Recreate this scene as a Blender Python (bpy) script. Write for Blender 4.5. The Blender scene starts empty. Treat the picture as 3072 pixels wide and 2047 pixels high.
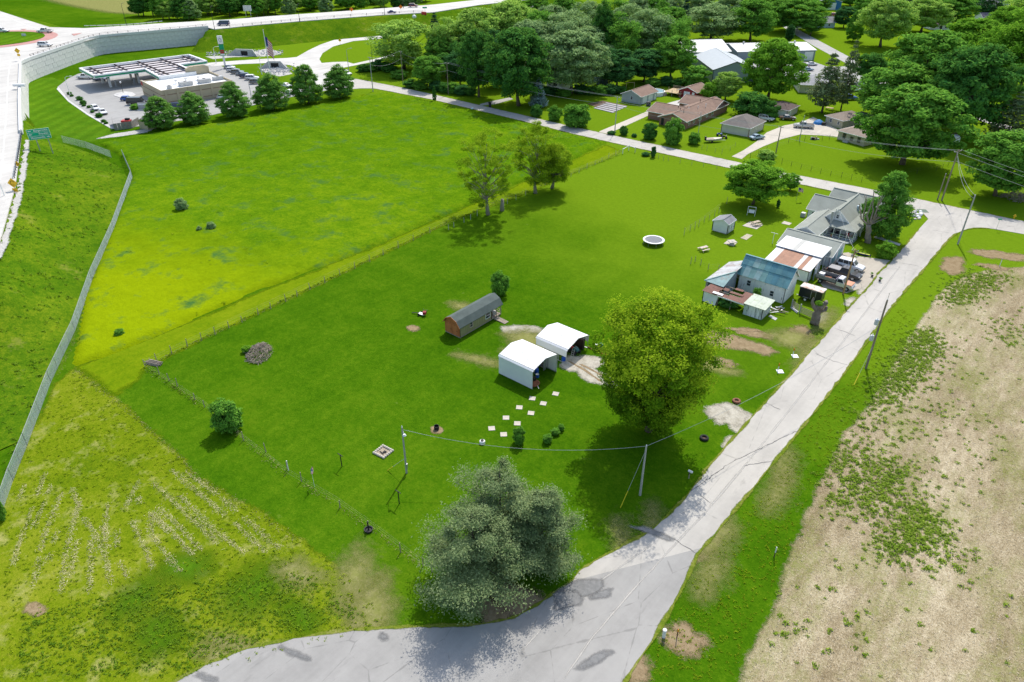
import bpy, bmesh, math, random
import numpy as np
from mathutils import Vector, Matrix, geometry as mgeo

# ------------------------------------------------------------------ camera, sky, sun
SC = bpy.context.scene
COL = SC.collection
CAM_H, CAM_F, CAM_T = 58.0, 2130.0, math.radians(31.87)      # height in metres, focal length in photo pixels, tilt below horizon
cam = bpy.data.cameras.new('camera'); camo = bpy.data.objects.new('camera', cam); COL.objects.link(camo)
cam.sensor_fit = 'HORIZONTAL'; cam.sensor_width = 36.0; cam.lens = 36.0*CAM_F/3072.0
cam.clip_start = 0.5; cam.clip_end = 6000.0
camo.location = (0, 0, CAM_H)
camo.rotation_euler = (math.pi/2 - CAM_T, 0, math.radians(40.0))   # +X and +Y run along the two streets
SC.camera = camo
SUN_AZ, SUN_EL = math.radians(113.0), math.radians(52.0)
wd = bpy.data.worlds.new('World'); SC.world = wd; wd.use_nodes = True
wn = wd.node_tree; wn.nodes.clear()
sky = wn.nodes.new('ShaderNodeTexSky'); sky.sky_type = 'NISHITA'; sky.sun_disc = False
sky.sun_elevation = SUN_EL; sky.sun_rotation = math.pi/2 - SUN_AZ
sky.air_density = 1.2; sky.dust_density = 2.0; sky.ozone_density = 1.0
bg = wn.nodes.new('ShaderNodeBackground'); bg.inputs[1].default_value = 0.15
wo = wn.nodes.new('ShaderNodeOutputWorld')
wn.links.new(sky.outputs[0], bg.inputs[0]); wn.links.new(bg.outputs[0], wo.inputs[0])
sl = bpy.data.lights.new('sun', 'SUN'); sl.energy = 3.1; sl.angle = math.radians(0.6); sl.color = (1.0, 0.95, 0.87)
so = bpy.data.objects.new('sun', sl); COL.objects.link(so)
sd = Vector((math.cos(SUN_AZ)*math.cos(SUN_EL), math.sin(SUN_AZ)*math.cos(SUN_EL), math.sin(SUN_EL)))
so.rotation_euler = (-sd).to_track_quat('-Z', 'Y').to_euler(); so.location = (0, 0, 200)
SC.view_settings.view_transform = 'Standard'; SC.view_settings.look = 'None'
SC.view_settings.exposure = 0.46; SC.view_settings.gamma = 1.0
SC.cycles.max_bounces = 6; SC.cycles.diffuse_bounces = 3; SC.cycles.glossy_bounces = 2
SC.cycles.transmission_bounces = 4; SC.cycles.transparent_max_bounces = 10
SC.cycles.caustics_reflective = False; SC.cycles.caustics_refractive = False
random.seed(7); RNG = np.random.default_rng(7)
PI = math.pi

# ------------------------------------------------------------------ survey: photo pixel -> ground point
def at(px, py, z=0.0):
    u = (px-1536)/CAM_F; v = (py-1023.5)/CAM_F
    t = (CAM_H-z)/(math.sin(CAM_T)+v*math.cos(CAM_T))
    x = u*t; y = (math.cos(CAM_T)-v*math.sin(CAM_T))*t
    c, s = math.cos(math.radians(40)), math.sin(math.radians(40))
    return (x*c-y*s, x*s+y*c, z)
def project(a, b, z):
    c, s = math.cos(math.radians(40)), math.sin(math.radians(40))
    x = a*c+b*s; y = -a*s+b*c
    zc = y*math.cos(CAM_T)-(z-CAM_H)*math.sin(CAM_T); yc = -(z-CAM_H)*math.cos(CAM_T)-y*math.sin(CAM_T)
    return (1536+CAM_F*x/zc, 1023.5+CAM_F*yc/zc)
def height_to(base, top_y, z0=0.0):
    a, b, _ = at(base[0], base[1], z0); lo, hi = 0.0, 50.0
    for _ in range(40):
        m = (lo+hi)/2
        if project(a, b, z0+m)[1] > top_y: lo = m
        else: hi = m
    return lo
def ppm(py, z=0.0): return math.cos(CAM_T)*(py+300.5)/(CAM_H-z)      # photo pixels per metre across the view

# ------------------------------------------------------------------ objects
def new_obj(name, data): o = bpy.data.objects.new(name, data); COL.objects.link(o); return o
def tag(o, label=None, cat=None, group=None, kind=None):
    if label: o['label'] = label
    if cat: o['category'] = cat
    if group: o['group'] = group
    if kind: o['kind'] = kind
    return o
def thing(name, label, cat, loc=(0, 0, 0), rz=0.0, group=None):
    o = new_obj(name, None); o.location = loc if len(loc) == 3 else (loc[0], loc[1], 0); o.rotation_euler = (0, 0, rz)
    o.empty_display_size = 0.3
    return tag(o, label, cat, group)
def copy_tree(o, parent=None):
    c = o.copy(); COL.objects.link(c); c.parent = parent
    for ch in list(o.children):
        copy_tree(ch, c)
    return c
ORD = ['first', 'second', 'third', 'fourth', 'fifth', 'sixth', 'seventh', 'eighth', 'ninth', 'tenth', 'eleventh', 'twelfth', 'thirteenth', 'fourteenth', 'fifteenth', 'sixteenth', 'seventeenth', 'eighteenth', 'nineteenth', 'twentieth']

class MB:
    """collects faces; build() links them as one mesh object"""
    def __init__(s): s.v = []; s.f = []
    def add(s, vs, fs):
        n = len(s.v); s.v += [tuple(p) for p in vs]; s.f += [tuple(i+n for i in f) for f in fs]; return s
    def box(s, x0, y0, z0, x1, y1, z1):
        return s.add([(x0,y0,z0),(x1,y0,z0),(x1,y1,z0),(x0,y1,z0),(x0,y0,z1),(x1,y0,z1),(x1,y1,z1),(x0,y1,z1)],
                     [(0,3,2,1),(4,5,6,7),(0,1,5,4),(1,2,6,5),(2,3,7,6),(3,0,4,7)])
    def cbox(s, cx, cy, z0, sx, sy, h, rz=0.0, tilt=None):
        vs = []
        c, q = math.cos(rz), math.sin(rz)
        for z in (z0, z0+h):
            for dx, dy in ((-1,-1),(1,-1),(1,1),(-1,1)):
                x, y = dx*sx/2, dy*sy/2
                vs.append((cx+x*c-y*q, cy+x*q+y*c, z))
        return s.add(vs, [(0,3,2,1),(4,5,6,7),(0,1,5,4),(1,2,6,5),(2,3,7,6),(3,0,4,7)])
    def bar(s, p, q, w, h):
        """rectangular bar from p to q, w wide, h high"""
        p, q = Vector(p), Vector(q); d = (q-p).normalized()
        up = Vector((0,0,1)) if abs(d.z) < 0.95 else Vector((0,1,0))
        sx = d.cross(up).normalized()*w/2; u = sx.cross(d).normalized()*h/2
        vs = [e+k*sx+m*u for e in (p, q) for k, m in ((-1,-1),(1,-1),(1,1),(-1,1))]
        return s.add(vs, [(0,1,2,3),(7,6,5,4),(0,4,5,1),(1,5,6,2),(2,6,7,3),(3,7,4,0)])
    def tube(s, pts, radii, n=8, cap=True):
        pts = [Vector(p) for p in pts]
        if not hasattr(radii, '__len__'): radii = [radii]*len(pts)
        base = len(s.v); ref = None
        for i, p in enumerate(pts):
            d = (pts[min(i+1, len(pts)-1)]-pts[max(i-1, 0)])
            d = d.normalized() if d.length > 1e-6 else Vector((0,0,1))
            if ref is None: ref = Vector((1,0,0)) if abs(d.x) < 0.9 else Vector((0,1,0))
            e1 = (ref-d*ref.dot(d)).normalized(); e2 = d.cross(e1); ref = e1
            for k in range(n):
                t = 2*PI*k/n; s.v.append(tuple(p+(e1*math.cos(t)+e2*math.sin(t))*radii[i]))
        for i in range(len(pts)-1):
            for k in range(n):
                a = base+i*n+k; b = base+i*n+(k+1) % n
                s.f.append((a, b, b+n, a+n))
        if cap:
            s.f.append(tuple(base+k for k in reversed(range(n)))); s.f.append(tuple(base+(len(pts)-1)*n+k for k in range(n)))
        return s
    def cyl(s, x, y, z0, z1, r0, r1=None, n=12): return s.tube([(x,y,z0),(x,y,z1)], [r0, r0 if r1 is None else r1], n)
    def lathe(s, prof, n=16, c=(0,0)):
        base = len(s.v)
        for r, z in prof:
            for k in range(n): s.v.append((c[0]+r*math.cos(2*PI*k/n), c[1]+r*math.sin(2*PI*k/n), z))
        for i in range(len(prof)-1):
            for k in range(n):
                a = base+i*n+k; b = base+i*n+(k+1) % n; s.f.append((a, b, b+n, a+n))
        s.f.append(tuple(base+k for k in reversed(range(n)))); s.f.append(tuple(base+(len(prof)-1)*n+k for k in range(n)))
        return s
    def slab(s, pts, dz):
        """polygon (3D points, counter-clockwise from above) thickened downwards by dz"""
        n = len(pts); lo = [(p[0], p[1], p[2]-dz) for p in pts]
        return s.add(list(pts)+lo, [tuple(range(n)), tuple(reversed(range(n, 2*n)))]+[(i, i+n, (i+1) % n+n, (i+1) % n) for i in range(n)])
    def extr(s, prof, x0, x1):
        """profile [(y,z)...] extruded along x"""
        n = len(prof)
        return s.add([(x0, y, z) for y, z in prof]+[(x1, y, z) for y, z in prof],
                     [tuple(reversed(range(n))), tuple(range(n, 2*n))]+[(i, (i+1) % n, (i+1) % n+n, i+n) for i in range(n)])
    def loft(s, secs, close=True):
        """list of equal-length rings"""
        n = len(secs[0]); base = len(s.v)
        for r in secs: s.v += [tuple(p) for p in r]
        for i in range(len(secs)-1):
            for k in range(n):
                a = base+i*n+k; b = base+i*n+(k+1) % n; s.f.append((a, b, b+n, a+n))
        if close:
            s.f.append(tuple(base+k for k in reversed(range(n)))); s.f.append(tuple(base+(len(secs)-1)*n+k for k in range(n)))
        return s
    def mesh(s, name, m=None, smooth=False):
        me = bpy.data.meshes.new(name); me.from_pydata(s.v, [], s.f)
        bm = bmesh.new(); bm.from_mesh(me); bmesh.ops.recalc_face_normals(bm, faces=bm.faces); bm.to_mesh(me); bm.free()
        if smooth:
            me.polygons.foreach_set('use_smooth', [True]*len(me.polygons))
        if m: me.materials.append(m)
        return me
    def build(s, name, m, parent=None, loc=None, rz=0.0, smooth=False, bevel=0.0):
        o = new_obj(name, s.mesh(name, m, smooth))
        if parent: o.parent = parent
        if loc is not None: o.location = loc if len(loc) == 3 else (loc[0], loc[1], 0)
        if rz: o.rotation_euler = (0, 0, rz)
        if bevel:
            b = o.modifiers.new('bevel', 'BEVEL'); b.width = bevel; b.segments = 2; b.limit_method = 'ANGLE'
        return o
def part(name, m, parent, mb, **k): return mb.build(name, m, parent, **k)

# ------------------------------------------------------------------ materials
MATS = {}
class NT:
    def __init__(s, name):
        s.m = bpy.data.materials.new(name); s.m.use_nodes = True; s.t = s.m.node_tree; s.t.nodes.clear()
        s.out = s.t.nodes.new('ShaderNodeOutputMaterial'); s.co = s.t.nodes.new('ShaderNodeTexCoord')
    def n(s, t, **k):
        nd = s.t.nodes.new(t)
        for a, b in k.items(): setattr(nd, a, b)
        return nd
    def put(s, sock, v):
        if isinstance(v, bpy.types.NodeSocket): s.t.links.new(v, sock)
        elif hasattr(v, '__len__') and len(v) == 3 and sock.type == 'RGBA': sock.default_value = (*v, 1)
        else: sock.default_value = v
    def coord(s, scale=(1,1,1), rot=0.0, which='Object'):
        mp = s.n('ShaderNodeMapping'); s.t.links.new(s.co.outputs[which], mp.inputs[0])
        mp.inputs['Scale'].default_value = scale; mp.inputs['Rotation'].default_value = (0, 0, rot); return mp.outputs[0]
    def noise(s, scale, detail=3, rough=0.55, vec=None, dist=0.0):
        nd = s.n('ShaderNodeTexNoise'); s.put(nd.inputs['Vector'], vec or s.co.outputs['Object'])
        nd.inputs['Scale'].default_value = scale; nd.inputs['Detail'].default_value = detail; nd.inputs['Roughness'].default_value = rough
        nd.inputs['Distortion'].default_value = dist
        return nd.outputs['Fac']
    def ramp(s, fac, stops):
        nd = s.n('ShaderNodeValToRGB'); s.put(nd.inputs[0], fac); e = nd.color_ramp.elements
        while len(e) < len(stops): e.new(0.5)
        for el, (p, c) in zip(e, stops):
            el.position = p; el.color = (*c, 1) if hasattr(c, '__len__') else (c, c, c, 1)
        return nd.outputs[0]
    def mix(s, fac, a, b, mode='MIX'):
        nd = s.n('ShaderNodeMix', data_type='RGBA', blend_type=mode)
        s.put(nd.inputs[0], fac); s.put(nd.inputs[6], a); s.put(nd.inputs[7], b); return nd.outputs[2]
    def math(s, op, a, b=0.0, c=0.0):
        nd = s.n('ShaderNodeMath', operation=op); s.put(nd.inputs[0], a); s.put(nd.inputs[1], b)
        if len(nd.inputs) > 2: s.put(nd.inputs[2], c)
        return nd.outputs[0]
    def bump(s, h, strength=0.3, dist=0.05):
        nd = s.n('ShaderNodeBump'); s.put(nd.inputs['Height'], h); nd.inputs['Strength'].default_value = strength; nd.inputs['Distance'].default_value = dist
        return nd.outputs[0]
    def pbr(s, col, rough=0.7, metal=0.0, bump=None, spec=0.3, coat=0.0):
        p = s.n('ShaderNodeBsdfPrincipled'); s.put(p.inputs['Base Color'], col); s.put(p.inputs['Roughness'], rough); p.inputs['Metallic'].default_value = metal
        p.inputs['Specular IOR Level'].default_value = spec; p.inputs['Coat Weight'].default_value = coat
        if bump: s.t.links.new(bump, p.inputs['Normal'])
        return p.outputs[0]
    def done(s, sh): s.t.links.new(sh, s.out.inputs[0]); return s.m

def mat(name, c, rough=0.7, var=0.12, scale=1.5, metal=0.0, bump=0.0, spec=0.3, coat=0.0, dirt=None, fine=9.0):
    """plain painted / weathered surface: base colour broken up by two noises and optional dirt"""
    if name in MATS: return MATS[name]
    t = NT(name); a = t.noise(scale, 4); b = t.noise(scale*fine, 2)
    lo = tuple(x*(1-var) for x in c); hi = tuple(min(1, x*(1+var)) for x in c)
    col = t.mix(t.ramp(a, [(0.3, 0.0), (0.7, 1.0)]), lo, hi)
    col = t.mix(t.math('MULTIPLY', b, var), col, tuple(x*0.75 for x in c))
    if dirt:
        dc, amt, ds = dirt; d = t.noise(ds, 5, 0.7); col = t.mix(t.ramp(d, [(0.62-amt*0.35, 0.0), (0.75-amt*0.2, 1.0)]), col, dc)
    bm = t.bump(b, bump, 0.02) if bump else None
    MATS[name] = t.done(t.pbr(col, rough, metal, bm, spec, coat)); return MATS[name]

def stripes_mat(name, c, axis, period, depth=0.6, rough=0.5, var=0.08, metal=0.0, c2=None, dirt=None):
    """ribbed sheet (siding, corrugated metal): wave bump along one object axis"""
    if name in MATS: return MATS[name]
    t = NT(name); w = t.n('ShaderNodeTexWave', wave_type='BANDS', bands_direction=axis, wave_profile='SIN')
    t.put(w.inputs['Vector'], t.co.outputs['Object']); w.inputs['Scale'].default_value = 6.2832/20/period*1.0
    w.inputs['Distortion'].default_value = 0.0
    a = t.noise(0.8, 4); col = t.mix(t.ramp(a, [(0.3, 0.0), (0.7, 1.0)]), tuple(x*(1-var) for x in c), tuple(min(1, x*(1+var)) for x in c))
    if c2: col = t.mix(t.ramp(w.outputs['Fac'], [(0.0, 1.0), (0.22, 0.0)]), col, c2)
    if dirt:
        dc, amt, ds, st = dirt; d = t.noise(ds, 5, 0.75, vec=t.coord(st)); col = t.mix(t.ramp(d, [(0.66-amt*0.4, 0.0), (0.78-amt*0.3, 1.0)]), col, dc)
    MATS[name] = t.done(t.pbr(col, rough, metal, t.bump(w.outputs['Fac'], depth, 0.03), 0.35)); return MATS[name]

def leaf_mat(name, c1, c2, trans=0.35, nscale=0.35, c3=None, warm=0.12):
    """foliage: colour varies per leaf and per clump, part of the light passes through"""
    if name in MATS: return MATS[name]
    t = NT(name); g = t.n('ShaderNodeNewGeometry'); a = t.noise(nscale, 3)
    f = t.math('ADD', t.math('MULTIPLY', g.outputs['Random Per Island'], 0.55), t.math('MULTIPLY', a, 0.75))
    stops = [(0.3, c1), (0.85, c2)] if c3 is None else [(0.28, c1), (0.62, c2), (0.92, c3)]
    col = t.ramp(f, stops)
    d = t.n('ShaderNodeBsdfDiffuse'); t.put(d.inputs[0], col)
    tr = t.n('ShaderNodeBsdfTranslucent'); t.put(tr.inputs[0], t.mix(warm, col, (0.34, 0.46, 0.03), 'MIX'))
    mx = t.n('ShaderNodeMixShader'); mx.inputs[0].default_value = trans
    t.t.links.new(d.outputs[0], mx.inputs[1]); t.t.links.new(tr.outputs[0], mx.inputs[2])
    MATS[name] = t.done(mx.outputs[0]); return MATS[name]

def patch_mat(name, build, soft=0.5, nscale=0.6, nscale2=3.0):
    """ground patch with ragged edge: 'edge' attribute (0 border .. 1 inside) broken by noise decides where the patch ends"""
    t = NT(name); sh = build(t)
    at_ = t.n('ShaderNodeAttribute', attribute_name='edge')
    nz = t.math('ADD', t.math('MULTIPLY', t.noise(nscale, 4, 0.65), 0.75), t.math('MULTIPLY', t.noise(nscale2, 3, 0.7), 0.45))
    f = t.math('ADD', t.math('MULTIPLY', at_.outputs['Fac'], 1.0), t.math('SUBTRACT', nz, 0.6))
    al = t.ramp(f, [(0.5-soft*0.25, 0.0), (0.5+soft*0.25, 1.0)])
    tp = t.n('ShaderNodeBsdfTransparent'); mx = t.n('ShaderNodeMixShader'); t.put(mx.inputs[0], al)
    t.t.links.new(tp.outputs[0], mx.inputs[1]); t.t.links.new(sh, mx.inputs[2])
    MATS[name] = t.done(mx.outputs[0]); return MATS[name]

def grass_shader(t, dark, mid, light, big=0.02, stripe=None, dry=None, fineb=0.5, tone=None):
    a = t.noise(big, 4, 0.6); b = t.noise(0.22, 5, 0.65); c = t.noise(1.3, 4, 0.75); d = t.noise(4.2, 3, 0.75)
    f = t.math('ADD', t.math('ADD', t.math('MULTIPLY', a, 0.7), t.math('MULTIPLY', b, 0.6)), t.math('ADD', t.math('MULTIPLY', c, 0.75), t.math('MULTIPLY', d, 0.75)))
    col = t.ramp(t.math('SUBTRACT', f, 0.90), [(0.25, dark), (0.5, mid), (0.78, light)])
    if stripe:
        rot, per, amt = stripe
        w = t.n('ShaderNodeTexWave', wave_type='BANDS', bands_direction='X'); t.put(w.inputs['Vector'], t.coord((1,1,1), rot))
        w.inputs['Scale'].default_value = 0.31416/per; w.inputs['Distortion'].default_value = 1.2; w.inputs['Detail'].default_value = 2; w.inputs['Detail Scale'].default_value = 0.4
        col = t.mix(t.math('MULTIPLY', w.outputs['Fac'], amt), col, tuple(x*0.62 for x in mid))
    if tone:      # sward changes species across the plot: second grass colour fades in along a direction
        ax, ay, p0, p1, tc, amt = tone; sp = t.n('ShaderNodeSeparateXYZ'); t.t.links.new(t.co.outputs['Object'], sp.inputs[0]); q = t.math('ADD', t.math('MULTIPLY', sp.outputs[0], ax), t.math('MULTIPLY', sp.outputs[1], ay))
        q = t.math('ADD', t.math('DIVIDE', t.math('SUBTRACT', q, p0), p1-p0), t.math('MULTIPLY', t.math('SUBTRACT', t.noise(0.05, 4), 0.5), 1.6)); col = t.mix(t.math('MULTIPLY', t.ramp(q, [(0.0, 0.0), (1.0, 1.0)]), amt), col, t.mix(c, tuple(x*0.75 for x in tc), tuple(x*1.2 for x in tc)))
    if dry:
        dc, lo, hi, sc = dry; e = t.noise(sc, 6, 0.72); col = t.mix(t.ramp(e, [(lo, 0.0), (hi, 1.0)]), col, dc)
    bm = t.bump(t.math('ADD', t.math('MULTIPLY', c, 0.7), d), fineb, 0.12)
    return t.pbr(col, 1.0, 0, bm, 0.0)

# ================================================================== GROUND
def W(pts, z=0.0): return [at(x, y, z) for x, y in pts]
def poly_dist(P, poly, closed=True):
    """signed distance (inside > 0) of points P (n,2) to polygon"""
    V = np.array([(p[0], p[1]) for p in poly], float); n = len(V)
    inside = np.zeros(len(P), bool); dmin = np.full(len(P), 1e9); seg = np.zeros(len(P), int)
    for i in range(n if closed else n-1):
        a, b = V[i], V[(i+1) % n]; d = b-a
        t = np.clip(((P-a)@d)/max(d@d, 1e-9), 0, 1); q = a+t[:, None]*d
        e = np.hypot(*(P-q).T); m = e < dmin; dmin[m] = e[m]; seg[m] = i
        if closed:
            c = ((a[1] > P[:, 1]) != (b[1] > P[:, 1]))
            with np.errstate(divide='ignore', invalid='ignore'):
                xs = (b[0]-a[0])*(P[:, 1]-a[1])/(b[1]-a[1])+a[0]
            inside ^= c & (P[:, 0] < xs)
    return np.where(inside, dmin, -dmin), seg
_lat = RNG.random((64, 64))
def vnoise(x, y, s):
    x = np.asarray(x)/s; y = np.asarray(y)/s; i = np.floor(x).astype(int); j = np.floor(y).astype(int); u = x-i; v = y-j
    u = u*u*(3-2*u); v = v*v*(3-2*v); L = lambda a, b: _lat[a % 64, b % 64]
    return (L(i, j)*(1-u)+L(i+1, j)*u)*(1-v)+(L(i, j+1)*(1-u)+L(i+1, j+1)*u)*v
def grid_mesh(name, X, Y, Z, keep, m, attr=None, smooth=True):
    ny, nx = X.shape
    idx = np.arange(nx*ny).reshape(ny, nx)
    q = np.stack([idx[:-1, :-1], idx[:-1, 1:], idx[1:, 1:], idx[1:, :-1]], -1)
    k = keep[:-1, :-1] | keep[:-1, 1:] | keep[1:, 1:] | keep[1:, :-1]; q = q[k]
    used = np.unique(q); mp = np.full(nx*ny, -1); mp[used] = np.arange(len(used))
    co = np.stack([X.ravel(), Y.ravel(), Z.ravel()], -1)[used]; q = mp[q]
    me = bpy.data.meshes.new(name); me.vertices.add(len(co)); me.vertices.foreach_set('co', co.astype(np.float32).ravel())
    me.loops.add(q.size); me.loops.foreach_set('vertex_index', q.astype(np.int32).ravel()); me.polygons.add(len(q))
    me.polygons.foreach_set('loop_start', np.arange(0, q.size, 4, dtype=np.int32)); me.polygons.foreach_set('loop_total', np.full(len(q), 4, np.int32))
    if smooth: me.polygons.foreach_set('use_smooth', np.ones(len(q), bool))
    me.update(calc_edges=True)
    if attr is not None:
        a = me.attributes.new('edge', 'FLOAT', 'POINT'); a.data.foreach_set('value', attr.ravel()[used].astype(np.float32))
    me.materials.append(m); return new_obj(name, me)
def region(name, poly, z, m, cell, soft, zf=None, kind='structure'):
    xs = [p[0] for p in poly]; ys = [p[1] for p in poly]
    gx = np.arange(min(xs)-soft-cell, max(xs)+soft+cell*2, cell); gy = np.arange(min(ys)-soft-cell, max(ys)+soft+cell*2, cell)
    X, Y = np.meshgrid(gx, gy); sdist, _ = poly_dist(np.stack([X.ravel(), Y.ravel()], -1), poly); sdist = sdist.reshape(X.shape)
    Z = np.full_like(X, z) if zf is None else zf(X, Y, sdist)
    o = grid_mesh(name, X, Y, Z, sdist > -soft, m, np.clip(0.5+sdist/(2*soft), 0, 1))
    return tag(o, kind=kind)
def blob(px, py, rx, ry, n=14, jag=0.2, rz=0.0, seed=0):
    """irregular outline in metres round a ground pixel"""
    r = random.Random(seed); a, b, _ = at(px, py); out = []
    for k in range(n):
        t = 2*PI*k/n; q = 1+r.uniform(-jag, jag); x, y = rx*q*math.cos(t), ry*q*math.sin(t)
        out.append((a+x*math.cos(rz)-y*math.sin(rz), b+x*math.sin(rz)+y*math.cos(rz)))
    return out
def sheet(name, pts, m, thick=0.06, z=0.06, kind='structure', parent=None):
    P = [(p[0], p[1], (p[2] if len(p) > 2 else 0)+z) for p in pts]
    area = sum(P[i][0]*P[(i+1) % len(P)][1]-P[(i+1) % len(P)][0]*P[i][1] for i in range(len(P)))
    if area < 0: P = P[::-1]
    tris = mgeo.tessellate_polygon([[Vector(p) for p in P]]); n = len(P); mb = MB()
    lo = [(p[0], p[1], p[2]-thick) for p in P]
    mb.add(P+lo, [tuple(t) for t in tris]+[(i, i+n, (i+1) % n+n, (i+1) % n) for i in range(n)])
    me = bpy.data.meshes.new(name); me.from_pydata(mb.v, [], mb.f)
    bm = bmesh.new(); bm.from_mesh(me); bmesh.ops.recalc_face_normals(bm, faces=bm.faces)
    up = sum(f.normal.z*f.calc_area() for f in bm.faces if abs(f.normal.z) > 0.5)
    if up < 0: bmesh.ops.reverse_faces(bm, faces=bm.faces)
    bm.to_mesh(me); bm.free(); me.materials.append(m); o = new_obj(name, me)
    if parent: o.parent = parent
    else: tag(o, kind=kind)
    return o
def smooth_line(pts, k=3):
    P = [Vector(p) for p in pts]; out = []
    for i in range(len(P)-1):
        p0, p1, p2, p3 = P[max(i-1, 0)], P[i], P[i+1], P[min(i+2, len(P)-1)]
        for j in range(k):
            t = j/k; out.append(0.5*((2*p1)+(p2-p0)*t+(2*p0-5*p1+4*p2-p3)*t*t+(3*p1-p0-3*p2+p3)*t**3))
    return [tuple(v) for v in out]+[tuple(P[-1])]

# --- ground materials
t = NT('lawn'); M_LAWN = t.done(grass_shader(t, (0.030, 0.095, 0.002), (0.054, 0.136, 0.003), (0.098, 0.182, 0.006), 0.020, (0.0, 2.4, 0.13), ((0.24, 0.30, 0.06), 0.66, 0.86, 0.35), tone=(0.25, 1.0, 66, 112, (0.140, 0.235, 0.009), 0.85)))
t = NT('meadow_grass'); M_MEADOW = t.done(grass_shader(t, (0.050, 0.130, 0.003), (0.090, 0.190, 0.004), (0.170, 0.260, 0.006), 0.020, None, ((0.055, 0.14, 0.03), 0.54, 0.70, 0.16), 1.0, tone=(0.35, -1.0, -118, -88, (0.245, 0.320, 0.003), 0.9)))
t = NT('embankment_grass'); M_BANK = t.done(grass_shader(t, (0.034, 0.100, 0.004), (0.072, 0.150, 0.005), (0.165, 0.225, 0.010), 0.03, None, ((0.26, 0.24, 0.06), 0.60, 0.80, 0.12), 0.8))
t = NT('station_lawn'); M_STRIPE = t.done(grass_shader(t, (0.045, 0.125, 0.006), (0.080, 0.185, 0.008), (0.140, 0.245, 0.012), 0.03, (math.radians(-40), 5.0, 0.45)))
def _hay(t): return grass_shader(t, (0.080, 0.142, 0.004), (0.142, 0.200, 0.006), (0.225, 0.255, 0.020), 0.035, None, ((0.36, 0.34, 0.12), 0.54, 0.76, 0.28), 0.7)
M_HAYLOT = patch_mat('hay_lot', _hay, 0.4, 0.3)
def _field(t):
    s1 = t.noise(0.10, 5, 0.6, vec=t.coord((1.0, 0.22, 1))); s2 = t.noise(0.9, 4, 0.7, vec=t.coord((1.0, 0.35, 1))); s3 = t.noise(3.2, 3, 0.75); s4 = t.noise(11.0, 2, 0.8, vec=t.coord((1.0, 0.45, 1), 0.4))
    f = t.math('ADD', t.math('ADD', t.math('MULTIPLY', s1, 1.0), t.math('MULTIPLY', s2, 0.6)), t.math('ADD', t.math('MULTIPLY', s3, 0.6), t.math('MULTIPLY', s4, 0.8)))
    col = t.ramp(t.math('SUBTRACT', f, 1.0), [(0.22, (0.17, 0.13, 0.07)), (0.45, (0.32, 0.26, 0.16)), (0.68, (0.49, 0.42, 0.285)), (0.85, (0.64, 0.57, 0.43))])
    g = t.noise(0.16, 6, 0.72, vec=t.coord((1.0, 0.4, 1))); g2 = t.noise(2.2, 3, 0.8)
    gm = t.math('MULTIPLY', t.ramp(g, [(0.46, 0.0), (0.62, 1.0)]), t.ramp(g2, [(0.36, 0.25), (0.60, 0.95)]))
    col = t.mix(t.math('MULTIPLY', gm, 0.75), col, (0.185, 0.215, 0.045))
    return t.pbr(col, 1.0, 0, t.bump(t.math('ADD', s3, s4), 0.7, 0.10), 0.0)
M_FIELD = patch_mat('stubble_field', _field, 0.5, 0.35)
def _dirt(c1, c2, c3, sc=1.3):
    def f(t):
        a = t.noise(sc, 5, 0.7); b = t.noise(sc*8, 3, 0.75)
        col = t.ramp(t.math('ADD', t.math('MULTIPLY', a, 0.65), t.math('MULTIPLY', b, 0.4)), [(0.32, c1), (0.52, c2), (0.72, c3)])
        return t.pbr(col, 1.0, 0, t.bump(b, 0.6, 0.06), 0.0)
    return f
M_DIRT = patch_mat('bare_earth', _dirt((0.16, 0.115, 0.06), (0.27, 0.20, 0.115), (0.36, 0.29, 0.18)), 0.6, 0.9, 4.0)
M_GRAVEL = patch_mat('pale_gravel', _dirt((0.26, 0.235, 0.18), (0.42, 0.39, 0.32), (0.56, 0.53, 0.45), 0.8), 0.6, 0.5)
M_STRAWP = patch_mat('dry_grass_patch', _dirt((0.15, 0.18, 0.03), (0.22, 0.225, 0.07), (0.31, 0.29, 0.13)), 2.2, 0.5, 2.0)
M_HAY = patch_mat('cut_hay', _dirt((0.24, 0.245, 0.06), (0.32, 0.315, 0.11), (0.42, 0.40, 0.18), 2.0), 2.0, 0.30, 1.5)
M_DARKG = patch_mat('lush_grass_patch', _dirt((0.045, 0.125, 0.005), (0.070, 0.160, 0.006), (0.100, 0.195, 0.008), 0.7), 2.4, 0.22, 1.6)
M_YELG = patch_mat('pale_grass_patch', _dirt((0.125, 0.205, 0.006), (0.160, 0.240, 0.010), (0.200, 0.270, 0.02), 0.8), 2.6, 0.15, 1.2)
M_STONE = patch_mat('crushed_stone_ground', _dirt((0.30, 0.29, 0.27), (0.46, 0.45, 0.42), (0.62, 0.61, 0.58), 2.5), 0.5, 0.9)

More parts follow.
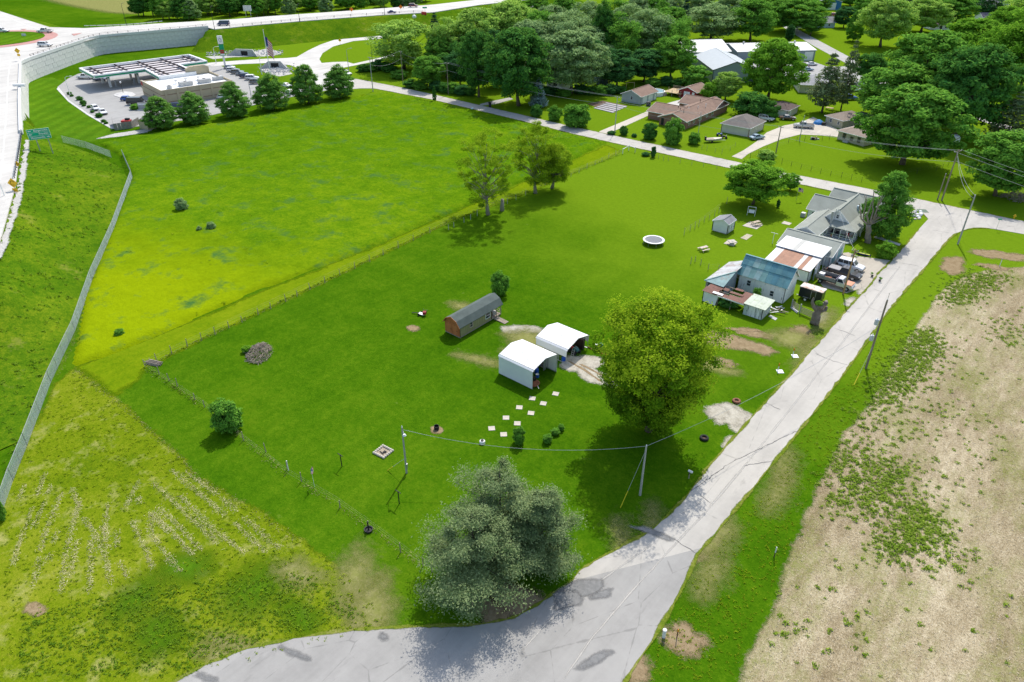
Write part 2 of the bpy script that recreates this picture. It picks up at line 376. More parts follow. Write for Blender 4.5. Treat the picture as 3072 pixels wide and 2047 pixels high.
def road_mat(name, base, seam=True, lane=(0, 1), patch=True):
    t = NT(name); a = t.noise(0.10, 4, 0.6); st = t.noise(0.5, 4, 0.65, vec=t.coord((1.0, 0.06, 1) if lane == (0, 1) else (0.06, 1.0, 1)))
    g = t.noise(18.0, 3, 0.7); b = t.noise(1.1, 5, 0.7)
    f = t.math('ADD', t.math('ADD', t.math('MULTIPLY', a, 0.5), t.math('MULTIPLY', st, 0.45)), t.math('ADD', t.math('MULTIPLY', g, 0.22), t.math('MULTIPLY', b, 0.25)))
    col = t.ramp(t.math('SUBTRACT', f, 0.25), [(0.25, tuple(x*0.74 for x in base)), (0.5, base), (0.75, tuple(min(0.8, x*1.16) for x in base))])
    if patch:
        v = t.n('ShaderNodeTexVoronoi', feature='DISTANCE_TO_EDGE'); t.put(v.inputs['Vector'], t.coord((0.22, 0.10, 1))); v.inputs['Scale'].default_value = 1.0
        wob = t.noise(0.8, 3); cr = t.ramp(t.math('ADD', v.outputs['Distance'], t.math('MULTIPLY', t.math('SUBTRACT', wob, 0.5), 0.05)), [(0.0, 1.0), (0.006, 0.0)])
        col = t.mix(t.math('MULTIPLY', cr, 0.45), col, tuple(x*0.45 for x in base))
        oil = t.ramp(t.noise(0.35, 5, 0.75, vec=t.coord((1.0, 0.3, 1))), [(0.62, 0.0), (0.72, 0.6)]); col = t.mix(oil, col, tuple(x*0.60 for x in base))
    return t.done(t.pbr(col, 0.85, 0, t.bump(g, 0.25, 0.02), 0.2))
M_ROAD = road_mat('light_asphalt', (0.47, 0.445, 0.400))
M_ROAD2 = road_mat('newer_asphalt', (0.345, 0.335, 0.315))
M_ROADF = road_mat('grey_asphalt', (0.40, 0.39, 0.37), lane=(1, 0))
M_CONC = road_mat('pale_concrete', (0.56, 0.54, 0.50), patch=False)
M_LOT = road_mat('parking_concrete', (0.36, 0.355, 0.34), patch=False)
M_PAINT = mat('road_paint', (0.78, 0.78, 0.76), 0.7, 0.1, 2.0)
M_KERB = mat('kerb_concrete', (0.55, 0.54, 0.52), 0.8)

# --- ground sheet to the horizon
mb = MB(); N = 24; R = 2600.0
for j in range(N+1):
    for i in range(N+1): mb.v.append((-R+2*R*i/N-300, -R+2*R*j/N+400, 0.0))
for j in range(N):
    for i in range(N): q = j*(N+1)+i; mb.f.append((q, q+1, q+N+2, q+N+1))
tag(mb.build('ground', M_LAWN), kind='structure')

# --- unmown meadow behind the yard: taller, uneven sheet
MEADOW = [(226,1096),(287,1077),(383,1043),(478,1001),(574,958.6),(670,916.5),(765,870.6),(861,840),(980,792),(1100,745),(1200,702),(1300,659.4),(1428,606),(1523,564),(1627,516.6),(1731,472),(1818,428),
          (1720,408),(1557,366),(1408,331),(1225,290),(1150,280),(1090,286),(1020,304),(926,322),(821,341),(708,362),(588,380),(488,398),(380,416),(300,432),(352,462),(375,478),(400,530),(335,700),(262,890)]
def mz(X, Y, s):
    g = vnoise(X, Y, 0.9)*0.18+vnoise(X+50, Y, 3.1)*0.22+vnoise(X, Y+90, 11.0)*0.15
    return np.clip((s+0.4)/1.1, 0, 1)**0.7*(0.24+g)+np.where(s < -0.4, -0.3, 0.0)
t = NT('meadow'); region('meadow', W(MEADOW), 0.0, M_MEADOW, 0.7, 0.5, zf=mz)

# --- cut hay lot at the road bend, striped station lawn, ploughed field
HAYLOT = [(226,1104),(344,1196),(421,1261),(517,1349),(593,1440),(663,1470),(760,1522),(841,1578),(969,1670),(1071,1752),(1147,1843.6),(1150,1880),(969,1905),(790,1940),(663,1982),(520,2060),(300,2200),(-200,2250),(-300,1700),(2,1530),(30,1440),(110,1270),(170,1150)]
region('hay_lot', W(HAYLOT), 0.012, M_HAYLOT, 0.8, 1.8)
FIELD = [(3300,795),(3072,801.6),(2996,806.5),(2913,823),(2864,846),(2817,883),(2771,955.8),(2698,1068),(2615,1208),(2539,1297),(2524,1329),(2457,1457),(2410,1567),(2381,1634),(2348,1753),(2300,1872),(2253,1949),(2216,2044),(2150,2300),(3400,2300),(3700,1500)]
region('farm_field', W(FIELD), 0.014, M_FIELD, 1.0, 1.1)
STLAWN = [(96,255),(140,235),(178,250),(170,265),(205,305),(260,345),(300,370),(340,392),(330,402),(285,418),(200,425),(160,395),(92,395)]
region('station_lawn', W(STLAWN), 0.012, M_STRIPE, 1.5, 1.0)

M_LIMEG = patch_mat('mown_strip_grass', lambda t: grass_shader(t, (0.085, 0.165, 0.003), (0.140, 0.215, 0.004), (0.200, 0.260, 0.007), 0.03, (0.0, 2.2, 0.12)), 0.8, 0.1, 0.8)
region('mown_strip', W([(228,1100),(478,1006),(861,845),(1100,750),(1300,664),(1523,569),(1731,477),(1818,434),(1868,456),(1600,572),(1345,668),(1000,834),(700,975),(436,1104),(400,1150),(344,1190)]), 0.010, M_LIMEG, 1.2, 1.6)
# --- broad tone changes of the turf (wetter and drier parts) and bare spots
def patches(name, m, lst, z, soft=1.5, cell=0.7):
    for i, (px, py, rx, ry, rz) in enumerate(lst):
        region(name, blob(px, py, rx, ry, 16, 0.22, rz, seed=i*7+len(name)), z+0.0012*i, m, cell, min(soft, ry*0.9))
patches('dirt_patch', M_DIRT, [(2190,1025,6.8,1.9,0.25),(2260,1000,3.0,1.2,0.3),(2165,1085,2.2,1.0,0.1),(2860,795,2.0,5.0,0.1),(2995,765,5.5,2.0,0.4),(2975,800,3.0,1.3,0.3),(2400,1000,1.7,2.4,0.1),(2050,1920,2.0,1.6,0.2),(2110,1640,1.1,3.0,0.0),(1905,2010,1.4,1.6,0.3),(105,1830,1.2,0.7,0.1),(1560,1810,3.6,2.0,0.2),(1480,1845,3.0,1.3,0.0),(2230,990,3.2,0.5,0.5),(1240,985,1.2,0.8,0)], 0.016)
patches('gravel_patch', M_GRAVEL, [(1565,990,3.1,1.6,0.6),(1742,1092,3.4,2.2,0.9),(1790,1130,3.2,1.5,0.0),(2230,1270,2.2,4.6,1.2),(2180,1245,2.6,2.3,0.4),(2150,1235,1.6,1.5,0.4),(2200,1330,1.1,1.6,0.2),(2590,865,1.0,2.6,0.1),(2550,905,0.7,2.0,0.1),(2470,955,0.6,2.2,0.05)], 0.018, 1.0, 0.5)
patches('bare_lawn_patch', M_STRAWP, [(1075,1755,1.6,4.2,0.9),(1115,1820,1.8,3.0,0.7),(690,1935,2.6,0.8,0.4),(640,1962,2.0,0.6,0.5),(1620,1030,5.0,1.5,0.1),(1590,1020,4.2,2.4,0.3),(1560,1075,3.0,1.0,0),(1405,925,3.4,1.1,0.2),(2130,1100,4.4,1.0,0.3),(2370,1015,3.0,2.6,0.2),(2430,1060,1.0,5.0,0.1),(2480,960,0.7,3.6,0.05),(1960,1570,0.6,2.6,0.6),(1870,1615,0.6,2.4,0.8),(2140,1610,1.6,3.4,0.0),(2130,1730,1.0,2.4,0.2),(900,1720,2.4,1.2,0.3),(2330,1480,1.0,3.6,0.1),(1440,1080,4.0,0.9,0.3),(2350,1390,0.8,3.0,0.2)], 0.020, 1.4)
patches('lush_patch', M_DARKG, [(410,1790,1.4,2.0,0.4),(760,1760,2.2,2.4,0),(560,1700,2.4,1.4,0.4),(900,1850,2.6,1.2,0),(480,1900,2.4,1.8,0),(2090,1760,1.1,1.7,0),(2080,1570,1.5,0.9,0)], 0.022, 3.0)

# --- roads
R_LEFT = [(2781,662),(2759,686),(2678,778),(2634,822),(2607,860),(2539,932),(2383,1111),(2322,1178),(2135,1389),(2100,1437),(2038,1511),(1956,1588),(1886,1627),(1782,1685),(1737,1714),(1712,1746),(1630,1803),(1563,1843),(1496,1865),(1407,1876),(1228,1881),(1100,1888),(969,1902),(790,1935),(663,1976),(520,2047),(300,2200),(100,2400)]
R_RIGHT = [(2977,687),(2922,685.6),(2878,697.5),(2848,718),(2830,739),(2782,796),(2665,936),(2532,1122),(2400,1291),(2228,1503),(2146,1602),(2092,1664),(2067,1726),(2022,1813),(1956,1924),(1877,2043),(1700,2400)]
rl = smooth_line(W(R_LEFT), 3); rr = smooth_line(W(R_RIGHT), 3)
F_TOP = [(3300,712),(3072,664.8),(2916,632),(2788,605),(2717,590),(2595,565),(2372,522),(2200,484),(2050,452),(1900,420),(1720,381),(1557,343),(1408,309),(1300,284),(1200,262),(1100,243),(1062,236)]
F_BOT = [(1055,268),(1121,266),(1225,286),(1300,300.5),(1408,326),(1557,361.5),(1721,403),(1900,443),(2050,475),(2200,508),(2396,553),(2560,588),(2702,619),(2738,626),(2765,640),(2785,658)]
loop = W(F_TOP)+smooth_line(W(F_BOT), 2)+rl[:16*3]+[rr[k] for k in range(len(rr)-1, -1, -1) if k <= 11*3]+W([(3072,703),(3300,755)])
# street and bend are laid as two sheets: the bend has newer, darker surfacing
cutL = 15*3; cutR = 10*3+2
street = W(F_TOP)+smooth_line(W(F_BOT), 2)+rl[:cutL+1]+rr[:cutR+1][::-1]+W([(3072,703.5),(3300,755)])
sheet('road', street, M_ROAD, 0.07, 0.06)
bend = rl[cutL:]+rr[cutR:][::-1]
sheet('road_bend', bend, M_ROAD2, 0.07, 0.056)
# sealed crack and patch on the road, worn centre seam
def strip(name, pts, w, z, m, kind='structure', mound=0.0, cols=4, wj=0.0):
    P = [Vector((p[0], p[1], p[2] if len(p) > 2 else 0)) for p in pts]; V = []; A = []
    for i, p in enumerate(P):
        d = (P[min(i+1, len(P)-1)]-P[max(i-1, 0)]); d.z = 0; d.normalize(); s = Vector((-d.y, d.x, 0))
        ww = w*(1+random.uniform(-wj, wj))
        for k in range(cols+1):
            u = k/cols*2-1; V.append(tuple(p+s*u*ww/2+Vector((0, 0, z+mound*(1-u*u))))); A.append(min(1-abs(u), 1)*(1.0 if 0 < i < len(P)-1 else 0.0))
    F = [(i*(cols+1)+k, i*(cols+1)+k+1, (i+1)*(cols+1)+k+1, (i+1)*(cols+1)+k) for i in range(len(P)-1) for k in range(cols)]
    return V, F, A
def strips(name, lst, w, z, m, kind, mound=0.0, wj=0.2):
    V, F, A = [], [], []
    for pts in lst:
        v, f, a = strip(name, pts, w, z, m, mound=mound, wj=wj); n = len(V); V += v; A += a; F += [tuple(i+n for i in q) for q in f]
    me = bpy.data.meshes.new(name); me.from_pydata(V, [], F); at_ = me.attributes.new('edge', 'FLOAT', 'POINT'); at_.data.foreach_set('value', A); me.materials.append(m)
    me.polygons.foreach_set('use_smooth', [True]*len(F))
    return tag(new_obj(name, me), kind=kind)
def dens(pts, step=0.8, jit=0.12):
    out = []
    for i in range(len(pts)-1):
        a, b = Vector(pts[i]), Vector(pts[i+1]); n = max(1, int((b-a).length/step))
        for k in range(n): p = a.lerp(b, k/n); out.append((p.x+random.uniform(-jit, jit), p.y+random.uniform(-jit, jit), p.z))
    return out+[tuple(pts[-1])]
HROWS = [[(265,40),(180,270),(110,470),(70,590)],[(360,160),(290,330),(240,480),(200,700)],[(470,200),(430,340),(385,520),(360,740)],[(540,430),(525,740)],[(490,300),(560,400),(620,530),(665,760)],[(770,310),(850,470),(900,600)],
         [(850,230),(1000,370),(1100,480),(1190,580)],[(930,240),(1050,350),(1180,490)],[(1060,170),(1220,340),(1440,510)],[(1090,30),(1300,180),(1450,310),(1650,490)],[(890,400),(980,520),(1060,620)],[(160,70),(80,270)],[(820,80),(730,250)],[(1010,20),(1330,290)],
         [(700,560),(750,650)],[(630,220),(620,400)],[(900,90),(1150,330),(1330,490)],[(300,110),(200,360)],[(340,380),(280,560)],[(455,430),(410,650)],[(690,380),(690,470)],[(800,180),(990,390)],[(1380,330),(1560,500)],[(420,130),(470,240)],[(600,350),(640,480)],[(890,290),(885,400)]]
# grass and grit creeping over the road edges, centre seam, cracks
M_FRINGE = patch_mat('road_edge_grass', lambda t: grass_shader(t, (0.07, 0.13, 0.01), (0.15, 0.19, 0.02), (0.26, 0.25, 0.08), 0.1), 0.7, 1.1, 5.0)
strips('road_edge_growth', [dens([(p[0], p[1], 0) for p in l_], 0.9, 0.05) for l_ in (rl[3:], rr, W(F_BOT[1:]), W(F_TOP[1:]))], 0.6, 0.068, M_FRINGE, 'stuff', 0.0, 0.7)
M_CRACK = patch_mat('sealed_crack', _dirt((0.10, 0.10, 0.10), (0.16, 0.155, 0.15), (0.22, 0.21, 0.20)), 0.6, 1.0, 5.0); M_SEAM = patch_mat('worn_seam', _dirt((0.42, 0.40, 0.37), (0.48, 0.46, 0.42), (0.54, 0.52, 0.48)), 2.6, 0.2, 2.0)
strips('road_seam', [dens(W(p), 1.0, 0.03) for p in ([(2700,800),(2560,985),(2440,1140),(2330,1280),(2200,1440),(2110,1545),(2010,1650),(1900,1770),(1780,1910),(1690,2040)],[(1950,1640),(1800,1745),(1640,1870),(1560,1960)])], 0.3, 0.071, M_SEAM, 'stuff', 0.0, 0.4)
strips('road_cracks', [dens(W(p), 0.5, 0.10) for p in ([(2290,1208),(2345,1232)],[(2092,1484),(2140,1515)],[(1956,1590),(2030,1625),(2094,1664)],[(2440,1060),(2500,1085),(2560,1100)],[(2225,1400),(2320,1385)],[(2500,985),(2570,1010)],[(2070,1478),(2190,1390),(2400,1290)],[(2790,690),(2850,700)],[(2700,790),(2760,800)])], 0.16, 0.072, M_CRACK, 'stuff', 0.0, 0.5)
M_STAIN = patch_mat('dark_road_stain', _dirt((0.16, 0.16, 0.16), (0.22, 0.22, 0.215), (0.30, 0.295, 0.285), 2.0), 1.2, 0.9, 4.0)
for k, (x_, y_, a_, b_, r_) in enumerate([(1745,1765,0.9,2.6,-0.6),(1700,1800,1.0,1.6,-0.5),(1805,1785,0.4,1.3,-0.5),(1960,1600,2.6,0.4,0.25),(1790,1980,0.4,2.2,-0.35),(1150,1912,0.5,0.25,0),(880,1960,1.6,0.25,0.3),(620,2035,1.4,0.3,0.4)]): region('road_stain', blob(x_, y_, a_, b_, 12, 0.3, r_, seed=k), 0.074+0.001*k, M_STAIN, 0.25, 0.35)
# tyre tracks by the carport, worn field edge
strips('wheel_tracks', [dens(W(p), 0.6, 0.05) for p in ([(1700,1080),(1760,1115),(1810,1150)],[(1735,1090),(1790,1118),(1830,1140)])], 0.7, 0.036, M_DIRT, 'stuff', 0.0, 0.2)

# --- side roads, drives and pads
sheet('station_lot', W([(172,262),(205,300),(262,340),(345,386),(400,382),(470,372),(560,360),(640,345),(735,322),(830,300),(925,282),(990,270),(960,255),(905,262),(820,278),(800,262),(770,245),(715,223),(650,192),(600,190),(450,196),(330,205),(235,222),(205,236)]), M_LOT, 0.1, 0.05)
SERV = [(600,192),(640,188),(720,182),(800,177),(860,175),(890,172),(925,152),(960,135),(1010,118),(1080,106),(1155,97),(1230,82),(1300,70),(1310,84),(1230,100),(1150,116),(1060,124),(1000,140),(968,160),(958,178),(965,190),(1000,187),(1040,186),(1060,192),(1150,172),(1180,158),(1190,166),(1120,186),(1050,200),(1010,208),(985,215),(1000,230),(1040,238),(1064,236),(1056,268),(1020,272),(960,262),(920,236),(895,205),(870,196),(800,190),(720,193),(640,200)]
sheet('service_road', W(SERV), M_CONC, 0.1, 0.07)
M_DRIVE = road_mat('tan_driveway', (0.45, 0.405, 0.33), patch=False); M_GYARD = road_mat('beige_gravel', (0.52, 0.475, 0.40), patch=False)
sheet('gravel_drive', W([(1785,408),(1800,394),(1870,365),(1945,333),(1975,322),(1990,318),(1990,328),(1950,345),(1880,377),(1800,412)]), M_GYARD, 0.05, 0.045)
sheet('gravel_yard', W([(2195,470),(2230,452),(2270,425),(2300,398),(2350,378),(2400,368),(2440,352),(2480,372),(2512,388),(2520,412),(2480,408),(2400,404),(2345,418),(2290,440),(2245,462),(2225,478)]), M_GYARD, 0.05, 0.047)
sheet('house_driveway', W([(2445,828),(2480,795),(2512,762),(2545,758),(2575,770),(2640,778),(2672,782),(2634,824),(2610,856),(2540,880),(2470,862)]), M_DRIVE, 0.05, 0.044)
sheet('brick_house_drive', W([(1960,322),(2040,300),(2070,296),(2062,312),(2000,330)]), M_CONC, 0.05, 0.049)
sheet('far_street', W([(2330,70),(2350,66),(2480,135),(2560,178),(2620,215),(2600,222),(2530,186),(2440,138)]), M_ROADF, 0.05, 0.05)
sheet('shop_lot', W([(2200,190),(2300,178),(2400,186),(2440,186),(2480,200),(2560,200),(2620,225),(2700,262),(2760,300),(2720,320),(2600,280),(2500,240),(2430,230),(2340,240)]), M_LOT, 0.05, 0.052)
sheet('far_lane', W([(2840,318),(2900,335),(2985,365),(3080,395),(3080,405),(2980,376),(2890,345),(2836,326)]), M_CONC, 0.05, 0.045)
sheet('lane', W([(1440,318),(1490,312),(1540,298),(1530,293),(1480,303),(1440,313)]), M_DIRT if False else M_ROADF, 0.05, 0.04)
sheet('shrub_bed', W([(170,268),(205,306),(262,346),(335,388),(345,386),(262,340),(205,300),(176,262)]), M_KERB, 0.1, 0.10)

# --- garden bed with plastic mulch strips
GB = at(1775, 318)
beds = thing('garden_bed', 'tilled garden plot with pale plastic mulch strips on the lawn', 'garden bed', at(1762, 312))
def loc(root, p): return (p[0]-root.location[0], p[1]-root.location[1], p[2] if len(p) > 2 else 0)
def quad_part(name, m, root, px, z, dz=0.05):
    P = [loc(root, at(x, y)) for x, y in px]; P = [(p[0], p[1], z) for p in P]
    ar = sum(P[i][0]*P[(i+1) % len(P)][1]-P[(i+1) % len(P)][0]*P[i][1] for i in range(len(P)))
    if ar < 0: P = P[::-1]
    return MB().slab(P, dz).build(name, m, root)
M_SOIL = mat('tilled_soil', (0.13, 0.085, 0.06), 0.95, 0.3, 2.0, bump=0.8)
M_PLASTIC = mat('grey_mulch_film', (0.36, 0.36, 0.38), 0.45, 0.2, 1.2)
quad_part('soil', M_SOIL, beds, [(1762,312),(1808,303),(1882,318),(1836,340)], 0.06)
for k in range(5):
    u0, u1 = k/5+0.02, (k+0.72)/5
    A0, A1, B0, B1 = (1780,326), (1822,308), (1838,340), (1884,320)
    L = lambda p, q, u: (p[0]+(q[0]-p[0])*u, p[1]+(q[1]-p[1])*u)
    quad_part('mulch_strip', M_PLASTIC, beds, [L(A0, A1, u0), L(B0, B1, u0), L(B0, B1, u1), L(A0, A1, u1)], 0.16, 0.11)

# --- highway on its embankment
ZH = 7.0
HW_PX = [(64,400),(60,300),(62.5,190.4),(89,178.5),(148.8,157.7),(238,128),(297.5,111.6),(416.5,101),(624.8,83.3),(644.6,87.8),(770,75),(897,64),(1025,54),(1153,44.6),(1300,37),(1438,15),(1572,0),(1700,-14),
         (1560,-14),(1426,0),(1300,14),(1046,32.7),(808,49),(700,58),(488,70),(253,84.8),(148.8,81.8),(80,60),(6,35.7),(-80,10),(-260,40),(-300,100),(-200,200),(-120,320),(-160,600),(-200,760),(-40,860),(0,720),(45,560),(55,480)]
HWAY = W(HW_PX, ZH)
NW = 8        # the first eight edges carry the retaining wall
gx = np.arange(-470, -90, 2.0); gy = np.arange(5, 420, 2.0); X, Y = np.meshgrid(gx, gy)
sdist, seg = poly_dist(np.stack([X.ravel(), Y.ravel()], -1), HWAY)
wallpts, wseg = poly_dist(np.stack([X.ravel(), Y.ravel()], -1), HWAY[1:NW+1], closed=False)
onwall = (seg >= 1) & (seg < NW)
TOE = W([(92,396),(190,432),(335,478),(392,532),(338,690),(272,842),(221,993),(148,1148),(77,1337),(35,1442),(0,1540),(-120,1850)]); WEST = TOE+W([(-300,1600),(-200,1000)])+[HWAY[k] for k in (36,37,38,39,0)]
def bank(P):
    s, sg = poly_dist(P, HWAY); d = np.maximum(0, -s); df = -poly_dist(P, TOE, closed=False)[0]; iw = poly_dist(P, WEST)[0] > 0
    z = ZH-0.25-np.maximum(0, d-0.5)*0.36; zw = (ZH-0.25)*(df/(df+d+1e-6))**1.15-0.02
    return np.where(s > 0, ZH-0.25, np.where(iw, zw, np.where((sg >= 35) | (sg == 0), -0.5, z)))
Z = bank(np.stack([X.ravel(), Y.ravel()], -1))
Z = np.where((sdist <= 0) & onwall, -0.5, Z)
Z = np.where((sdist > 0) & (-wallpts < 4.0), -0.5, Z)
# near both wall ends the slope runs down to the wall foot
pw = np.array([(p[0], p[1]) for p in HWAY])
Zr = Z+(vnoise(X.ravel(), Y.ravel(), 6.0)-0.5)*0.5*(sdist < -1.5)*(Z > 0.3)
Z2 = Zr.reshape(X.shape)
grid_ok = (Z2 > -0.35)
o = grid_mesh('embankment', X, Y, Z2, grid_ok, M_BANK); tag(o, kind='structure')
region('fallow_field', W([(120,-6),(420,-6),(405,42),(330,38),(260,26),(200,14)]), 0.02, M_STRAWP, 3.0, 4.0)
sheet('highway', HWAY, M_CONC, 0.3, 0.0)
def hz(px): return at(px[0], px[1], ZH)
sh_ = [at(x, y, 6.4) for x, y in ((80,415),(74,470),(66,530),(52,600),(22,700),(-10,790))]
strips('gravel_shoulder', [dens([(p[0], p[1], float(bank(np.array([p[:2]]))[0])+0.12) for p in smooth_line(sh_, 6)], 1.5, 0.1)], 2.6, 0.0, M_STONE, 'stuff', 0.0, 0.3)
# roundabout island, brick apron, splitter islands, lane lines
ic = np.array(at(-28, 119, ZH)[:2]); ir = np.hypot(*(np.array(at(107, 121, ZH)[:2])-ic))
def disc(name, r0, r1, z0, z1, m, kind='structure'):
    mb = MB(); n = 72
    ring = lambda r, z: [(ic[0]+r*math.cos(2*PI*k/n), ic[1]+r*math.sin(2*PI*k/n), z) for k in range(n)]
    if r0 > 0:
        V = ring(r0, z1)+ring(r1, z1)+ring(r1, z0); mb.add(V, [(k, n+k, n+(k+1) % n, (k+1) % n) for k in range(n)]+[(n+k, 2*n+k, 2*n+(k+1) % n, n+(k+1) % n) for k in range(n)])
    else: mb.lathe([(r1, z0), (r1, z1)], n, ic)
    return tag(mb.build(name, m), kind=kind)
disc('roundabout_island', 0, ir, ZH-0.2, ZH+0.25, M_STRIPE)
M_BRICKAP = mat('red_brick_apron', (0.46, 0.24, 0.21), 0.85, 0.12, 0.5)
disc('roundabout_apron', ir+0.05, ir+5.0, ZH-0.1, ZH+0.08, M_BRICKAP)
for k, pts in enumerate([[(215,103),(245,100),(222,108)],[(62,88),(80,88),(72,91)]]):
    sheet('splitter_island', W(pts, ZH), M_BRICKAP, 0.2, 0.12)
def line(pts, w=0.2, z=0.02, m=None):
    v, f, a = strip('l', smooth_line(pts, 3), w, z, None, cols=1); me = MB(); me.add(v, f); return tag(me.build('lane_marking', m or M_PAINT), kind='structure')
for pts in ([(30,195),(24,240),(20,330),(8,480),(0,540)],[(44,192),(70,185),(120,168)],[(250,93),(420,84),(600,74),(800,58),(1050,41),(1290,22)],[(300,103),(600,79),(880,61),(1150,42)],[(10,45),(70,72),(120,90)]):
    line([hz(p) for p in pts])
# shoulder gravel along the ramp
# retaining wall of precast panels with coping
M_PANEL = mat('precast_panel', (0.66, 0.65, 0.63), 0.8, 0.12, 0.9, bump=0.4)
M_PANEL2 = mat('precast_panel_pale', (0.74, 0.73, 0.71), 0.8, 0.12, 0.7, bump=0.4)
M_PANEL3 = mat('precast_panel_dark', (0.58, 0.575, 0.565), 0.8, 0.12, 0.8, bump=0.4)
rw = thing('retaining_wall', 'tall pale precast concrete retaining wall curving behind the petrol station', 'retaining wall', HWAY[2][:2]+(0.0,))
wl = [Vector((p[0], p[1], 0)) for p in HWAY[0:NW+1]]
wl = [wl[0], wl[1], wl[2]]+[Vector(p) for p in smooth_line([tuple(p) for p in wl[2:]], 2)][1:]
mb = MB(); cap = MB(); ro = Vector((rw.location[0], rw.location[1], 0))
for i in range(len(wl)-1):
    a, b = wl[i]-ro, wl[i+1]-ro; d = (b-a).normalized(); nrm = Vector((d.y, -d.x, 0))
    if i == 0: nrm = Vector((d.y, -d.x, 0))
    mb.add([a-Vector((0,0,1)), b-Vector((0,0,1)), b+Vector((0,0,ZH-0.1)), a+Vector((0,0,ZH-0.1))], [(0,1,2,3)])
    cap.bar(a+Vector((0,0,ZH+0.25)), b+Vector((0,0,ZH+0.25)), 0.7, 1.1)
mb.build('backing', M_PANEL3, rw); cap.build('coping', mat('coping_concrete', (0.66, 0.66, 0.65), 0.8, 0.06), rw)
PW, PH = 3.0, 1.72; pm = MB().box(0.02, -0.06, 0.02, PW-0.02, 0.06, PH-0.02).mesh('panel', M_PANEL)
tot = 0.0; k = 0
lens = [(wl[i+1]-wl[i]).length for i in range(len(wl)-1)]; cum = [0]
for L_ in lens: cum.append(cum[-1]+L_)
ctr = Vector((sum(p[0] for p in HWAY[2:9])/7, sum(p[1] for p in HWAY[2:9])/7, 0))
def wpos(s):
    for i in range(len(lens)):
        if s <= cum[i+1] or i == len(lens)-1:
            d = (wl[i+1]-wl[i]).normalized(); return wl[i]+d*(s-cum[i]), d
nmat = [M_PANEL, M_PANEL2, M_PANEL, M_PANEL3]
npan = 0
for row in range(4):
    s = (PW/2 if row % 2 else 0.0)
    while s < cum[-1]-PW and npan < 296:
        p, d = wpos(s); q, _ = wpos(s+PW); d = (q-p).normalized()
        nrm = Vector((d.y, -d.x, 0))
        base = -0.35+row*PH
        zt = base+PH
        o = new_obj('wall_panel', pm); o.parent = rw; off = nrm*random.uniform(0.16, 0.22)
        if i < 2: pass
        o.location = (p-ro)+off+Vector((0, 0, base)); o.rotation_euler = (0, 0, math.atan2(d.y, d.x))
        o.material_slots[0].link = 'OBJECT'; o.material_slots[0].material = nmat[(k*7+row*3+int(s)) % 4]; k += 1; npan += 1
        s += PW

# ================================================================== TREES
def quads_mesh(name, C, U, V, m):
    """one mesh of leaf quads: centres C, half-axes U and V"""
    n = len(C); co = np.stack([C-U, C-V*0.9+U*0.1, C+U, C+V*0.9+U*0.1], 1).reshape(-1, 3).astype(np.float32)
    me = bpy.data.meshes.new(name); me.vertices.add(4*n); me.vertices.foreach_set('co', co.ravel())
    me.loops.add(4*n); me.loops.foreach_set('vertex_index', np.arange(4*n, dtype=np.int32)); me.polygons.add(n)
    me.polygons.foreach_set('loop_start', np.arange(0, 4*n, 4, dtype=np.int32)); me.polygons.foreach_set('loop_total', np.full(n, 4, np.int32))
    me.update(calc_edges=True); me.materials.append(m); return me
def rnd_dir(n, rng): v = rng.normal(size=(n, 3)); return v/np.linalg.norm(v, axis=1)[:, None]
def leaf_axes(nrm, size, rng, asp=0.55):
    n = len(nrm); r = rnd_dir(n, rng); u = r-nrm*(r*nrm).sum(1)[:, None]; u /= np.linalg.norm(u, axis=1)[:, None]+1e-9; v = np.cross(nrm, u)
    s = size[:, None] if hasattr(size, '__len__') else size
    return u*s, v*s*asp
M_BARK = mat('grey_brown_bark', (0.15, 0.12, 0.09), 0.9, 0.3, 2.0, bump=0.7)
M_BARK2 = mat('pale_grey_bark', (0.30, 0.27, 0.23), 0.9, 0.25, 2.0, bump=0.7)
M_BARK3 = mat('dark_bark', (0.075, 0.06, 0.05), 0.9, 0.3, 2.0, bump=0.7)

def crown_radius(kind, u):
    """crown outline: relative radius at relative crown height u (0 bottom .. 1 top)"""
    if kind == 'round': return math.sqrt(max(0, 1-(2*u-1)**2))**0.8
    if kind == 'oval': return float(np.interp(u, [0, .1, .3, .55, .8, .93, 1], [.62, .85, 1, .88, .55, .3, .1]))
    if kind == 'egg': return float(np.interp(u, [0, .12, .35, .65, .85, .95, 1], [.30, .55, .85, 1, .86, .6, .25]))
    if kind == 'vase': return 0.45+0.55*math.sin(min(1, u*1.15)*PI*0.62) if u < 0.8 else (1-u)/0.2*0.85+0.12
    if kind == 'spread': return min(1, 0.55+u*1.6)*math.sqrt(max(0, 1-max(0, (u-0.25)/0.75)**2.2))
    if kind == 'cone': return max(0.03, (1-u)**0.9)*min(1, u*6+0.45)
    if kind == 'pillar': return min(1, u*5+0.5)*min(1, (1-u)*3+0.05)
    return 1.0

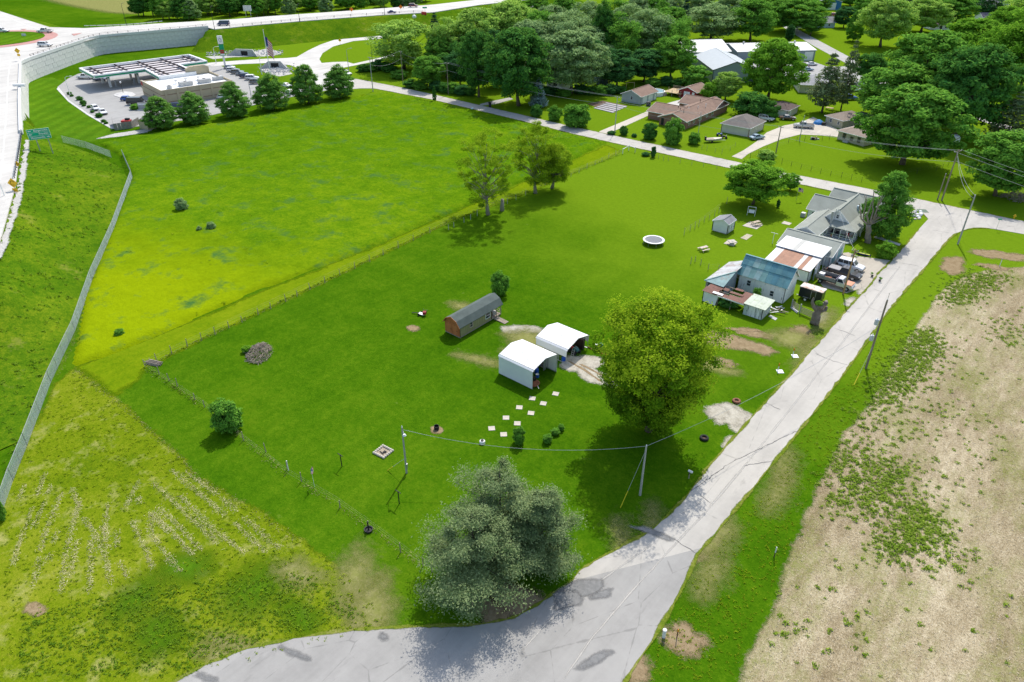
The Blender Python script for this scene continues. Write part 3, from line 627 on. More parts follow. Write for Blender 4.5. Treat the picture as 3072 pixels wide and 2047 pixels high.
def deciduous(seed, H=10.0, Wd=8.0, kind='round', clear=0.16, nclump=90, nleaf=230, leaf=0.26, clump=0.95, sparse_top=0.0, trunk_r=0.20, limbs=10, shell=0.5, lean=0.0, gap=0.0, rough=0.28):
    """returns (trunk MB, leaf arrays) of a broadleaf tree, base at origin"""
    rng = np.random.default_rng(seed); rr = random.Random(seed); mb = MB(); z0 = H*clear; Hc = H-z0
    top = Vector((lean*H, rr.uniform(-.02, .02)*H, H*0.80)); pts = []
    for k in range(7):
        t = k/6; p = Vector((0, 0, 0)).lerp(top, t); p += Vector((rr.uniform(-1, 1), rr.uniform(-1, 1), 0))*0.018*H*(t > 0); pts.append(p)
    rad = [trunk_r*1.35]+[trunk_r*(1-0.86*k/6) for k in range(1, 7)]
    mb.tube(pts, rad, 8)
    ax = lambda z: Vector((lean*z, 0, 0))
    cl = []
    for i in range(nclump):
        for _ in range(30):
            u = rng.random(); th = rng.random()*2*PI; R = crown_radius(kind, u)*Wd/2*(1-rough/2+rough*float(vnoise(np.array([th*2.1+seed]), np.array([u*4.0+seed*3]), 1.0)[0]))
            if rng.random() > (R/(Wd/2)+0.15): continue
            q = rng.random()**shell
            break
        z = z0+u*Hc*0.97+clump*0.15; p = ax(z)+Vector((math.cos(th)*R*q, math.sin(th)*R*q, z)); cl.append((p, u, q))
    # limbs toward a spread of clumps
    order = sorted(range(nclump), key=lambda i: -cl[i][2])[:max(limbs*4, 8)]
    rr.shuffle(order)
    for j, i in enumerate(order[:limbs*3]):
        p, u, q = cl[i]; zs = z0*0.85+(p.z-z0)*rr.uniform(0.25, 0.55); zs = min(zs, H*0.7)
        t = zs/(H*0.8)*6; k = min(5, int(t)); a = pts[k].lerp(pts[k+1], t-k); r0 = rad[min(6, k+1)]*(0.62 if j < limbs else 0.34)
        m1 = a.lerp(p, 0.45)+Vector((rr.uniform(-1, 1), rr.uniform(-1, 1), rr.uniform(-.2, .9)))*0.05*H
        mb.tube([a, a.lerp(m1, 0.5)+Vector((0, 0, -0.01*H)), m1, p], [r0, r0*0.8, r0*0.55, r0*0.16], 5, False)
        for e in range(2):
            b = m1.lerp(p, rr.uniform(0.1, 0.7)); d = cl[rr.randrange(nclump)][0]
            if (d-b).length < 0.33*Wd: mb.tube([b, b.lerp(d, 0.55)+Vector((0, 0, 0.02*H)), d], [r0*0.35, r0*0.24, r0*0.08], 4, False)
    C, Nn, S = [], [], []
    ctr = np.array([lean*H*0.55, 0, z0+Hc*0.42])
    for p, u, q in cl:
        if gap and rng.random() < gap: continue
        n = int(nleaf*(1-sparse_top*u)*rng.uniform(0.6, 1.35)); rc = clump*rng.uniform(0.65, 1.35)
        d = rnd_dir(n, rng); r = rng.random(n)**0.42*rc; c = np.array(p)+d*r[:, None]*np.array([1.15, 1.15, 0.72])
        o = c-ctr; o /= np.linalg.norm(o, axis=1)[:, None]+1e-9
        nn = o*0.55+d*0.35+np.array([0, 0, 0.45])+rnd_dir(n, rng)*0.75; nn /= np.linalg.norm(nn, axis=1)[:, None]
        C.append(c); Nn.append(nn); S.append(leaf*rng.uniform(0.6, 1.3, n))
    C, Nn, S = np.concatenate(C), np.concatenate(Nn), np.concatenate(S)
    k = C[:, 2] > 0.25; C, Nn, S = C[k], Nn[k], S[k]
    U, V = leaf_axes(Nn, S, rng)
    return mb, (C, U, V)

def conifer(seed, H=12.0, Wd=7.0, whorls=16, per=7, spray=0.32, nspray=46, clear=0.08, droop=0.12, up=0.25, trunk_r=0.2, kind='cone', ragged=0.25, dens=1.0, bunch=0.55, tufts=0):
    """pine or spruce: whorled boughs carrying flat sprays of needles"""
    rng = np.random.default_rng(seed); rr = random.Random(seed); mb = MB(); pts = [Vector((0, 0, 0))]
    for k in range(1, 7): pts.append(Vector((rr.uniform(-1, 1)*0.012*H, rr.uniform(-1, 1)*0.012*H, H*k/6)))
    mb.tube(pts, [trunk_r*1.3]+[trunk_r*(1-0.93*k/6) for k in range(1, 7)], 8)
    C, Nn, S = [], [], []
    for w in range(whorls):
        u = (w+rr.uniform(-.3, .3))/whorls; u = min(max(u, 0.0), 0.985); z = H*(clear+(1-clear)*u); R = crown_radius(kind, u)*Wd/2
        nb = max(3, int(per*(0.6+0.6*R/(Wd/2)))); ph = rr.random()*6.28
        for b in range(nb):
            th = ph+2*PI*b/nb+rr.uniform(-.35, .35); L = R*rr.uniform(1-ragged, 1+ragged*0.6)+0.15; e = up*rr.uniform(0.3, 1.4)
            d = Vector((math.cos(th), math.sin(th), 0)); a = Vector((0, 0, z)); m1 = a+d*L*0.55+Vector((0, 0, L*(e*0.3-droop*0.4))); p = a+d*L+Vector((0, 0, L*(e-droop)))
            mb.tube([a, m1, p], [trunk_r*0.30*(1.15-u), trunk_r*0.17*(1.15-u), 0.02], 4, False)
            n = int(nspray*(0.35+L/(Wd/2))*dens)
            t = rng.random(n)**0.55; base = np.where(t[:, None] < 0.55, np.array(a)+(np.array(m1)-np.array(a))*(t/0.55)[:, None], np.array(m1)+(np.array(p)-np.array(m1))*((t-0.55)/0.45)[:, None])
            side = np.array([-d.y, d.x, 0]); wd = rng.normal(size=n)*(0.10+0.26*(1-t)*0.6+0.06)*L*0.9
            c = base+side*wd[:, None]+np.array([0, 0, 1])*(rng.normal(size=n)*0.06*L+np.abs(rng.normal(size=n))*bunch*0.12*L)[:, None]
            if tufts:
                K = max(2, int(tufts*L/(Wd/2)+1)); tc = rng.random(K)**0.5; ca = np.array(a)+(np.array(p)-np.array(a))*tc[:, None]; ca[:, 2] += (tc**2*L*up*0.5); ca += side*(rng.normal(size=K)*0.22*L*(1.1-tc*0.6))[:, None]
                w_ = rng.integers(0, K, n); g_ = rng.normal(size=(n, 3))*np.array([1, 1, 0.45]); c = ca[w_]+g_*(0.24+0.18*rng.random(K))[w_][:, None]*(0.7+0.22*L)
            nn = np.array([0, 0, 0.9])+np.array(d)*0.35+rnd_dir(n, rng)*0.7; nn /= np.linalg.norm(nn, axis=1)[:, None]
            C.append(c); Nn.append(nn); S.append(spray*rng.uniform(0.55, 1.35, n))
    C, Nn, S = np.concatenate(C), np.concatenate(Nn), np.concatenate(S); k = C[:, 2] > 0.2; C, Nn, S = C[k], Nn[k], S[k]
    U, V = leaf_axes(Nn, S, rng, 0.42)
    return mb, (C, U, V)

PROTO = {}
def proto(key, fn):
    if key not in PROTO:
        mb, (C, U, V) = fn(); PROTO[key] = (mb.mesh(key+'_trunk', M_BARK, True), quads_mesh(key+'_crown', C, U, V, MATS['leaf_mid']))
    return PROTO[key]
leaf_mat('leaf_mid', (0.063, 0.209, 0.030), (0.209, 0.438, 0.055), 0.30)
LM = {'mid': MATS['leaf_mid'],
      'dark': leaf_mat('leaf_dark', (0.030, 0.129, 0.030), (0.116, 0.292, 0.046), 0.28),
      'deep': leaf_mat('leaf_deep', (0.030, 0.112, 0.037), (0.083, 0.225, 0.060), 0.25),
      'light': leaf_mat('leaf_light', (0.160, 0.350, 0.065), (0.429, 0.627, 0.114), 0.36),
      'grey': leaf_mat('leaf_grey_green', (0.132, 0.252, 0.087), (0.346, 0.491, 0.194), 0.32),
      'yellow': leaf_mat('leaf_yellow_green', (0.150, 0.280, 0.014), (0.360, 0.500, 0.025), 0.42),
      'lime': leaf_mat('leaf_lime', (0.088, 0.250, 0.018), (0.245, 0.480, 0.045), 0.40),
      'pine': leaf_mat('needles_grey_green', (0.105, 0.178, 0.068), (0.285, 0.360, 0.160), 0.22, 0.5),
      'pine2': leaf_mat('needles_olive', (0.084, 0.147, 0.063), (0.267, 0.326, 0.140), 0.2, 0.5),
      'spruce': leaf_mat('needles_dark', (0.015, 0.053, 0.035), (0.052, 0.127, 0.080), 0.12, 0.5),
      'blue': leaf_mat('needles_blue', (0.111, 0.209, 0.196), (0.349, 0.466, 0.442), 0.15, 0.5),
      'row': leaf_mat('leaf_row_trees', (0.070, 0.209, 0.037), (0.220, 0.424, 0.074), 0.30)}
P_ROUND = [lambda s=s: deciduous(s, 10, 8, 'round', 0.19, 190, 125, 0.20, 0.68, 0.0, 0.2, 9, 0.42) for s in (11, 12, 13)]
P_OVAL = [lambda s=s: deciduous(s, 10, 8, 'oval', 0.08, 210, 125, 0.18, 0.62, 0.0, 0.17, 10, 0.42) for s in (21, 22)]
P_SPREAD = [lambda s=s: deciduous(s, 10, 9, 'spread', 0.20, 230, 120, 0.20, 0.70, 0.0, 0.22, 10, 0.40, gap=0.06) for s in (31, 32)]
P_AIRY = [lambda s=s: deciduous(s, 10, 7, 'vase', 0.12, 170, 85, 0.18, 0.75, 0.2, 0.17, 12, 0.55, gap=0.10) for s in (41, 42, 43)]
P_BUSH = [lambda s=s: deciduous(s, 10, 10, 'round', 0.02, 60, 190, 0.50, 1.7, 0.0, 0.18, 6, 0.4) for s in (51, 52)]
P_CONE = [lambda s=s: conifer(s, 12, 6, 22, 8, 0.30, 36, 0.04, 0.18, 0.10) for s in (61,)]
P_PINE = [lambda s=s: conifer(s, 12, 8, 15, 7, 0.30, 60, 0.12, 0.05, 0.22, 0.2, 'cone', 0.35) for s in (71, 72)]
P_PILLAR = [lambda s=s: conifer(s, 12, 4, 26, 9, 0.3, 30, 0.02, -0.3, 0.5, 0.15, 'pillar', 0.15) for s in (81,)]
KINDS = {'round': (P_ROUND, 10, 8), 'oval': (P_OVAL, 10, 8), 'spread': (P_SPREAD, 10, 9), 'airy': (P_AIRY, 10, 7), 'bush': (P_BUSH, 10, 10), 'cone': (P_CONE, 12, 6), 'pine': (P_PINE, 12, 8), 'pillar': (P_PILLAR, 12, 4)}
NTREE = [0]
def tree(name, label, kind, color, base, top_y, width, cat='tree', group=None, h=None, w=None, rz=None, bark=None, z=0.0, pos=None):
    """place a tree: base pixel, crown-top pixel row and crown width in pixels give its real size"""
    k = NTREE[0]; NTREE[0] += 1
    fns, ph, pw = KINDS[kind]; v = k % len(fns); tm, cm = proto(kind+str(v), fns[v])
    p = pos if pos else at(base[0], base[1], z); hh = h or max(0.4, height_to(base, top_y, z)); ww = (w or width/ppm(base[1], z))*(1.0 if kind in ('bush','cone','pine','pillar','oval') else 1.16)
    r = thing(name, label, cat, p, (k*2.399) % 6.283 if rz is None else rz, group)
    sc = (ww/pw, ww/pw, hh/ph)
    for nm, me, m in (('trunk', tm, bark or M_BARK), ('crown', cm, LM[color])):
        o = new_obj(nm, me); o.parent = r; o.scale = sc; o.material_slots[0].link = 'OBJECT'; o.material_slots[0].material = m
    return r
def own_tree(name, label, data, color, pos, rz=0.0, bark=None, cat='tree', group=None):
    mb, (C, U, V) = data; r = thing(name, label, cat, pos, rz, group)
    mb.build('trunk', bark or M_BARK, r, smooth=True); o = new_obj('crown', quads_mesh('crown', C, U, V, LM[color])); o.parent = r
    return r

# --- the two large trees in front and the white pines at the bend
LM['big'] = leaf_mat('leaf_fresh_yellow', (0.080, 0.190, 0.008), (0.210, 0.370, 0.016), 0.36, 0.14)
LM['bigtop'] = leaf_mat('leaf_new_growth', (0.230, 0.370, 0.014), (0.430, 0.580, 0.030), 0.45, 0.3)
d = deciduous(101, 19.0, 14.4, 'egg', 0.06, 430, 185, 0.18, 0.95, 0.55, 0.40, 22, 0.45, rough=0.6)
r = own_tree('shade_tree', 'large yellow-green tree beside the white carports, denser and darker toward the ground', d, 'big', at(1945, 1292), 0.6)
g = deciduous(102, 19.6, 15.4, 'egg', 0.10, 460, 95, 0.15, 0.95, 0.15, 0.25, 10, 0.34, rough=0.6)
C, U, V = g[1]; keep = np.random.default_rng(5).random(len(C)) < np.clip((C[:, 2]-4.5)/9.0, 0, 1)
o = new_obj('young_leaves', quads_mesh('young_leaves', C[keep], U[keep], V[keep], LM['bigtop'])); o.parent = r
PN = [(at(1425, 1765), 10.2, 9.6, 201, 'front white pine of the clump at the road bend'), (at(1500, 1660), 11.6, 8.6, 202, 'tallest white pine at the back of the clump at the road bend'),
      (at(1620, 1690), 9.8, 7.4, 203, 'white pine of the bend clump nearest the straight road')]
for p, hh, ww, sd_, lb in PN:
    dd = conifer(sd_, hh, ww, 10, 6, 0.115, 820, 0.04, 0.18, 0.34, 0.26, 'oval', 0.5, 1.0, 1.6, 3)
    own_tree('pine_tree', lb, dd, 'pine', p, sd_*1.3, M_BARK3, group='white pines at the bend')

# --- pollarded willows on the back fence line
for i, (bx, by, ty, w_, sd_, lb, ln) in enumerate([(1464,645,383,205,301,'tall yellow-green willow, broadest of three on the fence line',-0.08),(1606,580,368,150,302,'slim willow with a bare broken top limb on the fence line',-0.06),(1656,565,425,120,303,'short forked willow on the fence line nearest the street',0.22)]):
    hh = height_to((bx, by), ty); ww = w_/ppm(by)
    dd = deciduous(sd_, hh, ww, 'vase', 0.14, 175, 150, 0.16, 0.85, 0.1, 0.36, 16, 0.5, ln, gap=0.10, rough=0.7)
    own_tree('willow_tree', lb, dd, 'yellow', at(bx, by), math.radians(-40), M_BARK2, group='willows on the fence line')
for base, tp, wd_, lb in [((1506,632),606,10,'weathered grey stub of a dead trunk beside the broad willow')]:
    hh = height_to(base, 598); s_ = thing('snag', lb, 'tree stump', at(*base))
    MB().tube([(0,0,-0.1),(0.05,0,hh*0.5),(0.0,0.1,hh)], [0.55,0.42,0.34], 9).build('trunk', M_BARK2, s_, smooth=True)

# --- tree by tree: name, label, kind, colour, base pixel, top row, width
TREES = [
 ('ornamental_pear','first tree of the row behind the petrol station, next to the wooden bin enclosure','oval','row',(488,387),290,98),
 ('ornamental_pear','second tree of the row from the wooden bin enclosure','oval','row',(588,369),276,100),
 ('ornamental_pear','third tree of the row from the wooden bin enclosure','oval','row',(708,351),246,99),
 ('ornamental_pear','fourth tree of the row from the wooden bin enclosure','oval','row',(821,330),221,102),
 ('ornamental_pear','fifth tree of the row from the wooden bin enclosure','oval','row',(926,311),194,97),
 ('ornamental_pear','last tree of the petrol station row, closest to the street junction','oval','row',(1021,295),194,100),
 ('broadleaf_tree','feathery light green tree beside the curved service road','airy','light',(1212,208),58,165),
 ('spruce_tree','dark narrow spruce standing beside the curved service road','cone','spruce',(1308,160),36,66),
 ('broadleaf_tree','small bright green tree behind the two pale utility poles','round','mid',(1288,265),168,82),
 ('broadleaf_tree','dark dense tree with pale bare stems above the street, left one of the big pair','spread','dark',(1437,292),90,112),
 ('broadleaf_tree','huge dark dense tree above the street beside the bluish spruce','spread','dark',(1556,318),86,184),
 ('spruce_tree','blue-grey spruce in front of the huge dark tree','cone','blue',(1614,322),230,62),
 ('broadleaf_tree','pale airy tree between the dark spruce and the dark pair','airy','light',(1352,205),50,100),
 ('broadleaf_tree','pale olive treetop behind the dark pair','airy','light',(1500,170),12,135),
 ('broadleaf_tree','dark green tree below the distant second fuel canopy','round','mid',(1622,190),32,105),
 ('broadleaf_tree','grey-green tree left of the tallest dark tree','airy','grey',(1718,185),30,105),
 ('broadleaf_tree','large grey-green tree in shade above the garden bed','spread','grey',(1712,282),94,175),
 ('broadleaf_tree','tallest dark tree in the middle of the wood','oval','dark',(1803,205),2,92),
 ('broadleaf_tree','thin tree with clearly visible bare trunks in the wood','airy','grey',(1880,172),8,110),
 ('broadleaf_tree','leafy tree left of the white-roofed metal building','airy','mid',(1972,186),40,122),
 ('broadleaf_tree','green tree against the corner of the white-roofed metal building','round','mid',(2012,240),108,112),
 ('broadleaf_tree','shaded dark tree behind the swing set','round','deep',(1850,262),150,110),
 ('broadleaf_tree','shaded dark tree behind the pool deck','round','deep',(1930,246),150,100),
 ('spruce_tree','grey pointed spruce in the shaded hedge','cone','blue',(1808,256),140,64),
 ('spruce_tree','very dark spruce behind the white-roofed metal building','cone','spruce',(2050,90),-6,52),
 ('broadleaf_tree','grey-green tree above the white-roofed metal building','airy','grey',(2130,122),12,145),
 ('broadleaf_tree','dense tree above the long low metal building','spread','mid',(2250,124),-4,125),
 ('broadleaf_tree','broad tree overhanging the far side street','spread','mid',(2375,96),-10,150),
 ('arborvitae','dark columnar evergreen beside the far side street','pillar','deep',(2366,125),74,24),
 ('broadleaf_tree','round tree in front of the pale blue house','round','mid',(2430,108),36,62),
 ('broadleaf_tree','tall bright yellow-green tree with open limbs in front of the grey metal building','spread','lime',(2302,302),120,160),
 ('broadleaf_tree','light willowy tree against the tall grey metal building','round','light',(2176,302),218,70),
 ('broadleaf_tree','dark tree at the foot of the tall yellow-green tree','bush','dark',(2255,348),282,100),
 ('broadleaf_tree','small dark tree beside the old brown-roofed garage','bush','dark',(2308,358),308,46),
 ('broadleaf_tree','bright green shrub tree beside the red shed','bush','lime',(2133,302),250,58),
 ('broadleaf_tree','leafy clump between the red shed and the grey metal building','bush','mid',(2082,262),204,82),
 ('pine_tree','layered dark pine behind the old brown-roofed garage','pine','pine2',(2465,338),150,118),
 ('pine_tree','thin leaning pine right of the layered dark pine','pine','pine2',(2522,332),116,76),
 ('maple_tree','big round maple shading the lawn opposite the farmhouse','spread','mid',(2706,494),262,248),
 ('broadleaf_tree','mid green tree behind the tan bungalow','spread','mid',(2665,372),190,190),
 ('broadleaf_tree','massive very dark tree right of the tan bungalow','spread','dark',(2862,412),136,228),
 ('broadleaf_tree','tall mid green tree behind the massive dark one','spread','mid',(2742,345),92,215),
 ('broadleaf_tree','yellow-green tree with a single trunk near the upper right lane','airy','lime',(2986,264),70,150),
 ('broadleaf_tree','yellow-green forked tree at the right edge of the picture','airy','lime',(3054,278),-8,165),
 ('broadleaf_tree','pale green tree in front of the purple-roofed house','round','light',(2640,142),-8,128),
 ('broadleaf_tree','light green crown between the far houses','round','light',(2762,98),-4,118),
 ('broadleaf_tree','dark green crown left of the far white shed','round','mid',(2852,82),-12,100),
 ('broadleaf_tree','small dark tree at the far blue workshop','round','mid',(2590,62),-12,68),
 ('broadleaf_tree','pointed green tree right of the pale blue house','oval','mid',(2558,124),30,52),
 ('broadleaf_tree','dark round tree behind the pale blue house','round','deep',(2530,84),22,56),
 ('broadleaf_tree','pale yellow-green crown in front of the far white shed','spread','lime',(2890,205),56,160),
 ('pine_tree','grey-green pine at the right edge above the brush heap','pine','pine2',(3010,440),272,150),
 ('broadleaf_tree','wide green tree beside the brush heap at the corner','round','mid',(2985,588),400,178),
 ('maple_tree','neat round maple shading the white garden swing','round','lime',(2258,614),488,148),
 ('broadleaf_tree','round leafy tree standing behind the dead pruned tree','oval','mid',(2640,712),516,138),
 ('young_tree','small lone bushy tree on the lawn near the brown cabin','bush','mid',(1497,884),820,48),
 ('young_tree','dark round bush tree on the front fence line','bush','mid',(690,1288),1208,78),
 ('young_tree','small round tree near the street in the farmhouse yard','round','mid',(2370,572),522,44),
 ('young_tree','thin young sapling on the verge of the far street','oval','dark',(1304,305),258,14),
]
for row in TREES:
    n_, lb, kd, cl_, b_, ty, w_ = row; tree(n_, lb, kd, cl_, b_, ty, w_, group={'ornamental_pear': 'row of trees behind the petrol station'}.get(n_))
# infill of the wood above the street and the far wood beyond the highway
rr = random.Random(3)
LANDM = [('the narrow dark spruce',1303,100),('the huge dark tree',1556,200),('the tallest dark tree',1803,100),('the distant fuel canopy',1600,30),('the garden bed',1800,300),('the white-roofed metal building',2120,150),('the long metal building',2320,150),('the far side street',2400,100),('the pale blue house',2470,70),('the massive very dark tree',2860,280),('the purple-roofed house',2795,75),('the layered dark pine',2465,250),('the transformer pole',1283,220),('the blue workshop',2495,10),('the white-blossoming shrub',1728,350),('the grey garage',1890,290),('the curved service road',1130,200)]
CWORD = {'light':'pale green','grey':'grey-green','mid':'mid green','deep':'very dark','dark':'dark green','lime':'yellow-green'}; USED = {}
def near_label(col, noun, x, y):
    l = min(LANDM, key=lambda q: (q[1]-x)**2+4*(q[2]-y)**2); dx, dy = x-l[1], y-l[2]; w = ('left of ' if dx < 0 else 'right of ') if abs(dx) > abs(dy) else ('above ' if dy < 0 else 'below ')
    s = CWORD[col]+' '+noun+' '+w+l[0]; USED[s] = USED.get(s, 0)+1
    return s if USED[s] == 1 else ORD[USED[s]-1]+' '+s
for bx, by, ty, w_, c_ in [(1390,170,60,90,'light'),(1430,120,25,90,'grey'),(1570,120,20,90,'light'),(1650,130,15,90,'grey'),(1760,120,0,90,'grey'),(1690,80,-10,80,'mid'),(1840,110,-10,90,'mid'),(1905,100,-10,80,'grey'),(1960,100,-8,80,'mid'),(2010,80,-12,70,'grey'),(1640,225,120,90,'deep'),(1770,230,120,80,'deep'),(1480,215,90,90,'deep'),(1400,225,110,80,'dark'),(2180,85,-15,90,'grey'),(2300,70,-20,90,'mid'),(2450,40,-25,70,'mid'),(1340,235,160,70,'dark'),(1600,250,150,90,'deep'),(2690,60,-20,80,'grey'),(2800,45,-25,90,'mid'),(2950,60,-25,80,'deep'),(2900,30,-25,70,'deep'),(1540,85,-5,70,'light'),(1610,60,-10,60,'mid'),(2090,55,-20,80,'grey'),(2550,20,-30,80,'mid'),(2620,15,-30,80,'grey'),(2720,15,-30,80,'mid'),(3050,120,-20,110,'light'),(2990,150,20,100,'lime'),(2800,240,120,120,'mid'),(2920,250,150,100,'dark'),(2600,250,160,80,'dark'),(1430,195,28,130,'light'),(1530,165,4,140,'light'),(1592,215,60,120,'grey'),(1680,205,40,130,'grey'),(1755,215,84,110,'grey'),(1850,205,40,110,'mid'),(1940,190,24,110,'grey'),(2000,155,22,110,'mid'),(1320,215,110,80,'mid'),(1380,255,150,80,'deep'),(1490,262,140,90,'deep'),(1670,262,150,90,'deep')]:
    tree('wood_tree', near_label(c_, 'crown in the wood', bx, (by+ty)/2), rr.choice(['round','airy','spread']), c_, (bx, by), ty, w_, group='crowded wood trees')
for k in range(46):
    u = k/45; bx = 420+u*860+rr.uniform(-14, 14); by = 66-u*44+rr.choice([0, -8, -16])+rr.uniform(-3, 3)
    tree('far_tree', 'tree of the dense wood beyond the highway', rr.choice(['round','oval','spread']), rr.choice(['mid','mid','dark','light','grey']), (bx, by), None, None, group='far wood beyond the highway', h=rr.uniform(9, 15), w=rr.uniform(8, 12))
for k in range(34):
    bx = 520+k*82+rr.uniform(-20, 20); by = rr.uniform(-38, -14)
    tree('far_tree', 'tree of the dense wood beyond the highway' if bx < 1400 else 'tree of the distant wood along the upper edge', rr.choice(['round','oval','spread']), rr.choice(['mid','dark','deep','grey']), (bx, by), None, None, group='far wood beyond the highway' if bx < 1400 else 'distant wood along the upper edge', h=rr.uniform(11, 17), w=rr.uniform(11, 16))
# hedgerow bushes under the wood edge
for i, (bx, by, w_, h_) in enumerate([(1235,262,5,2.6),(1262,268,5,2.8),(1310,272,5,3),(1335,278,4.5,3.2),(1360,280,5,3.4),(1385,284,5,3),(1410,286,4,2.6),(1110,212,7,2.4),(1140,208,6,3.4),(1170,215,6,3),(1200,236,6,2.8),(1740,282,5,3),(1770,284,5,2.6),(1800,284,5,3),(1830,282,5,3.2),(1860,280,4,2.4),(1960,258,5,2.6),(2000,256,5,3),(2030,262,4,2.6),(1690,290,5,2.4),(1650,285,5,3)]):
    tree('hedge_bush', near_label(['dark','mid','deep'][i % 3], 'hedge bush', bx, by), 'bush', ['dark','mid','deep'][i % 3], (bx, by), None, None, cat='bush', group='hedgerow bushes', h=h_, w=w_)
SHRUBS = [
 ('shrub','rounded dark shrub at the foot of the blue-grey spruce','dark',(1608,350),315,34),('shrub','rounded shrub between the blue-grey spruce and the blossoming shrub','mid',(1662,362),320,38),('blossom_shrub','wide white-blossoming shrub beside the street','mid',(1728,380),316,72),
 ('shrub','small conical evergreen beside the drive of the brick house','dark',(1871,405),380,24),('shrub','low dark mound on the lawn of the brick house','deep',(1903,411),402,16),('shrub','low shrub at the foot of the pole by the drive','deep',(1835,404),394,22),
 ('shrub','tall round bush left of the brick gable','dark',(1948,418),372,40),('shrub','two-toned bush in front of the brick gable','mid',(2017,432),362,52),('shrub','pale bush near the boat trailer','mid',(2080,432),400,34),
 ('shrub','clipped round box bush by the farmhouse driveway','lime',(2652,772),730,50),('shrub','dark juniper in the roadside fence corner','deep',(1959,472),441,14),('shrub','small dark shrub on the lawn behind the farmhouse','deep',(2333,622),600,10),
 ('shrub','cream tufted ornamental grass at the mouth of the gravel yard','light',(2300,480),452,48),('shrub','low juniper clump against the roadside fence','deep',(1938,468),458,22),
 ('shrub','leafy bush under the tall roadside tree of the street junction','dark',(1092,215),195,38),
 ('shrub','flowering shrub in the yard near the two carports','mid',(1557,1330),1286,34),('shrub','rose bush at the end of the low flower row','mid',(1683,1290),1275,18),('shrub','low leafy plant at the middle of the flower row','mid',(1665,1302),1288,24),('shrub','low leafy plant at the near end of the flower row','mid',(1642,1326),1306,26),
 ('shrub','grey-leaved shrub lowest down in the meadow','grey',(548,632),598,34),('shrub','small round shrub of the pair in the meadow','grey',(637,690),668,26),('shrub','smaller half of the pair of meadow shrubs','grey',(600,696),680,14),
 ('shrub','green shrub at the meadow corner by the chain-link fence','mid',(362,1012),990,26),('shrub','dark thistle clump at the top of the meadow','dark',(763,384),378,14),
 ('shrub','leafy sapling overgrowing the near end of the chain-link fence','mid',(8,1560),1475,30),
]
for n_, lb, c_, b_, ty, w_ in SHRUBS: tree(n_, lb, 'bush', c_, b_, ty, w_, cat='shrub')
# blossoms on the white shrub
# scattered kerb shrubs at the station
for i, (zx, zy, s_) in enumerate([(700,955,1.5),(725,975,1.2),(805,1010,2.0),(845,1050,2.0),(850,1072,1.2),(900,1090,1.3),(935,1138,1.2),(1000,1185,2.0),(1045,1235,1.4),(1070,1252,1.2)]):
    tree('kerb_shrub', ORD[i]+' small shrub from the top along the station kerb bed', 'bush', 'dark', (zx/3.361, zy/3.361), None, None, cat='shrub', group='shrubs along the station kerb', h=s_*0.6, w=s_)

# ================================================================== BUILDING KIT
M_WHITE = mat('white_paint', (0.80, 0.80, 0.79), 0.6, 0.05, 0.8)
M_TRIM = mat('white_trim', (0.80, 0.80, 0.79), 0.5, 0.04)
M_GLASS = mat('dark_window_glass', (0.03, 0.04, 0.055), 0.08, 0.2, 0.6, spec=0.6)
M_DARK = mat('near_black', (0.02, 0.02, 0.023), 0.6, 0.2)
M_STEEL = mat('galvanised_steel', (0.45, 0.46, 0.47), 0.45, 0.1, 2.0, metal=0.6)
M_GREYMETAL = mat('grey_metal', (0.36, 0.37, 0.38), 0.5, 0.1)
M_WOOD = mat('weathered_wood', (0.32, 0.27, 0.21), 0.85, 0.2, 3.0, bump=0.4)
M_POLE = mat('utility_pole_wood', (0.27, 0.22, 0.17), 0.85, 0.2, 1.0, bump=0.3)
M_POLEGREY = mat('grey_pole', (0.42, 0.41, 0.39), 0.85, 0.15, 1.0)
M_BLACK = mat('black_metal', (0.025, 0.025, 0.028), 0.5, 0.15)
M_BLUE = mat('blue_plastic', (0.02, 0.10, 0.50), 0.4, 0.1)
M_RED = mat('red_paint', (0.45, 0.03, 0.03), 0.5, 0.15)
M_ORANGE = mat('orange_plastic', (0.85, 0.22, 0.02), 0.5, 0.1)
M_YELLOW = mat('yellow_sign', (0.85, 0.50, 0.02), 0.5, 0.06)
M_GREENSIGN = mat('green_sign', (0.0, 0.44, 0.25), 0.45, 0.05)
M_TYRE = mat('tyre_rubber', (0.022, 0.022, 0.024), 0.85, 0.2, 3)
M_RUST = mat('rusty_steel', (0.24, 0.09, 0.045), 0.85, 0.35, 2.0)
M_CONCRETE = mat('patio_concrete', (0.52, 0.47, 0.40), 0.9, 0.15, 1.2, bump=0.3)
M_CONCG = mat('grey_concrete', (0.48, 0.48, 0.47), 0.9, 0.12, 1.0, bump=0.3)
def shingle(name, c, var=0.16): return mat(name, c, 0.9, var, 0.7, bump=0.5, fine=16.0)
M_SH_GREEN = shingle('grey_green_shingle', (0.30, 0.32, 0.28), 0.10)
M_SH_BROWN = shingle('brown_shingle', (0.235, 0.155, 0.115))
M_SH_TAN = shingle('tan_shingle', (0.28, 0.225, 0.18))
M_SH_DARK = shingle('dark_shingle', (0.11, 0.10, 0.105))
M_SH_GREY = shingle('grey_shingle', (0.25, 0.255, 0.265))

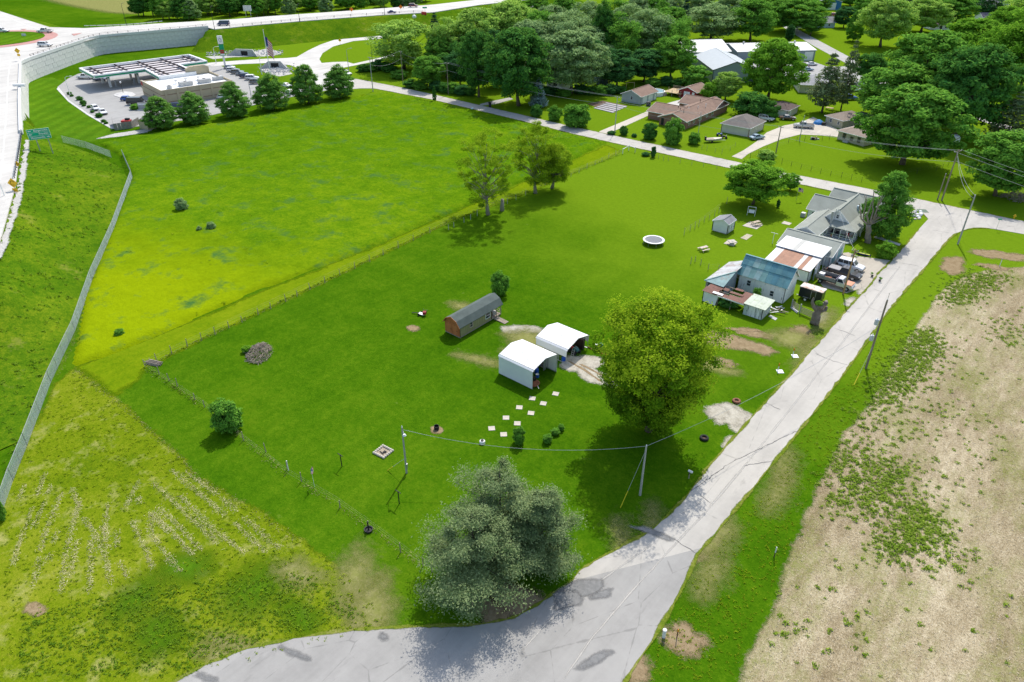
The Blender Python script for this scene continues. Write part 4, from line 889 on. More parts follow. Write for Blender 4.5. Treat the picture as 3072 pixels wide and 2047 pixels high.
def wall_poly(name, pts, n, m, root, th=0.12):
    n = Vector(n)*th; P = [Vector(p) for p in pts]; k = len(P)
    return MB().add(P+[p-n for p in P], [tuple(range(k)), tuple(reversed(range(k, 2*k)))]+[(i, i+k, (i+1) % k+k, (i+1) % k) for i in range(k)]).build(name, m, root)
def gable(root, x0, x1, y0, y1, eave, ridge, axis, wm, rm, oh=0.35, z0=0.0, trim=None, gm=None, ends=(1, 1), rb=None, th=0.13):
    """gable-roofed block in root coordinates; axis = direction of the ridge; rb = ridge position across"""
    g = gm or wm; tr = trim or M_TRIM
    if axis == 'x':
        c = rb if rb is not None else (y0+y1)/2
        wall_poly('wall', [(x0,y0,z0),(x1,y0,z0),(x1,y0,eave),(x0,y0,eave)], (0,-1,0), wm, root); wall_poly('wall', [(x1,y1,z0),(x0,y1,z0),(x0,y1,eave),(x1,y1,eave)], (0,1,0), wm, root)
        if ends[0]: wall_poly('wall', [(x0-.002,y1,z0),(x0-.002,y0,z0),(x0-.002,y0,eave),(x0-.002,c,ridge),(x0-.002,y1,eave)], (-1,0,0), g, root)
        if ends[1]: wall_poly('wall', [(x1+.002,y0,z0),(x1+.002,y1,z0),(x1+.002,y1,eave),(x1+.002,c,ridge),(x1+.002,y0,eave)], (1,0,0), g, root)
        for sgn, ye in ((-1, y0), (1, y1)):
            s = (ridge-eave)/abs(c-ye); yo = ye+sgn*oh; zo = eave-s*oh
            P = [(x0-oh,yo,zo+th),(x1+oh,yo,zo+th),(x1+oh,c,ridge+th),(x0-oh,c,ridge+th)]
            MB().slab(P if sgn < 0 else P[::-1], th-0.01).build('roof_slope', rm, root)
            MB().bar((x0-oh,yo+sgn*0.03,zo+th*0.45),(x1+oh,yo+sgn*0.03,zo+th*0.45),0.05,0.18).build('gutter', tr, root)
            for xe, sg in ((x0-oh, -1), (x1+oh, 1)): MB().bar((xe+sg*0.03,yo,zo+th*0.35),(xe+sg*0.03,c,ridge+th*0.35),0.05,0.2).build('fascia', tr, root)
        MB().bar((x0-oh+.02,c,ridge+th+0.015),(x1+oh-.02,c,ridge+th+0.015),0.3,0.05).build('ridge_cap', rm, root)
    else:
        c = rb if rb is not None else (x0+x1)/2
        wall_poly('wall', [(x1,y0,z0),(x1,y1,z0),(x1,y1,eave),(x1,y0,eave)], (1,0,0), wm, root); wall_poly('wall', [(x0,y1,z0),(x0,y0,z0),(x0,y0,eave),(x0,y1,eave)], (-1,0,0), wm, root)
        if ends[0]: wall_poly('wall', [(x0,y0-.002,z0),(x1,y0-.002,z0),(x1,y0-.002,eave),(c,y0-.002,ridge),(x0,y0-.002,eave)], (0,-1,0), g, root)
        if ends[1]: wall_poly('wall', [(x1,y1+.002,z0),(x0,y1+.002,z0),(x0,y1+.002,eave),(c,y1+.002,ridge),(x1,y1+.002,eave)], (0,1,0), g, root)
        for sgn, xe in ((-1, x0), (1, x1)):
            s = (ridge-eave)/abs(c-xe); xo = xe+sgn*oh; zo = eave-s*oh
            P = [(xo,y0-oh,zo+th),(c,y0-oh,ridge+th),(c,y1+oh,ridge+th),(xo,y1+oh,zo+th)]
            MB().slab(P if sgn < 0 else P[::-1], th-0.01).build('roof_slope', rm, root)
            MB().bar((xo+sgn*0.03,y0-oh,zo+th*0.45),(xo+sgn*0.03,y1+oh,zo+th*0.45),0.05,0.18).build('gutter', tr, root)
            for ye, sg in ((y0-oh, -1), (y1+oh, 1)): MB().bar((xo,ye+sg*0.03,zo+th*0.35),(c,ye+sg*0.03,ridge+th*0.35),0.05,0.2).build('fascia', tr, root)
        MB().bar((c,y0-oh+.02,ridge+th+0.015),(c,y1+oh-.02,ridge+th+0.015),0.3,0.05).build('ridge_cap', rm, root)
def hip(root, x0, x1, y0, y1, eave, ridge, axis, wm, rm, oh=0.4, r0=None, r1=None, z0=0.0, th=0.12):
    wall_poly('wall', [(x0,y0,z0),(x1,y0,z0),(x1,y0,eave),(x0,y0,eave)], (0,-1,0), wm, root); wall_poly('wall', [(x1,y1,z0),(x0,y1,z0),(x0,y1,eave),(x1,y1,eave)], (0,1,0), wm, root)
    wall_poly('wall', [(x1+.002,y0,z0),(x1+.002,y1,z0),(x1+.002,y1,eave),(x1+.002,y0,eave)], (1,0,0), wm, root); wall_poly('wall', [(x0-.002,y1,z0),(x0-.002,y0,z0),(x0-.002,y0,eave),(x0-.002,y1,eave)], (-1,0,0), wm, root)
    X0, X1, Y0, Y1 = x0-oh, x1+oh, y0-oh, y1+oh; E = eave+0.02; T = ridge
    A, B, C_, D = (X0,Y0,E), (X1,Y0,E), (X1,Y1,E), (X0,Y1,E)
    if axis == 'x':
        m = (Y0+Y1)/2; q = (Y1-Y0)/2; a = (r0 if r0 is not None else X0+q); b = (r1 if r1 is not None else X1-q); p, r = (a,m,T), (b,m,T)
        F = [[A,B,r,p],[C_,D,p,r],[D,A,p],[B,C_,r]]
    else:
        m = (X0+X1)/2; q = (X1-X0)/2; a = (r0 if r0 is not None else Y0+q); b = (r1 if r1 is not None else Y1-q); p, r = (m,a,T), (m,b,T)
        F = [[A,B,p],[C_,D,r],[D,A,p,r],[B,C_,r,p]]
    for f in F: MB().slab(f, th).build('roof_slope', rm, root)
    for e0, e1 in ((A,B),(B,C_),(C_,D),(D,A)): MB().bar((e0[0],e0[1],E-th*0.6),(e1[0],e1[1],E-th*0.6),0.06,0.16).build('gutter', M_TRIM, root)
FACE = {'-y': (Vector((1,0,0)), Vector((0,-1,0))), '+y': (Vector((-1,0,0)), Vector((0,1,0))), '+x': (Vector((0,1,0)), Vector((1,0,0))), '-x': (Vector((0,-1,0)), Vector((-1,0,0)))}
def panel_box(mb, p, u, n, w, h, d0, d1):
    p = Vector(p); z = Vector((0,0,1))
    vs = [p+u*su*w/2+z*zz+n*dd for dd in (d0, d1) for su, zz in ((-1,0),(1,0),(1,h),(-1,h))]
    return mb.add(vs, [(0,3,2,1),(4,5,6,7),(0,1,5,4),(1,2,6,5),(2,3,7,6),(3,0,4,7)])
def win(root, p, face, w=0.9, h=1.1, m=None, mun=1):
    u, n = FACE[face]; p = Vector(p); z = Vector((0,0,1)); mb = MB(); f = 0.08
    panel_box(mb, p-z*f, u, n, w+2*f, f, 0.003, 0.07); panel_box(mb, p+z*h, u, n, w+2*f, f, 0.003, 0.07)
    panel_box(mb, p-u*(w/2+f/2), u, n, f, h, 0.003, 0.07); panel_box(mb, p+u*(w/2+f/2), u, n, f, h, 0.003, 0.07)
    if mun: panel_box(mb, p+z*(h/2-0.025), u, n, w, 0.05, 0.003, 0.06)
    fr = mb.build('window', m or M_TRIM, root); panel_box(MB(), p, u, n, w, h, 0.004, 0.03).build('pane', M_GLASS, fr); return fr
def door(root, p, face, w=0.9, h=2.0, m=None, name='door'):
    u, n = FACE[face]; mb = MB(); panel_box(mb, p, u, n, w, h, 0.003, 0.06); d = mb.build(name, m or M_TRIM, root)
    z = Vector((0,0,1)); panel_box(MB(), Vector(p)+u*w*0.38+z*h*0.45, u, n, 0.06, 0.14, 0.061, 0.12).build('handle', M_DARK, d)
    for zz in (0.12, 0.52): panel_box(MB(), Vector(p)+z*h*zz, u, n, w*0.7, h*0.34, 0.061, 0.075).build('door_panel', m or M_TRIM, d)
    return d
def garage_door(root, p, face, w=2.7, h=2.1, m=None, rows=4):
    u, n = FACE[face]; mb = MB(); f = 0.1; z = Vector((0,0,1))
    panel_box(mb, Vector(p)+z*h, u, n, w+2*f, f, 0.003, 0.07); panel_box(mb, Vector(p)-u*(w/2+f/2), u, n, f, h, 0.003, 0.07); panel_box(mb, Vector(p)+u*(w/2+f/2), u, n, f, h, 0.003, 0.07)
    d = mb.build('garage_door', M_TRIM, root)
    for r_ in range(rows): panel_box(MB(), Vector(p)+z*(h*r_/rows+0.01), u, n, w, h/rows-0.02, 0.003, 0.04).build('door_panel', m or M_WHITE, d)
    return d
def text_part(txt, root, loc_, rot, size, m, name='lettering', depth=0.01, align='CENTER', sx=1.0):
    c = bpy.data.curves.new(name, 'FONT'); c.body = txt; c.size = size; c.extrude = depth; c.align_x = align; c.align_y = 'CENTER'; c.resolution_u = 2; c.offset = size*0.025
    o = bpy.data.objects.new(name, c); me = bpy.data.meshes.new_from_object(o); bpy.data.objects.remove(o); me.materials.clear(); me.materials.append(m)
    q = new_obj(name, me); q.parent = root; q.location = loc_; q.rotation_euler = rot; q.scale = (sx, 1, 1); return q

# ================================================================== VEHICLE KIT
PAINT = {}
def paint(name, c, metal=0.0):
    if name not in PAINT: PAINT[name] = mat('car_paint_'+name, c, 0.28, 0.04, 0.5, metal=metal, spec=0.5, coat=0.5)
    return PAINT[name]
paint('white', (0.78,0.78,0.78)); paint('black', (0.012,0.012,0.016)); paint('silver', (0.50,0.51,0.53), 0.4); paint('grey', (0.16,0.18,0.20), 0.3)
paint('navy', (0.02,0.04,0.11)); paint('blue', (0.03,0.10,0.42)); paint('maroon', (0.14,0.012,0.02)); paint('tan', (0.45,0.38,0.28)); paint('paleblue', (0.30,0.42,0.50)); paint('brown', (0.10,0.05,0.035)); paint('red', (0.42,0.02,0.02)); paint('orange', (0.62,0.22,0.07)); paint('cream', (0.66,0.62,0.53)); paint('purple', (0.05,0.03,0.16))
M_CGLASS = mat('car_glass', (0.025,0.032,0.04), 0.06, 0.1, spec=0.7); M_RIM = mat('alloy_rim', (0.55,0.55,0.56), 0.35, 0.05, metal=0.5)
M_HEAD = mat('headlight_lens', (0.75,0.77,0.78), 0.15, 0.05, spec=0.6); M_TAIL = mat('tail_light', (0.40,0.01,0.01), 0.25, 0.05); M_BUMP = mat('dark_bumper', (0.05,0.05,0.055), 0.6, 0.1); M_CHROME = mat('chrome', (0.7,0.7,0.72), 0.15, 0.03, metal=0.9)
CARS = {}
SPEC = {  # length, width, height, shoulder, (x as share of half length) cabin bottom rear/front, top rear/front, hood z, deck z
 'sedan': (4.7,1.82,1.45,0.92,-0.62,0.42,-0.36,0.12,0.86,0.94), 'suv': (4.85,1.92,1.80,1.05,-0.96,0.46,-0.86,0.22,1.02,1.05), 'hatch': (4.3,1.78,1.52,0.95,-0.93,0.46,-0.74,0.16,0.90,0.95),
 'pickup': (5.75,2.0,1.88,1.10,-0.24,0.46,-0.18,0.24,1.08,1.08), 'van': (5.3,2.02,2.05,1.10,-0.97,0.72,-0.93,0.50,1.0,1.10), 'oldcar': (4.6,1.75,1.42,0.92,-0.60,0.34,-0.42,0.10,0.90,0.88)}
def car_meshes(kind):
    if kind in CARS: return CARS[kind]
    L, w, h, zs, c0, c1, t0, t1, zh, zd = SPEC[kind]; hl = L/2; hw = w/2; out = {}
    def ring(x, ww, zb, zt): return [(x,-ww*0.88,zb),(x,-ww,zb+0.18),(x,-ww,zt-0.14),(x,-ww*0.93,zt),(x,ww*0.93,zt),(x,ww,zt-0.14),(x,ww,zb+0.18),(x,ww*0.88,zb)]
    zb = 0.30 if kind in ('sedan','hatch','oldcar') else 0.38
    xs = [(-hl,0.90,zb+0.12,zd-0.22),(-hl*0.97,0.95,zb+0.05,zd-0.05),(-hl*0.80,1.0,zb,zd),(c0*hl,1.0,zb,zs),(c1*hl,1.0,zb,zs),(hl*0.72,0.99,zb,zh-0.02),(hl*0.93,0.94,zb+0.05,zh-0.14),(hl,0.86,zb+0.14,zh-0.34)]
    if kind == 'pickup': xs[3] = (c0*hl,1.0,zb,zs)
    mb = MB(); mb.loft([ring(x, hw*k, a, b) for x, k, a, b in xs]); out['body'] = mb.mesh('body', PAINT['white'], False)
    B = [(c0*hl,-hw*0.92,zs-0.03),(c1*hl,-hw*0.92,zs-0.03),(c1*hl,hw*0.92,zs-0.03),(c0*hl,hw*0.92,zs-0.03)]; T = [(t0*hl,-hw*0.76,h-0.05),(t1*hl,-hw*0.76,h-0.05),(t1*hl,hw*0.76,h-0.05),(t0*hl,hw*0.76,h-0.05)]
    R2 = [(t0*hl+0.12,-hw*0.66,h),(t1*hl-0.12,-hw*0.66,h),(t1*hl-0.12,hw*0.66,h),(t0*hl+0.12,hw*0.66,h)]
    out['cabin'] = MB().loft([B, T, R2]).mesh('cabin', PAINT['white'])
    def pane(a, b, c, d, i0=0.08, i1=0.92, j0=0.12, j1=0.94):
        a, b, c, d = map(Vector, (a, b, c, d)); f = lambda u, v: a.lerp(b, u).lerp(d.lerp(c, u), v); n = (b-a).cross(d-a).normalized()*0.012
        return MB().add([f(i0,j0)+n, f(i1,j0)+n, f(i1,j1)+n, f(i0,j1)+n, f(i0,j0)-n, f(i1,j0)-n, f(i1,j1)-n, f(i0,j1)-n], [(0,1,2,3),(7,6,5,4),(0,4,5,1),(1,5,6,2),(2,6,7,3),(3,7,4,0)])
    out['windscreen'] = pane(B[1], B[2], T[2], T[1]).mesh('windscreen', M_CGLASS); out['rear_window'] = pane(B[3], B[0], T[0], T[3]).mesh('rear_window', M_CGLASS)
    sp = [(0.05,0.48),(0.52,0.95)] if kind != 'suv' and kind != 'van' else [(0.04,0.32),(0.35,0.64),(0.67,0.95)]
    out['side_window'] = [pane(B[0], B[1], T[1], T[0], i, j).mesh('side_window', M_CGLASS) for i, j in sp]+[pane(B[2], B[3], T[3], T[2], 1-j, 1-i).mesh('side_window', M_CGLASS) for i, j in sp]
    wr = 0.36 if kind in ('suv','pickup','van') else 0.32
    ty = MB(); ty.tube([(0,-0.11,0),(0,-0.10,0),(0,0.10,0),(0,0.11,0)], [wr-0.05,wr,wr,wr-0.05], 16); out['tyre'] = ty.mesh('wheel', M_TYRE)
    out['rim'] = MB().tube([(0,-0.118,0),(0,0.118,0)], [wr*0.62]*2, 12).mesh('rim', M_RIM)
    out['wheels'] = [(sx*hl*(0.62 if sx > 0 else 0.60), sy*(hw-0.10), wr) for sx in (-1, 1) for sy in (-1, 1)]
    out['headlight'] = [MB().cbox(hl*0.945, sy*hw*0.68, zh-0.34, 0.16, 0.36, 0.17).mesh('headlight', M_HEAD) for sy in (-1, 1)]
    out['tail_light'] = [MB().cbox(-hl*0.985, sy*hw*0.80, zd-0.30, 0.08, 0.20, 0.24).mesh('tail_light', M_TAIL) for sy in (-1, 1)]
    out['bumper'] = [MB().cbox(hl*0.985, 0, zb+0.06, 0.14, w*0.84, 0.20).mesh('bumper', M_BUMP), MB().cbox(-hl*0.99, 0, zb+0.06, 0.12, w*0.86, 0.20).mesh('bumper', M_BUMP)]
    if kind == 'pickup':
        b = MB(); x0, x1 = -hl*0.95, c0*hl-0.05; b.box(x0,-hw*0.80,zs-0.01,x1,hw*0.80,zs+0.015); out['bed'] = b.mesh('bed', M_DARK)
        r_ = MB()
        for sy in (-1, 1): r_.box(x0-0.03, sy*hw*0.93-0.06, zs-0.02, x1, sy*hw*0.93+0.06, zs+0.09)
        r_.box(x0-0.08,-hw*0.95,zs-0.02,x0+0.02,hw*0.95,zs+0.09); out['bed_rail'] = r_.mesh('bed_rail', PAINT['white'])
    CARS[kind] = out; return out
def vehicle(kind, col, pos, heading, label, name, group=None, sc=1.0, cat=None, two=None):
    M = car_meshes(kind); r = thing(name, label, cat or name.split('_')[-1], pos, math.radians(heading), group); r.scale = (sc, sc, sc); P = PAINT[col]
    def put(nm, me, par=r, m=None, loc_=None):
        o = new_obj(nm, me); o.parent = par
        if m: o.material_slots[0].link = 'OBJECT'; o.material_slots[0].material = m
        if loc_: o.location = loc_
        return o
    put('body', M['body'], m=P); put('cabin', M['cabin'], m=PAINT[two] if two else P); put('windscreen', M['windscreen']); put('rear_window', M['rear_window'])
    for q in M['side_window']: put('side_window', q)
    for p in M['wheels']: wv = put('wheel', M['tyre'], loc_=p); put('rim', M['rim'], wv)
    for k in ('headlight', 'tail_light', 'bumper'):
        for q in M[k]: put(k, q)
    if 'bed' in M: put('bed', M['bed']); put('bed_rail', M['bed_rail'], m=P)
    return r
def vat(kind, col, px, py, heading, label, name, z=0.0, **k):
    p = at(px, py, z); return vehicle(kind, col, (p[0], p[1], z+0.05), heading, label, name, **k)

# ================================================================== FARMSTEAD
FWD = Vector((-math.sin(math.radians(40)), math.cos(math.radians(40)), 0)); RGT = Vector((math.cos(math.radians(40)), math.sin(math.radians(40)), 0))
def at_plane(px, py, base):
    """point on the upright plane through base, facing the camera"""
    u = (px-1536)/CAM_F; v = (py-1023.5)/CAM_F; d = RGT*u+FWD*(math.cos(CAM_T)-v*math.sin(CAM_T))+Vector((0,0,-math.sin(CAM_T)-v*math.cos(CAM_T)))
    o = Vector((0,0,CAM_H)); t = ((Vector(base)-o).dot(FWD))/d.dot(FWD); return o+d*t
M_PEEL = stripes_mat('peeling_white_boards', (0.82,0.82,0.81), 'X', 0.22, 0.4, 0.8, 0.05, dirt=((0.26,0.25,0.23), 0.26, 1.3, (2.2,2.2,0.35)))
M_PEELY = stripes_mat('peeling_white_boards_side', (0.83,0.82,0.80), 'Y', 0.22, 0.4, 0.8, 0.05, dirt=((0.28,0.26,0.23), 0.22, 1.3, (2.2,2.2,0.35)))
M_PEELD = stripes_mat('mildewed_white_boards', (0.80,0.82,0.80), 'X', 0.20, 0.5, 0.85, 0.08, dirt=((0.13,0.14,0.13), 0.46, 1.4, (3.0,3.0,0.30)))
def teal(name, c, rust): return stripes_mat(name, c, 'X', 0.14, 0.5, 0.55, 0.20, dirt=((0.30,0.24,0.20), rust, 0.9, (1.0,0.35,1.0)))
TEALS = [teal('teal_roof_a', (0.13,0.29,0.31), 0.12), teal('teal_roof_b', (0.20,0.36,0.33), 0.16), teal('teal_roof_c', (0.10,0.25,0.29), 0.06), teal('teal_roof_d', (0.28,0.42,0.40), 0.22)]
M_FADED = stripes_mat('faded_tin_roof', (0.46,0.47,0.47), 'Y', 0.16, 0.5, 0.6, 0.15, dirt=((0.28,0.20,0.17), 0.38, 0.7, (0.5,0.9,1)))
M_TEALHIP = stripes_mat('faded_teal_hip', (0.30,0.44,0.42), 'X', 0.16, 0.5, 0.6, 0.2, dirt=((0.34,0.27,0.22), 0.34, 0.7, (1,0.7,1)))
M_RUSTROOF = stripes_mat('red_rust_roof', (0.20,0.095,0.07), 'Y', 0.18, 0.5, 0.8, 0.25, dirt=((0.11,0.06,0.05), 0.3, 0.8, (1,1,1)))
M_RUSTP = [stripes_mat('rust_sheet', (0.36,0.185,0.115), 'X', 0.16, 0.6, 0.7, 0.15, dirt=((0.24,0.11,0.07), 0.2, 0.8, (1,0.4,1))), stripes_mat('white_sheet_roof', (0.66,0.64,0.61), 'X', 0.16, 0.6, 0.6, 0.06, dirt=((0.38,0.20,0.13), 0.26, 0.9, (1.4,0.5,1)))]
M_MOSS = mat('pale_green_tin_roof', (0.50,0.55,0.45), 0.7, 0.10, 0.8, dirt=((0.36,0.42,0.28), 0.3, 1.5))

# --- barn
br = thing('barn', 'old white board barn with a weathered teal metal roof', 'barn', (-40.9, 110.0, 0))
L, D = 8.3, 4.8; EV, RG, RB = 3.3, 5.6, 2.35
wall_poly('wall', [(0,0,0),(L,0,0),(L,0,EV),(0,0,EV)], (0,-1,0), M_PEEL, br); wall_poly('wall', [(L,D,0),(0,D,0),(0,D,EV),(L,D,EV)], (0,1,0), M_PEEL, br)
for x, n in ((0,-1),(L,1)): wall_poly('wall', [(x+n*.002,0,0),(x+n*.002,D,0),(x+n*.002,D,EV),(x+n*.002,RB,RG),(x+n*.002,0,EV)], (n,0,0), M_PEELY, br)
for k in range(9):
    x0, x1 = -0.35+k*(L+0.7)/9, -0.35+(k+1)*(L+0.7)/9-0.02; dz = random.uniform(0, 0.03); s = (RG-EV)/RB; y0 = -0.4; z0 = EV-s*0.4
    ym = RB*0.45; zm = EV+s*ym
    MB().slab([(x0,ym-0.06,zm+0.13+dz),(x1,ym-0.06,zm+0.13+dz),(x1,RB,RG+0.13+dz),(x0,RB,RG+0.13+dz)], 0.05).build('roof_sheet', TEALS[[2,0,3,1,0,2,0,2,2][k]], br)
    MB().slab([(x0,y0+random.uniform(-.06,.04),z0+0.09+dz),(x1,y0+random.uniform(-.06,.04),z0+0.09+dz),(x1,ym+0.1,zm+s*0.1+0.09+dz),(x0,ym+0.1,zm+s*0.1+0.09+dz)], 0.05).build('roof_sheet', TEALS[[0,3,1,3,1,0,2,0,0][k]], br)
    s2 = (RG-EV)/(D-RB); MB().slab([(x0,RB,RG+0.13+dz),(x1,RB,RG+0.13+dz),(x1,D+0.35,EV-s2*0.35+0.13+dz),(x0,D+0.35,EV-s2*0.35+0.13+dz)], 0.05).build('roof_sheet', TEALS[k % 4], br)
MB().bar((-0.36,RB,RG+0.18),(L+0.36,RB,RG+0.18),0.34,0.05).build('ridge_cap', TEALS[2], br)
for x, z in ((1.95,1.35),(6.15,0.75)):
    w = win(br, (x,0,z), '-y', 0.62, 0.95, M_PEEL, 1)
MB().bar((L+0.36,-0.35,EV-0.25),(L+0.36,RB,RG),0.05,0.16).build('bargeboard', M_PEELY, br); MB().bar((L+0.36,D+0.3,EV-0.25),(L+0.36,RB,RG),0.05,0.16).build('bargeboard', M_PEELY, br)
for k in range(4): MB().bar((L+0.1,RB-0.2+0.1*k,RG-0.45),(L+0.8+0.1*k,RB-0.1,RG-0.7-0.15*k),0.06,0.04).build('loose_board', M_WOOD, br)
# --- hip-roofed lean-to
lt = thing('barn_lean_to', 'lean-to with a patchy rusted teal hip roof against the end of the barn', 'lean-to', (-44.85, 104.9, 0))
V1, V2, V3, V4, V5 = (0,0,2.4), (3.65,-0.2,2.4), (4.05,3.2,4.15), (0,9.6,2.4), (3.8,9.0,4.15)
MB().slab([V1,V3,V5,V4], 0.06).build('roof_sheet', M_FADED, lt); MB().slab([V1,V2,V3], 0.06).build('roof_sheet', M_TEALHIP, lt)
MB().bar((0.02,0.02,2.43),(4.03,3.18,4.18),0.2,0.05).build('hip_cap', TEALS[1], lt)
wall_poly('wall', [(0.3,9.4,0),(0.3,0.3,0),(0.3,0.3,2.4),(0.3,9.4,2.4)], (-1,0,0), M_PEELY, lt); wall_poly('wall', [(3.66,0.3,0),(3.66,4.9,0),(3.66,4.9,4.0),(3.66,3.3,3.95),(3.66,0.3,2.5)], (1,0,0), mat('shade_toned_boards', (0.30,0.33,0.36), 0.8, 0.15, 1.0), lt)  # the shade on this inner wall is put into its blue-grey colour
wall_poly('wall', [(3.6,9.3,0),(0.4,9.3,0),(0.4,9.3,2.5),(3.6,9.3,3.9)], (0,1,0), M_PEEL, lt); MB().box(0.25,0.2,0,0.4,0.35,2.35).build('post', M_WOOD, lt)
# --- collapsing rust-roofed shed
rs = thing('collapsing_shed', 'low collapsing shed with a holed rusty sheet roof in front of the barn', 'shed', (-43.6, 102.3, 0))
wall_poly('wall', [(0,0,0),(2.5,-0.25,0),(2.75,0,1.92),(0,0,1.92)], (0,-1,0), M_WHITE, rs); wall_poly('wall', [(0,3.2,0),(0,0,0),(0,0,1.92),(0,3.2,2.2)], (-1,0,0), M_PEELY, rs)
def rz_(y): return 1.97+0.33*y/3.4
for x0, x1, y0, y1, dz in ((-0.15,2.3,-0.2,1.5,0.0),(0.1,2.5,1.52,3.0,0.03),(2.32,4.2,-0.2,0.75,0.02),(4.22,7.4,-0.2,1.2,0.0),(3.9,6.2,1.6,2.15,0.06),(5.9,7.3,1.22,3.5,-0.03),(2.6,3.5,1.9,2.7,0.02),(4.2,5.6,3.0,3.6,0.05)):
    MB().slab([(x0,y0,rz_(y0)+dz),(x1,y0,rz_(y0)+dz+random.uniform(-.08,.05)),(x1,y1,rz_(y1)+dz),(x0,y1,rz_(y1)+dz+random.uniform(-.05,.05))], 0.04).build('roof_sheet', M_RUSTROOF, rs)
MB().slab([(1.6,-0.05,2.09),(3.4,-0.05,2.09),(3.4,0.55,2.13),(1.6,0.55,2.13)], 0.03).build('roof_sheet', M_WHITE, rs)
for y in (0.1, 1.4, 2.4, 3.5): MB().bar((0,y,rz_(y)-0.16),(7.2,y,rz_(y)-0.16),0.07,0.13).build('purlin', M_WOOD, rs)
MB().bar((2.6,-0.22,1.86),(7.35,-0.22,1.82),0.04,0.2).build('fascia', M_WHITE, rs)
for x, y in ((2.7,0.05),(5.0,0.1),(0.1,3.3),(3.6,3.4),(7.0,3.4)): MB().bar((x,y,0),(x+0.05,y,rz_(y)-0.1),0.12,0.12).build('post', M_WOOD, rs)
tree('weed_clump', 'tall weeds growing inside the collapsing shed', 'bush', 'dark', (0,0), None, None, cat='weeds', pos=(-39.6, 103.6, 0), h=1.5, w=3.4)
tree('weed_clump', 'weeds sprouting against the barn wall beside the small board shed', 'bush', 'mid', (0,0), None, None, cat='weeds', pos=(-36.4, 107.6, 0), h=2.6, w=1.3)
# --- small board shed
gs = thing('board_shed', 'small mildewed white board shed with a pale green roof', 'shed', (-36.3, 102.4, 0))
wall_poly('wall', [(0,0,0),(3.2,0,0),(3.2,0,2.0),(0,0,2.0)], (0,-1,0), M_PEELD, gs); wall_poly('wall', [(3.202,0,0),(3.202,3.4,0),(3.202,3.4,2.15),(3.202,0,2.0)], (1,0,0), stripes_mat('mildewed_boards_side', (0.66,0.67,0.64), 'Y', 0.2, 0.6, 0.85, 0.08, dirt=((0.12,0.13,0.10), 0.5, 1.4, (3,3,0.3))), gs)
wall_poly('wall', [(-.002,3.4,0),(-.002,0,0),(-.002,0,2.0),(-.002,3.4,2.15)], (-1,0,0), M_PEELY, gs); wall_poly('wall', [(3.2,3.4,0),(0,3.4,0),(0,3.4,2.15),(3.2,3.4,2.15)], (0,1,0), M_PEEL, gs)
for k in range(4): MB().slab([(-0.1+k*0.93,-0.25,2.07),(0.81+k*0.93,-0.25,2.07),(0.81+k*0.93,3.7,2.27),(-0.1+k*0.93,3.7,2.27)], 0.05).build('roof_sheet', M_MOSS, gs)
door(gs, (0.35,0,0), '-y', 0.6, 1.7, mat('pale_green_door', (0.50,0.58,0.54), 0.8, 0.1))
sc_ = thing('scrap_heap', 'heap of scrap boards and metal beside the small board shed', 'scrap heap', (-32.6, 106.0, 0))
for k in range(16):
    a, b = random.uniform(-0.9,0.9), random.uniform(-1.0,1.4); th = random.uniform(0,PI)
    MB().bar((a,b,random.uniform(0.05,0.5)),(a+math.cos(th)*1.3,b+math.sin(th)*1.3,random.uniform(0.05,0.6)),0.16,0.04).build('board', random.choice([M_WOOD,M_STEEL,M_DARK,M_WHITE]), sc_)
# --- pole barn with rusty roof, white-roofed bay, grey-green garage
pbn = thing('pole_barn', 'white metal pole barn with a rust-streaked sheet roof between barn and garage', 'shed', (-40.4, 120.5, 0))
M_RIB = stripes_mat('white_ribbed_wall', (0.78,0.79,0.78), 'X', 0.3, 0.7, 0.55, 0.05); M_RIBY = stripes_mat('white_ribbed_side', (0.76,0.77,0.76), 'Y', 0.3, 0.7, 0.55, 0.05)
wall_poly('wall', [(0,0,0),(8.0,0,0),(8.0,0,2.2),(0,0,2.2)], (0,-1,0), M_RIB, pbn); wall_poly('wall', [(-.002,4.9,0),(-.002,0,0),(-.002,0,2.2),(-.002,4.9,2.7)], (-1,0,0), M_RIBY, pbn)
wall_poly('wall', [(8.002,0,0),(8.002,1.6,0),(8.002,1.6,2.35),(8.002,0,2.2)], (1,0,0), M_RIBY, pbn); wall_poly('wall', [(8.002,3.4,0),(8.002,4.9,0),(8.002,4.9,2.7),(8.002,3.4,2.55)], (1,0,0), M_RIBY, pbn)
MB().box(7.2,1.6,0,7.25,3.4,2.3).build('interior_shade_sheet', M_DARK, pbn); MB().cbox(8.4,1.7,0.02,0.05,0.9,2.2,0.5).build('open_door', mat('grey_blue_door',(0.48,0.53,0.55),0.6), pbn)  # near-black sheet behind the doorway paints the shade inside
for k in range(11):
    x0 = -0.15+k*8.35/11; x1 = x0+8.35/11-0.015; MB().slab([(x0,-0.3,2.25),(x1,-0.3,2.25),(x1,4.95,2.82),(x0,4.95,2.82)], 0.05).build('roof_sheet', M_RUSTP[1 if k in (0,1,7,9,10) else 0], pbn)
MB().bar((-0.15,-0.32,2.17),(8.2,-0.32,2.17),0.05,0.12).build('fascia', M_RUST, pbn)
wb = thing('white_roofed_bay', 'open bay with a brilliant white flat roof and one dull skylight strip', 'carport', (-40.8, 125.5, 0))
M_BRIGHT = mat('bright_white_roof', (0.82,0.82,0.80), 0.5, 0.03)
MB().slab([(0,0,3.08),(8.6,0,3.08),(8.6,5.0,3.34),(0,5.0,3.34)], 0.10).build('roof_sheet', M_BRIGHT, wb)
MB().slab([(3.0,0.12,3.105),(3.9,0.12,3.105),(3.9,4.9,3.355),(3.0,4.9,3.355)], 0.02).build('skylight', mat('dull_skylight',(0.42,0.42,0.39),0.6), wb)
